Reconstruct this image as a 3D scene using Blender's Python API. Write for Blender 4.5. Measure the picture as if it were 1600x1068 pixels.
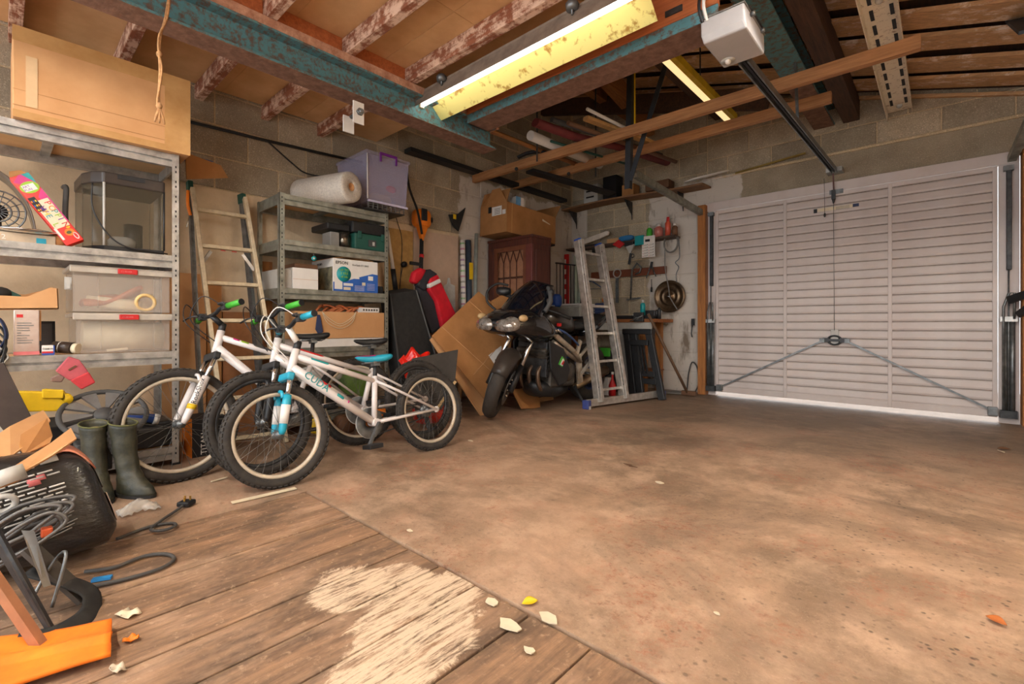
import bpy, bmesh, math, random
from mathutils import Vector, Matrix, Euler
for o in list(bpy.data.objects): bpy.data.objects.remove(o)
SC = bpy.context.scene
COL = SC.collection
PI = math.pi
rnd = random.Random(7)

# ---------------------------------------------------------------- camera, world, light, exposure
VL, VD, HY, CH = 1470.0, -5.0, 508.0, 0.8
FPX = math.sqrt((VL - 800) * (800 - VD))
YAW = math.atan((VL - 800) / FPX)
cd = bpy.data.cameras.new('camera'); cam = bpy.data.objects.new('camera', cd); COL.objects.link(cam)
cam.location = (0, 0, CH); cam.rotation_euler = (PI / 2, 0, YAW)
cd.sensor_fit = 'HORIZONTAL'; cd.sensor_width = 36.0; cd.lens = 36.0 * FPX / 1600.0
cd.shift_y = (HY - 534.0) / 1600.0; cd.clip_start = 0.02; cd.clip_end = 100
SC.camera = cam
W = bpy.data.worlds.new('world'); SC.world = W; W.use_nodes = True
bg = W.node_tree.nodes['Background']; bg.inputs[0].default_value = (0.93, 0.97, 1.0, 1); bg.inputs[1].default_value = 2.0
SC.view_settings.view_transform = 'Standard'; SC.view_settings.look = 'None'
SC.view_settings.gamma = 1.0; SC.view_settings.use_curve_mapping = False
SC.view_settings.exposure = 0.97
TUBE_W, TUBE_N = 5.0, 128.0          # emission of the old tube in view, of the unseen fill tubes added out of frame

SX, CX = math.sin(YAW), math.cos(YAW)
def at(px, py, X=None, Y=None, Z=None):
    """a point of the room: pixel of the photograph + one known coordinate"""
    u = (px - 800) / FPX; v = (HY - py) / FPX
    r = Vector((u * CX - SX, u * SX + CX, v))
    t = X / r.x if X is not None else (Y / r.y if Y is not None else (Z - CH) / r.z)
    return Vector((0, 0, CH)) + r * t

# ---------------------------------------------------------------- materials
MATS = {}
def newmat(name):
    m = bpy.data.materials.new(name); m.use_nodes = True
    return m, m.node_tree, m.node_tree.nodes['Principled BSDF']
def nd(t, typ, **k):
    n = t.nodes.new(typ)
    for a, b in k.items():
        if a.startswith('i_'):
            key = a[2:]; n.inputs[int(key) if key.isdigit() else key].default_value = b
        else: setattr(n, a, b)
    return n
def c4(c): return (c[0], c[1], c[2], 1)
def S(r, g, b):
    """sRGB 0-255 to linear"""
    f = lambda v: (v / 255 / 12.92) if v / 255 <= 0.04045 else ((v / 255 + 0.055) / 1.055) ** 2.4
    return (f(r), f(g), f(b))
def mixc(t, fac, a, b, mode='MIX'):
    n = t.nodes.new('ShaderNodeMix'); n.data_type = 'RGBA'; n.blend_type = mode
    for sock, v in ((0, fac), (6, a), (7, b)):
        if hasattr(v, 'is_output'): t.links.new(v, n.inputs[sock])
        elif isinstance(v, (int, float)): n.inputs[sock].default_value = v
        else: n.inputs[sock].default_value = c4(v)
    return n.outputs[2]
def mth(t, op, a, b=None, c=None, clamp=False):
    n = t.nodes.new('ShaderNodeMath'); n.operation = op; n.use_clamp = clamp
    for i, v in enumerate((a, b, c)):
        if v is None: continue
        if hasattr(v, 'is_output'): t.links.new(v, n.inputs[i])
        else: n.inputs[i].default_value = v
    return n.outputs[0]
def ramp(t, src, a, b):
    n = t.nodes.new('ShaderNodeMapRange'); n.clamp = True
    t.links.new(src, n.inputs[0]); n.inputs[1].default_value = a; n.inputs[2].default_value = b
    return n.outputs[0]
def noise(t, vec, scale, detail=4, rough=0.6, sc3=None, dist=0.0):
    if sc3:
        mp = t.nodes.new('ShaderNodeMapping'); t.links.new(vec, mp.inputs[0]); mp.inputs[3].default_value = sc3; vec = mp.outputs[0]
    n = nd(t, 'ShaderNodeTexNoise'); t.links.new(vec, n.inputs['Vector'])
    n.inputs['Scale'].default_value = scale; n.inputs['Detail'].default_value = detail; n.inputs['Roughness'].default_value = rough
    n.inputs['Distortion'].default_value = dist
    return n.outputs[0]
def objco(t): return t.nodes.new('ShaderNodeTexCoord').outputs['Object']
def wpos(t): return t.nodes.new('ShaderNodeNewGeometry').outputs['Position']
def bump(t, bsdf, h, strength=0.3, dist=0.01):
    b = nd(t, 'ShaderNodeBump'); b.inputs['Strength'].default_value = strength; b.inputs['Distance'].default_value = dist
    t.links.new(h, b.inputs['Height']); t.links.new(b.outputs[0], bsdf.inputs['Normal'])
def mat(name, col, rough=0.6, metal=0.0, var=0.25, scale=12.0, col2=None, bmp=0.0, sc3=None, spec=None, coat=0, alpha=None, trans=0, thr=(0.35, 0.65), tint=0.0):
    """generic procedural material: two tones mixed by noise, optional bump"""
    if name in MATS: return MATS[name]
    m, t, b = newmat(name)
    if col2 is None: col2 = tuple(max(0, v * (1 - var)) for v in col)
    n = noise(t, objco(t), scale, 5, 0.62, sc3)
    f = ramp(t, n, *thr)
    cout = mixc(t, f, col, col2)
    if tint:
        oi = nd(t, 'ShaderNodeObjectInfo'); k = nd(t, 'ShaderNodeMapRange'); t.links.new(oi.outputs['Random'], k.inputs[0])
        k.inputs[3].default_value = 1 - tint; k.inputs[4].default_value = 1 + tint
        hs = nd(t, 'ShaderNodeHueSaturation'); t.links.new(cout, hs.inputs['Color']); t.links.new(k.outputs[0], hs.inputs['Value']); cout = hs.outputs[0]
    t.links.new(cout, b.inputs['Base Color'])
    b.inputs['Roughness'].default_value = rough; b.inputs['Metallic'].default_value = metal
    if spec is not None: b.inputs['Specular IOR Level'].default_value = spec
    if coat: b.inputs['Coat Weight'].default_value = coat
    if alpha is not None: b.inputs['Alpha'].default_value = alpha
    if trans: b.inputs['Transmission Weight'].default_value = trans
    if bmp: bump(t, b, n, bmp, 0.01)
    MATS[name] = m
    return m
def emat(name, col, strength):
    m, t, b = newmat(name); b.inputs['Base Color'].default_value = c4(col)
    b.inputs['Emission Color'].default_value = c4(col); b.inputs['Emission Strength'].default_value = strength
    MATS[name] = m; return m
def clear(name, col, fac, rough=0.1):
    """thin clear plastic or glass: part see-through, part tinted gloss"""
    m, t, b = newmat(name); out = t.nodes['Material Output']
    tr = nd(t, 'ShaderNodeBsdfTransparent'); mx = nd(t, 'ShaderNodeMixShader')
    n = noise(t, objco(t), 9, 3); f = mth(t, 'MULTIPLY_ADD', n, 0.08, fac - 0.04)
    t.links.new(f, mx.inputs[0]); t.links.new(tr.outputs[0], mx.inputs[1]); t.links.new(b.outputs[0], mx.inputs[2])
    t.links.new(mx.outputs[0], out.inputs[0])
    b.inputs['Base Color'].default_value = c4(col); b.inputs['Roughness'].default_value = rough
    MATS[name] = m; return m

def paint_mask(t, p):
    """white masonry paint: end of the left wall, pier left of the door, stub of the lintel"""
    sx = nd(t, 'ShaderNodeSeparateXYZ'); t.links.new(p, sx.inputs[0])
    n = mth(t, 'MULTIPLY_ADD', noise(t, p, 5.0, 4), 0.22, -0.11)
    x = mth(t, 'ADD', sx.outputs[0], n); y = mth(t, 'ADD', sx.outputs[1], n); z = mth(t, 'ADD', sx.outputs[2], n)
    st = lambda v, a: ramp(t, v, a - 0.012, a + 0.012)
    left = mth(t, 'MULTIPLY', st(y, 3.47), mth(t, 'MULTIPLY', mth(t, 'SUBTRACT', 1.0, st(sx.outputs[0], -3.7)), mth(t, 'SUBTRACT', 1.0, st(z, 2.47))))
    far = mth(t, 'MULTIPLY', st(sx.outputs[1], 5.5), mth(t, 'MULTIPLY', st(x, -2.76), mth(t, 'MULTIPLY', mth(t, 'SUBTRACT', 1.0, st(x, -1.64)), mth(t, 'SUBTRACT', 1.0, st(z, 2.5)))))
    m = mth(t, 'MAXIMUM', left, far)
    worn = ramp(t, noise(t, p, 7.0, 6, 0.7), 0.30, 0.40)
    stain = ramp(t, noise(t, p, 2.2, 5, 0.7, (1.6, 1.6, 0.45)), 0.42, 0.30)
    return mth(t, 'MULTIPLY', m, worn), stain
def block_material(name, base, base2, mortar=False):
    m, t, b = newmat(name); p = wpos(t)
    oi = nd(t, 'ShaderNodeObjectInfo')
    c = mixc(t, ramp(t, noise(t, p, 3.0, 5), 0.35, 0.65), base, base2)
    sp = noise(t, p, 130, 2, 0.7)
    c = mixc(t, ramp(t, sp, 0.58, 0.72), c, tuple(v * 1.7 for v in base)); c = mixc(t, ramp(t, sp, 0.40, 0.28), c, tuple(v * 0.45 for v in base))
    if not mortar:
        hs = nd(t, 'ShaderNodeHueSaturation'); k = nd(t, 'ShaderNodeMapRange'); t.links.new(oi.outputs['Random'], k.inputs[0])
        k.inputs[3].default_value = 0.74; k.inputs[4].default_value = 1.2; t.links.new(k.outputs[0], hs.inputs['Value']); t.links.new(c, hs.inputs['Color']); c = hs.outputs[0]
    pm, st = paint_mask(t, p)
    white = mixc(t, st, S(206, 196, 184), S(128, 112, 96))
    c = mixc(t, pm, c, white)
    t.links.new(c, b.inputs['Base Color']); b.inputs['Roughness'].default_value = 0.92
    bump(t, b, noise(t, p, 70, 4, 0.7), 0.5, 0.008)
    MATS[name] = m
block_material('block', S(180, 164, 140), S(154, 139, 117))
block_material('mortar', S(206, 184, 150), S(184, 162, 130), True)

def floor_material():
    m, t, b = newmat('concrete_floor'); p = wpos(t)
    n1 = noise(t, p, 1.1, 8, 0.7, None, 0.4); n2 = noise(t, p, 4.5, 8, 0.75); n3 = noise(t, p, 34, 6, 0.8); n4 = noise(t, p, 120, 3, 0.7)
    c = mixc(t, ramp(t, n1, 0.38, 0.60), S(184, 149, 121), S(134, 109, 86))
    c = mixc(t, mth(t, 'MULTIPLY', ramp(t, n2, 0.46, 0.62), 0.6), c, S(202, 169, 140))
    c = mixc(t, mth(t, 'MULTIPLY', ramp(t, n3, 0.42, 0.32), 0.5), c, S(120, 94, 72))
    c = mixc(t, mth(t, 'MULTIPLY', ramp(t, n4, 0.60, 0.74), 0.35), c, S(226, 200, 174))
    red = mth(t, 'MULTIPLY', ramp(t, noise(t, p, 2.0, 6, 0.75), 0.50, 0.64), ramp(t, n3, 0.46, 0.58))
    c = mixc(t, mth(t, 'MULTIPLY', red, 0.65), c, S(172, 98, 68))
    oil = mth(t, 'MULTIPLY', ramp(t, noise(t, p, 0.75, 8, 0.72, (0.7, 1.3, 1), 0.8), 0.50, 0.62), ramp(t, n2, 0.30, 0.60))
    c = mixc(t, mth(t, 'MULTIPLY', oil, 0.75), c, S(88, 72, 56))
    dirt = mth(t, 'MULTIPLY', ramp(t, n3, 0.54, 0.66), ramp(t, noise(t, p, 1.7, 5, 0.7), 0.38, 0.62))
    c = mixc(t, mth(t, 'MULTIPLY', dirt, 0.75), c, S(92, 72, 54))
    # darker tone growing towards the door, with ragged edges
    sx = nd(t, 'ShaderNodeSeparateXYZ'); t.links.new(p, sx.inputs[0])
    d = mth(t, 'ADD', sx.outputs[1], mth(t, 'MULTIPLY', noise(t, p, 1.3, 8, 0.72), 2.4))
    c = mixc(t, mth(t, 'MULTIPLY', ramp(t, d, 4.2, 5.8), mth(t, 'MULTIPLY_ADD', ramp(t, n2, 0.32, 0.6), 0.45, 0.32)), c, S(96, 80, 62))
    vo = nd(t, 'ShaderNodeTexVoronoi'); t.links.new(p, vo.inputs['Vector']); vo.inputs['Scale'].default_value = 34; vo.inputs['Randomness'].default_value = 1
    spk = mth(t, 'MULTIPLY', ramp(t, vo.outputs['Distance'], 0.24, 0.12), ramp(t, noise(t, p, 6.0, 4), 0.44, 0.56))
    near = mth(t, 'MULTIPLY', ramp(t, sx.outputs[0], -1.0, -0.1), ramp(t, sx.outputs[1], 4.6, 3.0))
    c = mixc(t, mth(t, 'MULTIPLY', mth(t, 'MULTIPLY', spk, near), 0.75), c, S(66, 50, 40))
    t.links.new(c, b.inputs['Base Color'])
    t.links.new(mth(t, 'MULTIPLY_ADD', n2, 0.35, 0.45), b.inputs['Roughness'])
    bump(t, b, mth(t, 'MULTIPLY_ADD', n3, 0.6, n2), 0.4, 0.006)
    MATS['floor'] = m
floor_material()

def plank_material():
    m, t, b = newmat('floor_plank'); p = wpos(t); oi = nd(t, 'ShaderNodeObjectInfo')
    g = noise(t, p, 3.0, 6, 0.7, (14, 1.0, 1)); g2 = noise(t, p, 2.2, 6, 0.7, (2.2, 1, 1), 0.6); g3 = noise(t, p, 40, 4, 0.7)
    c = mixc(t, ramp(t, g, 0.34, 0.66), S(164, 126, 94), S(108, 82, 62))
    c = mixc(t, mth(t, 'MULTIPLY', ramp(t, g2, 0.42, 0.60), 0.8), c, S(92, 72, 56))
    c = mixc(t, mth(t, 'MULTIPLY', ramp(t, noise(t, p, 1.3, 6, 0.75, (2.6, 1, 1)), 0.5, 0.66), 0.6), c, S(190, 154, 124))
    c = mixc(t, mth(t, 'MULTIPLY', ramp(t, g3, 0.58, 0.7), 0.45), c, S(196, 164, 132))
    hs = nd(t, 'ShaderNodeHueSaturation'); k = nd(t, 'ShaderNodeMapRange'); t.links.new(oi.outputs['Random'], k.inputs[0])
    k.inputs[3].default_value = 0.88; k.inputs[4].default_value = 1.1; t.links.new(k.outputs[0], hs.inputs['Value']); t.links.new(c, hs.inputs['Color']); c = hs.outputs[0]
    # spilled white paint, brushed out towards the slab joint
    sx = nd(t, 'ShaderNodeSeparateXYZ'); t.links.new(p, sx.inputs[0])
    w = mth(t, 'MULTIPLY_ADD', noise(t, p, 5.5, 8, 0.8, (1.6, 1.0, 1), 0.8), 1.3, -0.65)
    def blob(cx, cy, rx, ry, a):
        dx = mth(t, 'SUBTRACT', sx.outputs[0], cx); dy = mth(t, 'SUBTRACT', sx.outputs[1], cy)
        ca, sa = math.cos(a), math.sin(a)
        ux = mth(t, 'DIVIDE', mth(t, 'ADD', mth(t, 'MULTIPLY', dx, ca), mth(t, 'MULTIPLY', dy, sa)), rx)
        uy = mth(t, 'DIVIDE', mth(t, 'SUBTRACT', mth(t, 'MULTIPLY', dy, ca), mth(t, 'MULTIPLY', dx, sa)), ry)
        r = mth(t, 'SQRT', mth(t, 'ADD', mth(t, 'MULTIPLY', ux, ux), mth(t, 'MULTIPLY', uy, uy)))
        return ramp(t, mth(t, 'ADD', r, mth(t, 'MULTIPLY', w, 1.3)), 1.0, 0.86)
    f = blob(*BLOBS[0])
    for q in BLOBS[1:]: f = mth(t, 'MAXIMUM', f, blob(*q))
    f = mth(t, 'MULTIPLY', f, ramp(t, noise(t, p, 5.0, 5, 0.8, (11, 1.2, 1)), 0.40, 0.52))
    c = mixc(t, mth(t, 'MULTIPLY', f, 0.92), c, S(216, 190, 160))
    t.links.new(c, b.inputs['Base Color']); b.inputs['Roughness'].default_value = 0.75
    bump(t, b, mth(t, 'ADD', g, g3), 0.3, 0.006)
    MATS['floor_plank'] = m
BLOBS = [(-1.09, 0.82, 0.16, 0.22, 0.1), (-0.97, 0.68, 0.13, 0.24, 0.15), (-1.33, 0.74, 0.15, 0.13, -0.2), (-1.22, 0.90, 0.16, 0.07, 0.1), (-0.86, 0.47, 0.04, 0.09, 0.3)]
plank_material()

def render_wall_material():
    m, t, b = newmat('wall_render'); p = wpos(t)
    c = mixc(t, ramp(t, noise(t, p, 1.6, 6, 0.68), 0.34, 0.66), S(230, 206, 172), S(196, 172, 140))
    c = mixc(t, mth(t, 'MULTIPLY', ramp(t, noise(t, p, 1.1, 6, 0.7, (1, 1, 0.5)), 0.54, 0.7), 0.6), c, S(136, 118, 98))
    pm, st = paint_mask(t, p)
    c = mixc(t, pm, c, mixc(t, st, S(204, 194, 184), S(150, 134, 118)))
    t.links.new(c, b.inputs['Base Color']); b.inputs['Roughness'].default_value = 0.9
    bump(t, b, noise(t, p, 45, 4, 0.7), 0.3, 0.006); MATS['wall_render'] = m
render_wall_material()

def peel(name, under, paint, sc=9, thr=(0.46, 0.54)):
    m, t, b = newmat(name); p = objco(t)
    g = noise(t, p, 6, 5, 0.7, (0.6, 9, 9))
    u = mixc(t, ramp(t, g, 0.35, 0.65), under, tuple(v * 0.6 for v in under))
    f = ramp(t, mth(t, 'ADD', mth(t, 'MULTIPLY', noise(t, p, sc, 7, 0.75), 0.7), mth(t, 'MULTIPLY', g, 0.3)), *thr)
    t.links.new(mixc(t, f, u, paint), b.inputs['Base Color']); b.inputs['Roughness'].default_value = 0.85
    bump(t, b, f, 0.2, 0.003); MATS[name] = m
peel('joist', S(156, 92, 62), S(222, 186, 160))
peel('joist_plate', S(176, 120, 92), S(206, 160, 132), 14, (0.4, 0.6))
peel('roof_board', S(220, 172, 124), S(236, 212, 190), 5, (0.53, 0.60))
peel('slot_steel', S(150, 114, 88), S(238, 226, 206), 30, (0.36, 0.46))
peel('teal_beam', S(112, 90, 76), S(86, 134, 140), 26, (0.43, 0.53))
peel('rust_beam', S(116, 82, 64), S(140, 104, 84), 18, (0.42, 0.6))

def grain(name, a, b_, rough=0.7, sc3=(0.7, 10, 10), scale=5, bm=0.15):
    m, t, b = newmat(name); p = objco(t)
    g = noise(t, p, scale, 6, 0.7, sc3, 0.6)
    t.links.new(mixc(t, ramp(t, g, 0.34, 0.66), a, b_), b.inputs['Base Color']); b.inputs['Roughness'].default_value = rough
    bump(t, b, g, bm, 0.004); MATS[name] = m
    return m
grain('timber_x', S(186, 132, 84), S(146, 98, 60))
grain('timber_dark', S(88, 60, 42), S(58, 40, 30), 0.8, (10, 0.7, 10))
grain('timber_y', S(170, 112, 58), S(126, 80, 42), 0.75, (10, 0.7, 10))
grain('timber_z', S(182, 118, 58), S(136, 84, 42), 0.75, (10, 10, 0.7))
grain('orange_plank', S(196, 112, 62), S(158, 86, 46))
grain('mahogany', S(96, 48, 34), S(62, 30, 24), 0.45, (10, 10, 0.8))
grain('bench_wood', S(170, 104, 52), S(120, 72, 38), 0.65, (0.8, 10, 10))
mat('chipboard', S(222, 178, 128), 0.8, col2=S(206, 160, 110), scale=5, bmp=0.05, tint=0.05)
mat('lintel', S(150, 134, 112), 0.92, col2=S(120, 106, 88), scale=4, bmp=0.15)
mat('galv', S(196, 194, 190), 0.42, 0.75, col2=S(152, 150, 146), scale=16)
mat('galv_dull', S(164, 164, 152), 0.5, 0.65, col2=S(124, 124, 114), scale=14)
mat('alu', S(214, 208, 200), 0.42, 0.7, col2=S(178, 170, 160), scale=18)
mat('alu_warm', S(222, 206, 174), 0.5, 0.45, col2=S(190, 172, 142), scale=18)
mat('dark_steel', S(74, 74, 74), 0.5, 0.5, col2=S(48, 48, 50), scale=20)
mat('grey_steel', S(132, 134, 134), 0.42, 0.7, col2=S(100, 102, 102), scale=20)
mat('chrome', S(220, 220, 220), 0.18, 1.0, var=0.1)
mat('black_plastic', S(34, 34, 36), 0.45, col2=S(24, 24, 25), scale=20)
mat('black_matt', S(40, 38, 36), 0.8, col2=S(28, 27, 26), scale=25)
mat('rubber', S(62, 56, 50), 0.85, col2=S(44, 40, 37), scale=25, bmp=0.1)
mat('door_groove', S(168, 156, 148), 0.7, col2=S(128, 110, 98), scale=9)
mat('door_white', S(206, 194, 188), 0.5, col2=S(194, 180, 173), scale=3)
mat('white', S(228, 222, 214), 0.6, var=0.08)
mat('cardboard', S(208, 158, 108), 0.85, col2=S(196, 144, 94), scale=4, tint=0.06)
mat('cardboard_dark', S(178, 124, 72), 0.85, col2=S(158, 108, 60), scale=4)
mat('tape', S(206, 160, 104), 0.25, col2=S(190, 142, 88), scale=10)
for nm, cc, rr in (('red', (206, 34, 34), .5), ('blue', (40, 78, 160), .5), ('orange', (240, 128, 20), .55), ('yellow', (232, 190, 20), .5), ('green', (70, 178, 50), .55),
                   ('teal', (20, 150, 152), .5), ('cyan', (34, 160, 186), .4), ('purple', (120, 36, 140), .5), ('magenta', (200, 40, 120), .5), ('navy', (36, 48, 84), .6),
                   ('dark_green', (24, 78, 66), .5), ('grey', (128, 124, 118), .6), ('dark_grey', (70, 68, 66), .7), ('cream', (226, 210, 178), .6), ('beige', (196, 176, 150), .7),
                   ('silver_grey', (190, 186, 178), .5), ('brown', (110, 74, 48), .7), ('pink', (226, 120, 120), .7), ('olive', (92, 92, 50), .7), ('lime', (150, 190, 40), .5), ('ink', (20, 20, 24), .6)):
    mat(nm, S(*cc), rr, var=0.16, scale=14)

# ---------------------------------------------------------------- mesh helpers
PM = {}
def setp(o, label=None, cat=None, group=None, kind=None):
    if label: o['label'] = label
    if cat: o['category'] = cat
    if group: o['group'] = group
    if kind: o['kind'] = kind
    return o
def wm(o): return PM.get(o.name, Matrix.Identity(4))
def empty(name, M, label=None, cat=None, group=None, kind=None):
    o = bpy.data.objects.new(name, None); COL.objects.link(o); o.empty_display_size = 0.1
    if not isinstance(M, Matrix): M = Matrix.Translation(Vector(M))
    o.matrix_world = M; PM[o.name] = M.copy()
    return setp(o, label, cat, group, kind)
def frame_from(z, ref=Vector((0, 0, 1))):
    z = z.normalized()
    if abs(z.dot(ref)) > 0.99: ref = Vector((1, 0, 0))
    x = ref.cross(z).normalized(); return x, z.cross(x)
class MB:
    def __init__(s): s.v = []; s.f = []; s.m = []; s.cur = 0; s.sm = []; s.smooth = False
    def slot(s, i): s.cur = i; return s
    def vert(s, p): s.v.append(Vector(p)); return len(s.v) - 1
    def face(s, ids): s.f.append(tuple(ids)); s.m.append(s.cur); s.sm.append(s.smooth)
    def add(s, vs, fs, M=None):
        o = len(s.v)
        for p in vs: s.v.append((M @ Vector(p)) if M is not None else Vector(p))
        for f in fs: s.face([o + i for i in f])
        return s
    BF = [(0, 3, 2, 1), (4, 5, 6, 7), (0, 1, 5, 4), (1, 2, 6, 5), (2, 3, 7, 6), (3, 0, 4, 7)]
    def box(s, x0, x1, y0, y1, z0, z1, M=None):
        return s.add([(x0, y0, z0), (x1, y0, z0), (x1, y1, z0), (x0, y1, z0), (x0, y0, z1), (x1, y0, z1), (x1, y1, z1), (x0, y1, z1)], s.BF, M)
    def bar(s, a, b, w, h, up=(0, 0, 1)):
        """rectangular bar from a to b; w across, h along up"""
        a = Vector(a); b = Vector(b); d = (b - a); x, y = frame_from(d, Vector(up))
        x *= w / 2; y *= h / 2
        return s.add([a - x - y, a + x - y, a + x + y, a - x + y, b - x - y, b + x - y, b + x + y, b - x + y], s.BF)
    def tube(s, pts, r, n=8, closed=False, caps=True, smooth=True, flat=None):
        pts = [Vector(p) for p in pts]; k = len(pts); o = len(s.v)
        rs = r if isinstance(r, (list, tuple)) else [r] * k
        px = None
        for i, p in enumerate(pts):
            if closed: d = pts[(i + 1) % k] - pts[i - 1]
            else: d = pts[min(i + 1, k - 1)] - pts[max(i - 1, 0)]
            if d.length < 1e-9: d = Vector((0, 0, 1))
            d.normalize()
            if px is None: x, y = frame_from(d)
            else:
                x = px - d * px.dot(d)
                if x.length < 1e-6: x, y = frame_from(d)
                x.normalize(); y = d.cross(x)
            px = x
            for j in range(n):
                a = 2 * PI * j / n
                s.v.append(p + x * (rs[i] * math.cos(a)) + y * (rs[i] * (flat or 1) * math.sin(a)))
        sv = s.smooth; s.smooth = smooth
        for i in range(k if closed else k - 1):
            for j in range(n):
                a = o + i * n + j; b = o + i * n + (j + 1) % n; i2 = (i + 1) % k
                s.face((a, b, o + i2 * n + (j + 1) % n, o + i2 * n + j))
        s.smooth = sv
        if caps and not closed:
            s.face([o + j for j in range(n)][::-1]); s.face([o + (k - 1) * n + j for j in range(n)])
        return s
    def cyl(s, a, b, r, n=12, r2=None, smooth=True): return s.tube([a, b], [r, r if r2 is None else r2], n, smooth=smooth)
    def lathe(s, prof, M=None, n=20, smooth=True, a0=0, a1=2 * PI):
        """profile of (radius, height) turned about local z"""
        o = len(s.v); k = len(prof); full = abs(a1 - a0 - 2 * PI) < 1e-6; nn = n if full else n + 1
        for j in range(nn):
            a = a0 + (a1 - a0) * j / n
            for (r, z) in prof:
                p = Vector((r * math.cos(a), r * math.sin(a), z)); s.v.append(M @ p if M is not None else p)
        sv = s.smooth; s.smooth = smooth
        for j in range(n):
            j2 = (j + 1) % nn
            for i in range(k - 1):
                if prof[i][0] < 1e-7 and prof[i + 1][0] < 1e-7: continue
                s.face((o + j * k + i, o + j2 * k + i, o + j2 * k + i + 1, o + j * k + i + 1))
        s.smooth = sv
        return s
    def torus(s, R, r, M=None, n=40, k=10, rz=None):
        prof = [(R + r * math.cos(2 * PI * i / k), (rz or r) * math.sin(2 * PI * i / k)) for i in range(k + 1)]
        return s.lathe(prof, M, n)
    def prism(s, poly, vec, M=None):
        """flat polygon of 3-D points pushed along vec"""
        k = len(poly); vs = [Vector(p) for p in poly] + [Vector(p) + Vector(vec) for p in poly]
        return s.add(vs, [tuple(range(k))[::-1], tuple(range(k, 2 * k))] + [(i, (i + 1) % k, (i + 1) % k + k, i + k) for i in range(k)], M)
    def grid(s, fn, nu, nv, thick=0.0, smooth=True, wrapu=False):
        """surface fn(u, v); thick gives it a second skin along its normals"""
        o = len(s.v); P_ = [[Vector(fn(i / nu, j / nv)) for j in range(nv + 1)] for i in range(nu + 1)]
        sv = s.smooth; s.smooth = smooth
        idx = [[s.vert(P_[i][j]) for j in range(nv + 1)] for i in range(nu + 1)]
        for i in range(nu):
            for j in range(nv): s.face((idx[i][j], idx[i + 1][j], idx[i + 1][j + 1], idx[i][j + 1]))
        if thick:
            def nrm(i, j):
                a = P_[min(i + 1, nu)][j] - P_[max(i - 1, 0)][j]; b = P_[i][min(j + 1, nv)] - P_[i][max(j - 1, 0)]
                q = a.cross(b); return q.normalized() if q.length > 1e-12 else Vector((0, 0, 1))
            id2 = [[s.vert(P_[i][j] - nrm(i, j) * thick) for j in range(nv + 1)] for i in range(nu + 1)]
            for i in range(nu):
                for j in range(nv): s.face((id2[i][j + 1], id2[i + 1][j + 1], id2[i + 1][j], id2[i][j]))
            for i in range(nu):
                s.face((idx[i + 1][0], idx[i][0], id2[i][0], id2[i + 1][0])); s.face((idx[i][nv], idx[i + 1][nv], id2[i + 1][nv], id2[i][nv]))
            for j in range(nv):
                s.face((idx[0][j], idx[0][j + 1], id2[0][j + 1], id2[0][j])); s.face((idx[nu][j + 1], idx[nu][j], id2[nu][j], id2[nu][j + 1]))
        s.smooth = sv
        return s
    def ball(s, c, rx, ry=None, rz=None, n=14, k=9, M=None, fn=None):
        ry = ry or rx; rz = rz or rx; c = Vector(c); o = len(s.v)
        for i in range(k + 1):
            th = PI * i / k
            for j in range(n):
                a = 2 * PI * j / n
                p = Vector((rx * math.sin(th) * math.cos(a), ry * math.sin(th) * math.sin(a), rz * math.cos(th)))
                if fn: p = fn(p)
                p = p + c; s.v.append(M @ p if M is not None else p)
        sv = s.smooth; s.smooth = True
        for i in range(k):
            for j in range(n):
                s.face((o + i * n + j, o + (i + 1) * n + j, o + (i + 1) * n + (j + 1) % n, o + i * n + (j + 1) % n))
        s.smooth = sv
        return s
    def build(s, name, mats, parent=None, local=False, bevel=0, label=None, cat=None, group=None, kind=None, origin=None, fix=True):
        me = bpy.data.meshes.new(name)
        if parent is not None:
            if not local:
                Mi = wm(parent).inverted(); vs = [Mi @ p for p in s.v]
            else: vs = s.v
        else:
            if origin is None:
                xs = [p.x for p in s.v]; ys = [p.y for p in s.v]; zs = [p.z for p in s.v]
                origin = Vector(((min(xs) + max(xs)) / 2, (min(ys) + max(ys)) / 2, min(zs)))
            vs = [p - Vector(origin) for p in s.v]
        me.from_pydata([tuple(p) for p in vs], [], s.f)
        if not isinstance(mats, (list, tuple)): mats = [mats]
        for q in mats: me.materials.append(MATS[q] if isinstance(q, str) else q)
        me.polygons.foreach_set('material_index', s.m); me.polygons.foreach_set('use_smooth', s.sm)
        me.validate(); me.update()
        if fix:
            b = bmesh.new(); b.from_mesh(me); bmesh.ops.remove_doubles(b, verts=b.verts, dist=1e-6); bmesh.ops.recalc_face_normals(b, faces=b.faces); b.to_mesh(me); b.free()
        o = bpy.data.objects.new(name, me); COL.objects.link(o)
        if parent is not None: o.parent = parent; PM[o.name] = wm(parent).copy()
        else: o.location = origin; PM[o.name] = Matrix.Translation(Vector(origin))
        if bevel:
            md = o.modifiers.new('bevel', 'BEVEL'); md.width = bevel; md.segments = 2; md.limit_method = 'ANGLE'; md.angle_limit = 0.7
        return setp(o, label, cat, group, kind)
def B(*a, **k): return MB().box(*a, **k)
def share(name, src_mesh, parent, loc, rot=None, mat_i=None):
    o = bpy.data.objects.new(name, src_mesh); COL.objects.link(o); o.parent = parent; o.location = loc
    if rot: o.rotation_euler = rot
    return o
def copy_tree(o, M, parent=None):
    c = o.copy(); COL.objects.link(c); c.parent = parent
    if parent is None: c.matrix_world = M; PM[c.name] = M.copy()
    for ch in [q for q in bpy.data.objects if q.parent == o]: copy_tree(ch, None, c)
    return c
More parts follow.
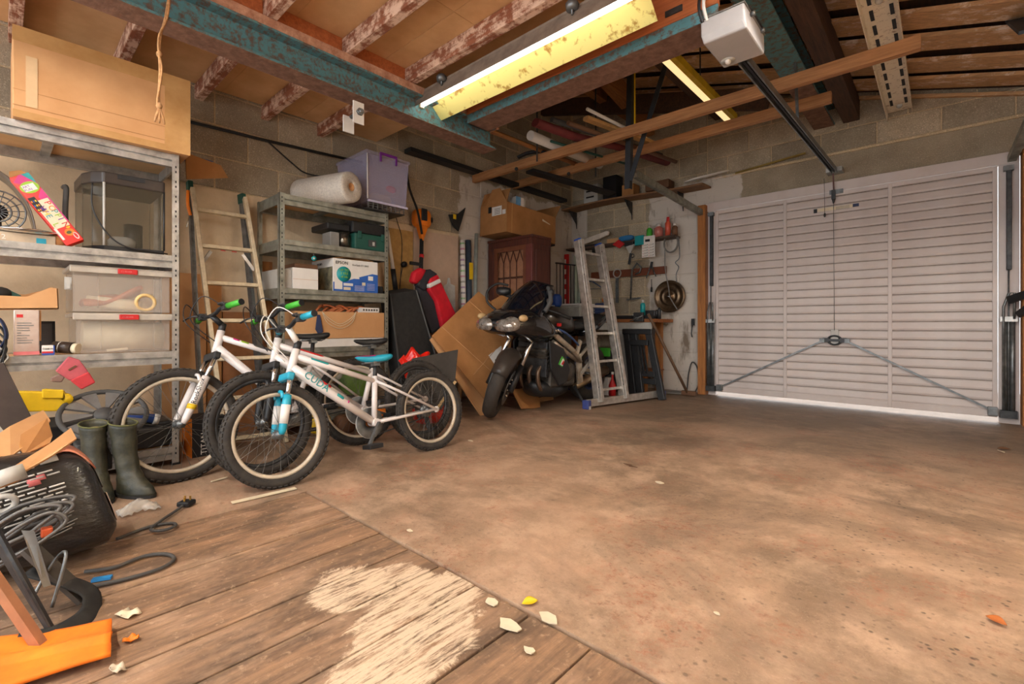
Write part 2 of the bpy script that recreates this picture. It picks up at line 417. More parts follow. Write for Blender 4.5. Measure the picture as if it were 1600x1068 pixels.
def text(s, size, M, matn, parent, name='lettering', align='LEFT', ext=0.0008, xs=1.0):
    cu = bpy.data.curves.new(name, 'FONT'); cu.body = s; cu.size = size; cu.extrude = ext; cu.align_x = align; cu.resolution_u = 2
    tmp = bpy.data.objects.new(name + '_tmp', cu); COL.objects.link(tmp)
    me = bpy.data.meshes.new_from_object(tmp.evaluated_get(bpy.context.evaluated_depsgraph_get()))
    bpy.data.objects.remove(tmp); bpy.data.curves.remove(cu)
    L = wm(parent).inverted() @ M @ Matrix.Diagonal((xs, 1, 1, 1)); me.transform(L)
    me.materials.clear(); me.materials.append(MATS[matn])
    o = bpy.data.objects.new(name, me); COL.objects.link(o); o.parent = parent; PM[o.name] = wm(parent).copy()
    return o
def basis(o, x, y, z=None):
    x = Vector(x).normalized(); y = Vector(y); y = (y - x * y.dot(x)).normalized(); z = x.cross(y)
    return Matrix(((x.x, y.x, z.x, o[0]), (x.y, y.y, z.y, o[1]), (x.z, y.z, z.z, o[2]), (0, 0, 0, 1)))
def T(x, y, z): return Matrix.Translation((x, y, z))
def RZ(a): return Matrix.Rotation(a, 4, 'Z')
def RX(a): return Matrix.Rotation(a, 4, 'X')
def RY(a): return Matrix.Rotation(a, 4, 'Y')
def lerp(a, b, t): return Vector(a) * (1 - t) + Vector(b) * t
def smoothpts(pts, n=6, closed=False):
    pts = [Vector(p) for p in pts]; k = len(pts); out = []
    for i in range(k if closed else k - 1):
        g = (lambda q: pts[q % k]) if closed else (lambda q: pts[min(max(q, 0), k - 1)])
        p0, p1, p2, p3 = g(i - 1), g(i), g(i + 1), g(i + 2)
        for j in range(n):
            t = j / n
            out.append(0.5 * ((2 * p1) + (p2 - p0) * t + (2 * p0 - 5 * p1 + 4 * p2 - p3) * t * t + (3 * p1 - p0 - 3 * p2 + p3) * t ** 3))
    if not closed: out.append(pts[-1])
    return out
# ---------------------------------------------------------------- the setting
XL, YD, XR, YB = -3.95, 5.62, 1.15, -1.2
CRS, BL = 0.2365, 0.452
RZ0, RK, RX0 = 2.69, 0.29, 0.5
def roofz(x): return RZ0 + RK * (RX0 - x)
JY = 1.0        # where the plank floor meets the slab

fl = B(XL - 0.1, XR + 0.1, JY + 0.008, YD + 2.4, -0.12, 0.0).box(XL - 0.1, -2.262, YB - 1.5, JY + 0.008, -0.12, 0.0).box(-2.262, XR + 0.1, YB - 1.5, JY + 0.008, -0.12, -0.03).build('floor', 'floor', kind='structure', label='worn brown concrete garage floor with timber planks let in at the front')
edges = [-2.258, -2.06, -1.83, -1.60, -1.41, -1.235, -1.06, -0.84, -0.64, -0.443, -0.23, -0.02, 0.2, 0.42, 0.64, 0.86, XR + 0.05]
for i in range(len(edges) - 1):
    w = edges[i + 1] - edges[i] - 0.007; h = 0.004 * rnd.random()
    B(edges[i], edges[i] + w, YB - 1.4, JY - 0.006 * rnd.random(), -0.03, -0.004 + h).build('plank', 'floor_plank', fl, bevel=0.003)

bm1 = B(-BL / 2 + 0.006, BL / 2 - 0.006, -0.03, 0.0, 0.006, CRS - 0.006)
def blockmesh():
    o = bm1.build('block', 'block', fl, local=True); me = o.data; bpy.data.objects.remove(o); return me

BLK = blockmesh()
bb = bmesh.new(); bb.from_mesh(BLK); bmesh.ops.bevel(bb, geom=[e for e in bb.edges], offset=0.004, segments=1, affect='EDGES'); bb.to_mesh(BLK); bb.free()
def lay(parent, P0, du, u0, u1, z0, z1, rows, cut=None, seed=1):
    """courses of blocks; P0 origin on the wall face, du unit vector along the wall, face normal to the left of du is outward (local -y)"""
    r = random.Random(seed); ang = math.atan2(du.y, du.x)
    for k in range(rows):
        z = z0 + k * CRS
        if z > z1 - 0.02: break
        s = u0 - (BL / 2 if (k + seed) % 2 else 0)
        while s < u1 - 0.01:
            a, b = max(s, u0), min(s + BL, u1)
            if b - a > 0.03 and not (cut and cut((a + b) / 2, z)):
                o = bpy.data.objects.new('block', BLK); COL.objects.link(o); o.parent = parent
                q = P0 + du * ((a + b) / 2); nrm = Vector((du.y, -du.x, 0))
                q = q + nrm * (-0.0255 + 0.003 * r.random())
                o.location = wm(parent).inverted() @ Vector((q.x, q.y, z))
                o.rotation_euler = (0, 0, ang); o.scale = ((b - a - 0.012) / (BL - 0.012), 1, min(1, (z1 - z) / CRS))
            s += BL
# left wall: blocks above, rendered below up to the painted end
wl = MB().prism([(XL - 0.02, YB - 0.2, -0.1), (XL - 0.02, YD + 0.02, -0.1), (XL - 0.02, YD + 0.02, 4.1), (XL - 0.02, YB - 0.2, 4.1)], (-0.12, 0, 0)).build('wall_left', 'mortar', kind='structure', label='grey concrete block wall behind the shelving, smooth render below')
B(XL - 0.03, XL + 0.012, YB - 0.2, 3.44, 0, 1.80).build('render_coat', 'wall_render', wl)
lay(wl, Vector((XL - 0.02, 0, 0)), Vector((0, 1, 0)), YB - 0.2, YD, 1.812, 4.05, 10, None, 1)
lay(wl, Vector((XL - 0.02, 0, 0)), Vector((0, 1, 0)), 3.45, YD, 1.812 - CRS * 7, 1.80, 7, None, 1)
# far wall with the door opening; lintel
OX0, OX1, LZ0, LZ1 = -2.03, 0.50, 2.215, 2.50
wf = MB().box(XL - 0.1, OX0, YD + 0.02, YD + 0.14, -0.1, 4.1).box(OX1, XR + 0.1, YD + 0.02, YD + 0.14, -0.1, 4.1).box(OX0, OX1, YD + 0.02, YD + 0.14, LZ0, 4.1).build('wall_far', 'mortar', kind='structure', label='grey block gable wall around the garage door')
du = Vector((1, 0, 0))
lay(wf, Vector((0, YD + 0.02, 0)), du, XL, OX0, 0.0, 4.02, 17, lambda u, z: z > roofz(u) + 0.1, 2)
lay(wf, Vector((0, YD + 0.02, 0)), du, OX0, XR, LZ1 + 0.0, 4.02, 7, lambda u, z: z > roofz(u) + 0.1, 3)
lay(wf, Vector((0, YD + 0.02, 0)), du, OX1, XR, 0.0, LZ1, 11, None, 4)
B(OX0 - 0.12, OX1 + 0.2, YD - 0.012, YD + 0.12, LZ0, LZ1).build('lintel', 'block', wf, bevel=0.006)
B(OX0 - 0.05, XR, YD - 0.03, YD + 0.01, LZ1 - 0.012, LZ1 + 0.018).build('mortar_bed', 'mortar', wf, bevel=0.01)
# right wall and added loft light stop, outside the photograph
B(XR, XR + 0.12, YB - 0.2, YD, -0.1, 2.7).build('wall_right', 'wall_render', kind='structure')
B(XL, XR, YB - 0.3, YB - 0.2, 2.45, 4.1).build('loft_light_stop', 'wall_render', kind='structure', label='unseen board added to keep outside light out of the loft')  # added out of view to block light leaking over the ceiling to the roof
# roof: boards laid up the slope, on a dark purlin and rafters
def rp(x, y, dz=0): return Vector((x, y, roofz(x) + dz))
rf = MB().prism([rp(XL - 0.2, YB - 0.4, 0.05), rp(XR + 0.2, YB - 0.4, 0.05), rp(XR + 0.2, YD + 0.4, 0.05), rp(XL - 0.2, YD + 0.4, 0.05)], (0, 0, 0.03)).build('roof', 'timber_dark', kind='structure', label='sloping roof deck above the garage door')
y = 2.5; k = 0
while y < YD + 0.25:
    dz = 0.012 * (k % 2) - 0.004 * rnd.random()
    MB().prism([rp(XL - 0.1, y, dz - 0.03), rp(XR + 0.1, y, dz - 0.03), rp(XR + 0.1, y + 0.325, dz + 0.012), rp(XL - 0.1, y + 0.325, dz + 0.012)], (0, 0, 0.03)).build('roof_board', 'roof_board', rf)
    y += 0.385; k += 1
MB().bar((-0.645, 2.0, 2.89), (-0.645, YD + 0.02, 2.89), 0.13, 0.2).build('purlin', 'timber_dark', rf)
MB().bar((-3.0, 2.3, 3.56), (-3.0, YD, 3.56), 0.10, 0.16).build('purlin', 'timber_y', rf)
MB().bar((-1.9, 2.3, 3.25), (-1.9, YD, 3.25), 0.07, 0.15).build('rafter', 'timber_dark', rf)
MB().bar(at(930, 100, Y=4.3), at(1018, 200, Y=5.55), 0.10, 0.22).build('rafter', 'timber_y', rf)
MB().bar((XL, 4.95, 3.72), (-1.2, 4.95, 2.95), 0.06, 0.2).build('rafter', 'timber_dark', rf)
# chipboard ceiling on joists, front half of the room
ZC = 2.535
ce = B(XL, XR, YB - 0.2, 2.42, ZC + 0.012, ZC + 0.03).build('ceiling', 'chipboard', kind='structure', label='chipboard ceiling laid over timber joists')
xs = [XL, -2.70, -1.99, -0.75, 0.4, XR]; ys = [YB - 0.2, -0.35, 0.57, 1.13, 1.705, 2.42]
for i in range(len(xs) - 1):
    for j in range(len(ys) - 1):
        B(xs[i] + 0.001, xs[i + 1] - 0.001, ys[j] + 0.001, ys[j + 1] - 0.001, ZC - 0.002 * rnd.random(), ZC + 0.012).build('ceiling_sheet', 'chipboard', ce)
for jy in (-0.85, -0.39, 0.07, 0.53, 0.985, 1.435, 1.885):
    B(XL - 0.02, XR, jy - 0.027, jy + 0.027, 2.428, ZC - 0.003).build('joist', 'joist', ce, bevel=0.003)
# timber plate on the near beam, packing pieces between the joists
MB().box(-2.74, -2.615, YB, 2.72, 2.372, 2.425).build('wall_plate', 'joist_plate', ce, bevel=0.004)
for a, b in ((0.10, 0.50), (0.56, 0.955), (1.015, 1.405), (1.465, 1.855)):
    B(-2.72, -2.67, a, b, 2.426, ZC - 0.003).build('noggin', 'orange_plank', ce)
# ground outside, seen as a bright line under the door
B(-6, 4, YD + 2.4, YD + 9, -0.14, -0.001).build('ground_outside', mat('pale_ground', (0.8, 0.8, 0.8), 0.9), kind='structure')

# steel beams (things: they could be unbolted)
def ibeam(a, b, w, h, tf, tw, name, m, parent):
    a = Vector(a); b = Vector(b); d = (b - a).normalized(); x = d.cross(Vector((0, 0, 1))).normalized()
    mb = MB()
    mb.bar(a + Vector((0, 0, tf / 2)), b + Vector((0, 0, tf / 2)), w, tf)
    mb.bar(a + Vector((0, 0, h - tf / 2)), b + Vector((0, 0, h - tf / 2)), w, tf)
    mb.bar(a + Vector((0, 0, h / 2)), b + Vector((0, 0, h / 2)), tw, h - 2 * tf)
    return mb.build(name, m, parent)
e = empty('steel_beam', (-2.68, 0.8, 2.195), 'rusty teal steel beam along the left above the shelving', None, None, 'structure')
ibeam((-2.68, YB, 2.195), (-2.68, 2.67, 2.195), 0.15, 0.172, 0.012, 0.01, 'i_section', 'teal_beam', e)
B(-2.755, -2.605, YB, 2.67, 2.1925, 2.195).build('flange_underside', 'rust_beam', e)
for q in (2.45, 2.63): MB().cyl((-2.63, q, 2.372), (-2.63, q, 2.40), 0.016, 6).build('bolt', 'grey_steel', e)
e = empty('steel_beam', (-1.5, 2.46, 2.30), 'brown and teal steel beam crossing behind the light fitting', None, None, 'structure')
B(-2.60, -0.80, 2.36, 2.56, 2.30, 2.312).build('bottom_flange', 'rust_beam', e)
B(-2.60, -0.80, 2.357, 2.369, 2.301, 2.362).build('near_flange', 'teal_beam', e)
B(-2.60, -0.80, 2.545, 2.558, 2.312, 2.362).build('far_flange', 'rust_beam', e)
B(-2.60, -2.59, 2.36, 2.56, 2.30, 2.36).build('end_cleat', 'teal_beam', e)
B(-2.60, -0.80, 2.35, 2.39, 2.362, ZC - 0.004).build('timber_packer', 'orange_plank', e, bevel=0.003)
B(-1.06, -0.97, 2.342, 2.35, 2.40, 2.43).build('bracket', 'dark_steel', e)
for q in (2.42, 2.50): MB().cyl((-2.59, q, 2.33), (-2.565, q, 2.33), 0.018, 6).build('bolt', 'grey_steel', e)
e = empty('steel_beam', (-0.98, 4.2, 2.83), 'teal steel beam running to the wall above the garage door', None, None, 'structure')
ibeam((-0.87, 2.3, 2.80), (-0.87, YD + 0.03, 2.80), 0.18, 0.17, 0.012, 0.012, 'i_section', 'teal_beam', e)
B(-0.955, -0.785, 4.35, YD, 2.788, 2.80).build('flange_plate', 'rust_beam', e)
for q in (3.2, 4.0, 4.9): MB().cyl((-0.865, q, 2.88), (-0.83, q, 2.88), 0.018, 6).build('bolt', 'grey_steel', e)

# ---------------------------------------------------------------- garage door
DY = 5.56
dr = empty('door_1', (-0.79, DY, 0), 'white ribbed steel up-and-over garage door', None, None, 'structure')
DX = [-1.90, -1.215, -1.185, -0.36, -0.33, 0.345]
B(DX[0], DX[5], DY, DY + 0.012, 0.045, 2.10).build('door_skin', 'door_groove', dr)
Z0, Z1, NS = 0.10, 2.07, 24
pit = (Z1 - Z0) / NS
for pi, (a, b) in enumerate(((DX[0] + 0.03, DX[1]), (DX[2], DX[3]), (DX[4], DX[5] - 0.03))):
    prof = [(0, 0), (0, -0.016), (pit * 0.2, -0.020), (pit * 0.84, -0.012), (pit * 0.93, 0)]
    mb = MB().prism([(a, DY + q, z) for z, q in prof], (b - a, 0, 0)); o = mb.build('slat', 'door_white', dr); me = o.data
    o.location.z = Z0
    for k in range(1, NS): share('slat', me, dr, (0, 0, Z0 + k * pit))
for a, b in ((DX[0], DX[0] + 0.03), (DX[1], DX[2]), (DX[3], DX[4]), (DX[5] - 0.03, DX[5])):
    B(a, b, DY - 0.026, DY, 0.05, 2.10).build('stile', 'door_white', dr, bevel=0.004)
B(DX[0], DX[5], DY - 0.022, DY, 2.07, 2.11).build('top_rail', 'door_white', dr, bevel=0.003)
B(DX[0], DX[5], DY - 0.022, DY + 0.004, 0.045, 0.10).build('bottom_rail', 'door_white', dr, bevel=0.003)
B(-2.00, 0.47, DY - 0.01, DY + 0.05, 2.115, 2.212).build('frame_head', 'door_white', dr, bevel=0.003)
B(-1.99, -1.905, DY - 0.01, DY + 0.05, 0, 2.115).build('frame_jamb', 'door_white', dr, bevel=0.003)
B(0.35, 0.47, DY - 0.01, DY + 0.05, 0, 2.115).build('frame_jamb', 'door_white', dr, bevel=0.003)
# lock, cables, rods
lk = B(-0.80, -0.735, DY - 0.035, DY - 0.02, 0.60, 0.76).build('lock_plate', 'silver_grey', dr, bevel=0.004)
LKM = basis((-0.768, DY - 0.045, 0.655), (1, 0, 0), (0, 0, 1))
mb = MB(); mb.torus(0.048, 0.009, LKM @ Matrix.Diagonal((1.15, 0.9, 1, 1)), 24, 8); mb.box(-0.095, -0.045, -0.022, 0.022, -0.012, 0.012, LKM).box(0.045, 0.095, -0.022, 0.022, -0.012, 0.012, LKM).box(-0.045, 0.045, -0.012, 0.012, -0.008, 0.012, LKM)
mb.build('lock_handle', 'black_plastic', lk)
for sx, ex in ((-0.87, -1.85), (-0.665, 0.315)):
    MB().bar((sx, DY - 0.045, 0.645), (ex, DY - 0.045, 0.10), 0.008, 0.016).build('locking_rod', 'grey_steel', dr)
    B(min(sx, sx * 1.0) - 0.02, sx + 0.02, DY - 0.06, DY - 0.03, 0.63, 0.67).build('rod_end', 'grey_steel', dr)
    B(ex - 0.03, ex + 0.03, DY - 0.07, DY - 0.02, 0.06, 0.13).build('latch', 'grey_steel', dr, bevel=0.004)
B(-0.81, -0.70, DY - 0.04, DY - 0.015, 2.085, 2.125).build('arm_bracket', 'grey_steel', dr)
MB().box(-0.79, -0.76, DY - 0.07, DY - 0.03, 2.03, 2.12).cyl((-0.775, DY - 0.05, 2.04), (-0.775, DY - 0.05, 1.99), 0.016, 8, 0.005).build('release_catch', 'dark_steel', dr)
MB().cyl((-0.775, DY - 0.05, 2.0), (-0.768, DY - 0.045, 0.75), 0.0022, 5).build('release_cable', 'grey_steel', dr)
MB().cyl((-0.845, DY - 0.09, 2.24), (-0.845, DY - 0.06, 1.90), 0.002, 5).ball((-0.845, DY - 0.06, 1.885), 0.010, 0.010, 0.022).build('pull_cord', 'dark_steel', dr)
st = B(-0.945, -0.577, DY - 0.0185, DY - 0.0165, 1.925, 1.965).build('maker_label', 'cream', dr)
B(-0.945, -0.915, DY - 0.0205, DY - 0.0185, 1.925, 1.965).build('label_mark', 'ink', st); B(-0.625, -0.577, DY - 0.0205, DY - 0.0185, 1.935, 1.965).build('label_mark', 'navy', st)
for k in range(3): B(-0.76, -0.65, DY - 0.0205, DY - 0.0185, 1.932 + k * 0.011, 1.936 + k * 0.011).build('label_line', 'grey', st)
# up-and-over gear left and right of the leaf
for sgn, x in ((-1, -1.945), (1, 0.405)):
    B(x - 0.012, x + 0.018, DY - 0.06, DY - 0.012, 1.25, 2.06).build('spring_cover', 'dark_steel', dr, bevel=0.003)
    MB().cyl((x, DY - 0.05, 0.08), (x, DY - 0.05, 1.25), 0.006, 6).build('lift_rod', 'grey_steel', dr)
    for q in (-0.022, 0.022):
        MB().tube([(x + q, DY - 0.05, 0.10), (x + q, DY - 0.05, 0.84)], 0.016, 10).build('tension_spring', 'grey_steel', dr)
    B(x - 0.05, x + 0.05, DY - 0.075, DY - 0.02, 0.83, 0.87).build('spring_yoke', 'galv', dr)
    B(x - 0.05, x + 0.05, DY - 0.075, DY - 0.02, 0.05, 0.11).build('spring_yoke', 'dark_steel', dr)
    B(x - 0.03, x + 0.03, DY - 0.07, DY - 0.02, 2.05, 2.09).build('spindle_bracket', 'grey_steel', dr)
    MB().tube([(x - 0.03, DY - 0.07, 0.12), (x - 0.03, DY - 0.07, 0.95), (x, DY - 0.085, 1.06), (x + 0.03, DY - 0.085, 1.06), (x + 0.03, DY - 0.07, 0.85)], 0.009, 8).build('lift_arm', 'grey_steel', dr)
MB().bar((0.40, DY - 0.10, 1.0), (0.62, DY - 0.32, 1.10), 0.02, 0.06).bar((0.45, DY - 0.13, 0.88), (0.60, DY - 0.30, 1.06), 0.02, 0.05).build('lift_arm', 'black_plastic', dr, label='black folded lifting arm')
# timber posts each side
B(-2.09, -2.0, 5.49, 5.60, 0, 2.19).build('trim_1', 'timber_z', kind='structure', bevel=0.006, label='rough orange timber post left of the garage door')
B(0.475, 0.60, 5.44, 5.60, 0, 2.19).build('trim_2', 'timber_z', kind='structure', bevel=0.006, label='rough orange timber post right of the garage door')

# ---------------------------------------------------------------- fluorescent fitting (the room's lamp), and two unseen fittings added as fill
emat('tube_glow', (1.0, 0.95, 0.86), TUBE_W); emat('tube_fill', (1.0, 0.97, 0.92), TUBE_N)
mat('reflector', S(222, 208, 128), 0.45, col2=S(160, 124, 56), scale=15, thr=(0.56, 0.66))
mat('fitting_grey', S(150, 130, 112), 0.6, col2=S(120, 102, 88), scale=12)
def strip_light(name, x0, x1, yc, z, label, tube='tube_glow'):
    e = empty(name, ((x0 + x1) / 2, yc, z), label, 'lamp')
    # trough: sloping reflector sides round the tube, box body above
    MB().prism([(x0, yc - 0.075, z + 0.12), (x0, yc - 0.115, z + 0.02), (x0, yc - 0.11, z + 0.02), (x0, yc - 0.07, z + 0.12)], (x1 - x0, 0, 0)).build('reflector_side', 'fitting_grey', e)
    MB().prism([(x0, yc + 0.01, z + 0.10), (x0, yc + 0.120, z - 0.002), (x0, yc + 0.124, z - 0.000), (x0, yc + 0.016, z + 0.104)], (x1 - x0, 0, 0)).build('reflector_side', 'reflector', e)
    B(x0, x1, yc - 0.075, yc + 0.045, z + 0.10, z + 0.135).build('body', 'fitting_grey', e, bevel=0.004)
    MB().cyl((x0 + 0.05, yc - 0.06, z + 0.045), (x1 - 0.02, yc - 0.06, z + 0.045), 0.016, 12).build('tube', tube, e)
    for q in (x0 + 0.025, x1 - 0.01): B(q - 0.018, q + 0.018, yc - 0.075, yc - 0.045, z + 0.025, z + 0.10).build('lamp_holder', 'cream', e)
    for q in (x0 + 0.3, x1 - 0.35):
        MB().cyl((q, yc - 0.10, 2.36), (q, yc - 0.10, 2.43), 0.006, 6).lathe([(0, 0), (0.03, 0.0), (0.034, 0.03), (0.02, 0.045), (0, 0.045)], T(q, yc - 0.10, 2.385), 14).tube([(q, yc - 0.1, 2.385), (q + 0.01, yc - 0.06, 2.34), (q, yc - 0.02, z + 0.135)], 0.003, 5).build('ceiling_hook', 'grey_steel', e)
    return e
strip_light('strip_light', -2.70, -1.02, 2.05, 2.285, 'long yellowed fluorescent light fitting hung under the joists')
strip_light('strip_light', -2.3, -0.65, -0.6, 2.30, 'unseen fill light fitting added behind the camera on the left', 'tube_fill')  # unseen fill lamp, added to brighten the shelving side
strip_light('strip_light', -0.36, 1.08, 2.08, 2.30, 'unseen fill light fitting added above the camera on the right', 'tube_fill')  # added out of view to light the far corner and door wall
# ---------------------------------------------------------------- shelving units
def rack(label, xf, xb, y0, y1, levels, H, m, bh=0.062):
    e = empty('metal_shelving_unit', ((xf + xb) / 2, (y0 + y1) / 2, 0), label, 'shelving')
    w = 0.036; t = 0.003
    for sx, x in ((1, xf), (-1, xb)):
        for sy, y in ((1, y1), (-1, y0)):
            mb = MB()
            mb.box(min(x, x - sx * t), max(x, x - sx * t), min(y, y - sy * w), max(y, y - sy * w), 0.0, H)
            mb.box(min(x, x - sx * w), max(x, x - sx * w), min(y, y - sy * t), max(y, y - sy * t), 0.0, H)
            p = mb.build('post', m, e)
            hm = MB(); z = 0.06
            while z < H - 0.03:
                for q in (0, 0.028): hm.box(x + sx * 0.0004, x + sx * 0.0012, y - sy * 0.018 - 0.0035, y - sy * 0.018 + 0.0035, z + q, z + q + 0.012)
                z += 0.085
            hm.build('key_slot', 'ink', p, kind='stuff')
            B(min(x, x - sx * w) - 0.003, max(x, x - sx * w) + 0.003, min(y, y - sy * w) - 0.003, max(y, y - sy * w) + 0.003, -0.0, 0.012).build('post_foot', 'black_plastic', p)
    for z in levels:
        s = B(xb + 0.006, xf - 0.006, y0 + 0.006, y1 - 0.006, z - 0.014, z - 0.004).build('shelf_board', 'chipboard', e)
        for x, sx in ((xf - 0.004, 1), (xb + 0.004, -1)):
            mb = MB(); a = x; b = x - sx * 0.014
            pr = [(a, z), (a, z - bh * 0.46), (a - sx * 0.008, z - bh * 0.52), (a - sx * 0.008, z - bh * 0.56), (a, z - bh * 0.62), (a, z - bh), (a - sx * 0.03, z - bh), (a - sx * 0.03, z - bh + 0.004), (b, z - bh + 0.004), (b, z - 0.003), (a - sx * 0.03, z - 0.003), (a - sx * 0.03, z)]
            mb.prism([(q[0], y0 + 0.004, q[1]) for q in pr], (0, y1 - y0 - 0.008, 0)); mb.build('shelf_beam', m, e)
        for y in (y0 + 0.004, y1 - 0.016): B(xb + 0.035, xf - 0.035, y, y + 0.012, z - bh, z).build('shelf_end', m, e)
        B(xb + 0.02, xf - 0.02, (y0 + y1) / 2 - 0.02, (y0 + y1) / 2 + 0.02, z - 0.034, z - 0.015).build('shelf_brace', m, e)
    return e
R1F, R1B = -3.25, -3.72
rack('galvanised shelving unit nearest the camera, long carton on top', R1F, R1B, -0.35, 0.712, (1.78, 1.20, 0.652, 0.105), 1.785, 'galv', 0.072)
R2F, R2B = -3.45, -3.87
rack('dull grey shelving unit behind the bicycles, printer box on it', R2F, R2B, 1.345, 2.232, (1.738, 1.414, 1.066, 0.632, 0.15), 1.742, 'galv_dull', 0.075)

def carton(name, label, M, sx, sy, sz, m='cardboard', tape=None, cat='box', wall=False, flaps=None, bevel=0.004, group=None):
    """closed (or open-topped) carton; local origin at the middle of its base, x across, y deep"""
    e = empty(name, M, label, cat, group)
    hx, hy = sx / 2, sy / 2
    if not wall:
        B(-hx, hx, -hy, hy, 0, sz).build('carton_body', m, e, True, bevel)
    else:
        t = 0.005
        B(-hx, hx, -hy, -hy + t, 0, sz).box(-hx, hx, hy - t, hy, 0, sz).box(-hx, -hx + t, -hy + t, hy - t, 0, sz).box(hx - t, hx, -hy + t, hy - t, 0, sz).box(-hx + t, hx - t, -hy + t, hy - t, 0, t).build('carton_body', m, e, True)
    for (side, L, ang) in (flaps or []):
        d = {'f': ((0, -hy), sx, 0), 'b': ((0, hy), sx, PI), 'l': ((-hx, 0), sy, -PI / 2), 'r': ((hx, 0), sy, PI / 2)}[side]
        Mx = T(d[0][0], d[0][1], sz) @ RZ(d[2]) @ RX(ang)
        MB().box(-d[1] / 2 + 0.003, d[1] / 2 - 0.003, -L, 0, -0.002, 0.003, Mx).build('flap', m, e, True)
    for t in (tape or []):
        B(*t).build('tape_strip', 'tape', e, True)
    return e
def along(y, x, z, ang=0): return T(x, y, z) @ RZ(PI / 2 + ang)   # local x -> +Y (along the left wall), local -y -> room

# long carton on the top shelf; slightly crushed corner
L = 0.705; yc = 0.755 - L / 2
e = carton('long_carton', 'long taped brown carton lying on top of the near shelving unit', along(yc, -3.445, 1.782), L, 0.46, 0.43, 'cardboard',
    [(-L / 2 - 0.001, L / 2 + 0.001, -0.2315, -0.2300, 0.36, 0.4315), (L / 2 - 0.12, L / 2 + 0.0015, -0.2318, -0.23, 0.0, 0.4318), (-L / 2, L / 2, -0.2314, -0.23, 0.0, 0.035), (-L / 2 - 0.001, L / 2 + 0.001, -0.231, -0.12, 0.43, 0.4312)])
B(-0.31, -0.27, -0.2325, -0.2315, 0.06, 0.30).build('tape_strip', mat('tape_shine', S(226, 190, 146), 0.12, var=0.1), e, True)
B(-L / 2, L / 2, -0.2312, -0.2308, 0.055, 0.058).build('score_line', 'cardboard_dark', e, True)
B(-L / 2, L / 2, -0.2312, -0.2308, 0.13, 0.132).build('score_line', 'cardboard_dark', e, True)
# flattened card and blue folder under its far end
MB().prism([at(290, 238, X=-3.5), at(345, 258, X=-3.55), at(357, 278, X=-3.62), at(292, 280, X=-3.66)], (-0.02, 0, 0.006)).build('card_sheet', 'cardboard_dark', label='bent brown card sheet sticking out behind the long carton', cat='card')
MB().prism([at(290, 240, X=-3.6), at(334, 252, X=-3.6), at(322, 254, X=-3.6), at(290, 243, X=-3.6)], (-0.12, 0, 0.002)).build('blue_folder', mat('folder_blue', S(30, 80, 140), 0.4), label='dark blue plastic folder under the card by the long carton', cat='folder')

# hanging twine
tw = smoothpts([at(264, -6, X=-2.6), at(258, 30, X=-2.6), at(251, 55, X=-2.6), at(249, 85, X=-2.6), at(250, 110, X=-2.6), at(248, 150, X=-2.6), at(249, 168, X=-2.6)], 4)
mb = MB(); mb.tube(tw, 0.005, 6); mb.tube([p + Vector((0.003, 0.006 * math.sin(i * 0.5), 0)) for i, p in enumerate(tw)], 0.0045, 6)
for q in (0.5, 0.97): mb.ball(tw[int(q * (len(tw) - 1))], 0.012, 0.012, 0.016)
for d in (-0.012, 0.0, 0.014): mb.tube([tw[-1], tw[-1] + Vector((0, d, -0.045)), tw[-1] + Vector((0, d * 1.4, -0.07))], [0.005, 0.006, 0.003], 6)
mb.build('twine', mat('hemp', S(196, 148, 98), 0.9, col2=S(150, 108, 70), scale=60), label='knotted hemp twine hanging in front of the long carton', cat='rope')

# ---- second shelf of the near unit
# aquarium
ax0, ax1, ay0, ay1, az = -3.70, -3.335, 0.285, 0.655, 1.202
clear('tank_glass', S(96, 88, 72), 0.24, 0.03)
e = empty('aquarium', ((ax0 + ax1) / 2, (ay0 + ay1) / 2, az), 'empty glass aquarium with black hood on the near shelving unit', 'aquarium')
q_ = [(ax1, ay0 + .105), (ax1, ay1), (ax0, ay1), (ax0, ay0 + .02), (ax1 - .14, ay0 + .03), (ax1 - .05, ay0 + .06)]
def ring(z, o=0.0): return [(x + (o if x > -3.5 else -o), y + (o if y > .5 else -o), z) for x, y in q_]
MB().prism(ring(az), (0, 0, .03)).build('base', 'black_plastic', e)
for i in range(6):
    a, b = q_[i], q_[(i + 1) % 6]; n = Vector((b[1] - a[1], a[0] - b[0], 0)).normalized() * -.005
    MB().prism([(a[0], a[1], az + .03), (b[0], b[1], az + .03), (b[0], b[1], az + .37), (a[0], a[1], az + .37)], n if n.dot(Vector((-3.52 - a[0], .47 - a[1], 0))) > 0 else -n).build('glass_pane', 'tank_glass', e)
MB().cyl((ax1 + .001, ay0 + .105, az + .03), (ax1 + .001, ay0 + .105, az + .37), .006, 8).build('corner_strip', 'silver_grey', e); MB().cyl((ax1, ay1, az + .03), (ax1, ay1, az + .37), .005, 8).build('corner_strip', 'black_plastic', e)
hood = MB().prism(ring(az + .365, .005), (0, 0, .065)).build('hood', mat('hood_smoke', S(58, 50, 46), 0.3), e, bevel=0.008)
B(ax1 + 0.004, ax1 + 0.009, ay0 + 0.16, ay0 + 0.28, az + 0.40, az + 0.425).build('finger_notch', 'black_plastic', hood)
MB().cyl((-3.6, ay1 - 0.1, az + 0.03), (-3.6, ay1 - 0.1, az + 0.2), 0.045, 14).build('filter', 'black_plastic', e)
MB().lathe([(0, 0), (0.06, 0), (0.065, 0.05), (0.05, 0.07), (0, 0.075)], T(-3.48, ay0 + 0.2, az + 0.03), 18).build('ornament_bowl', 'silver_grey', e)
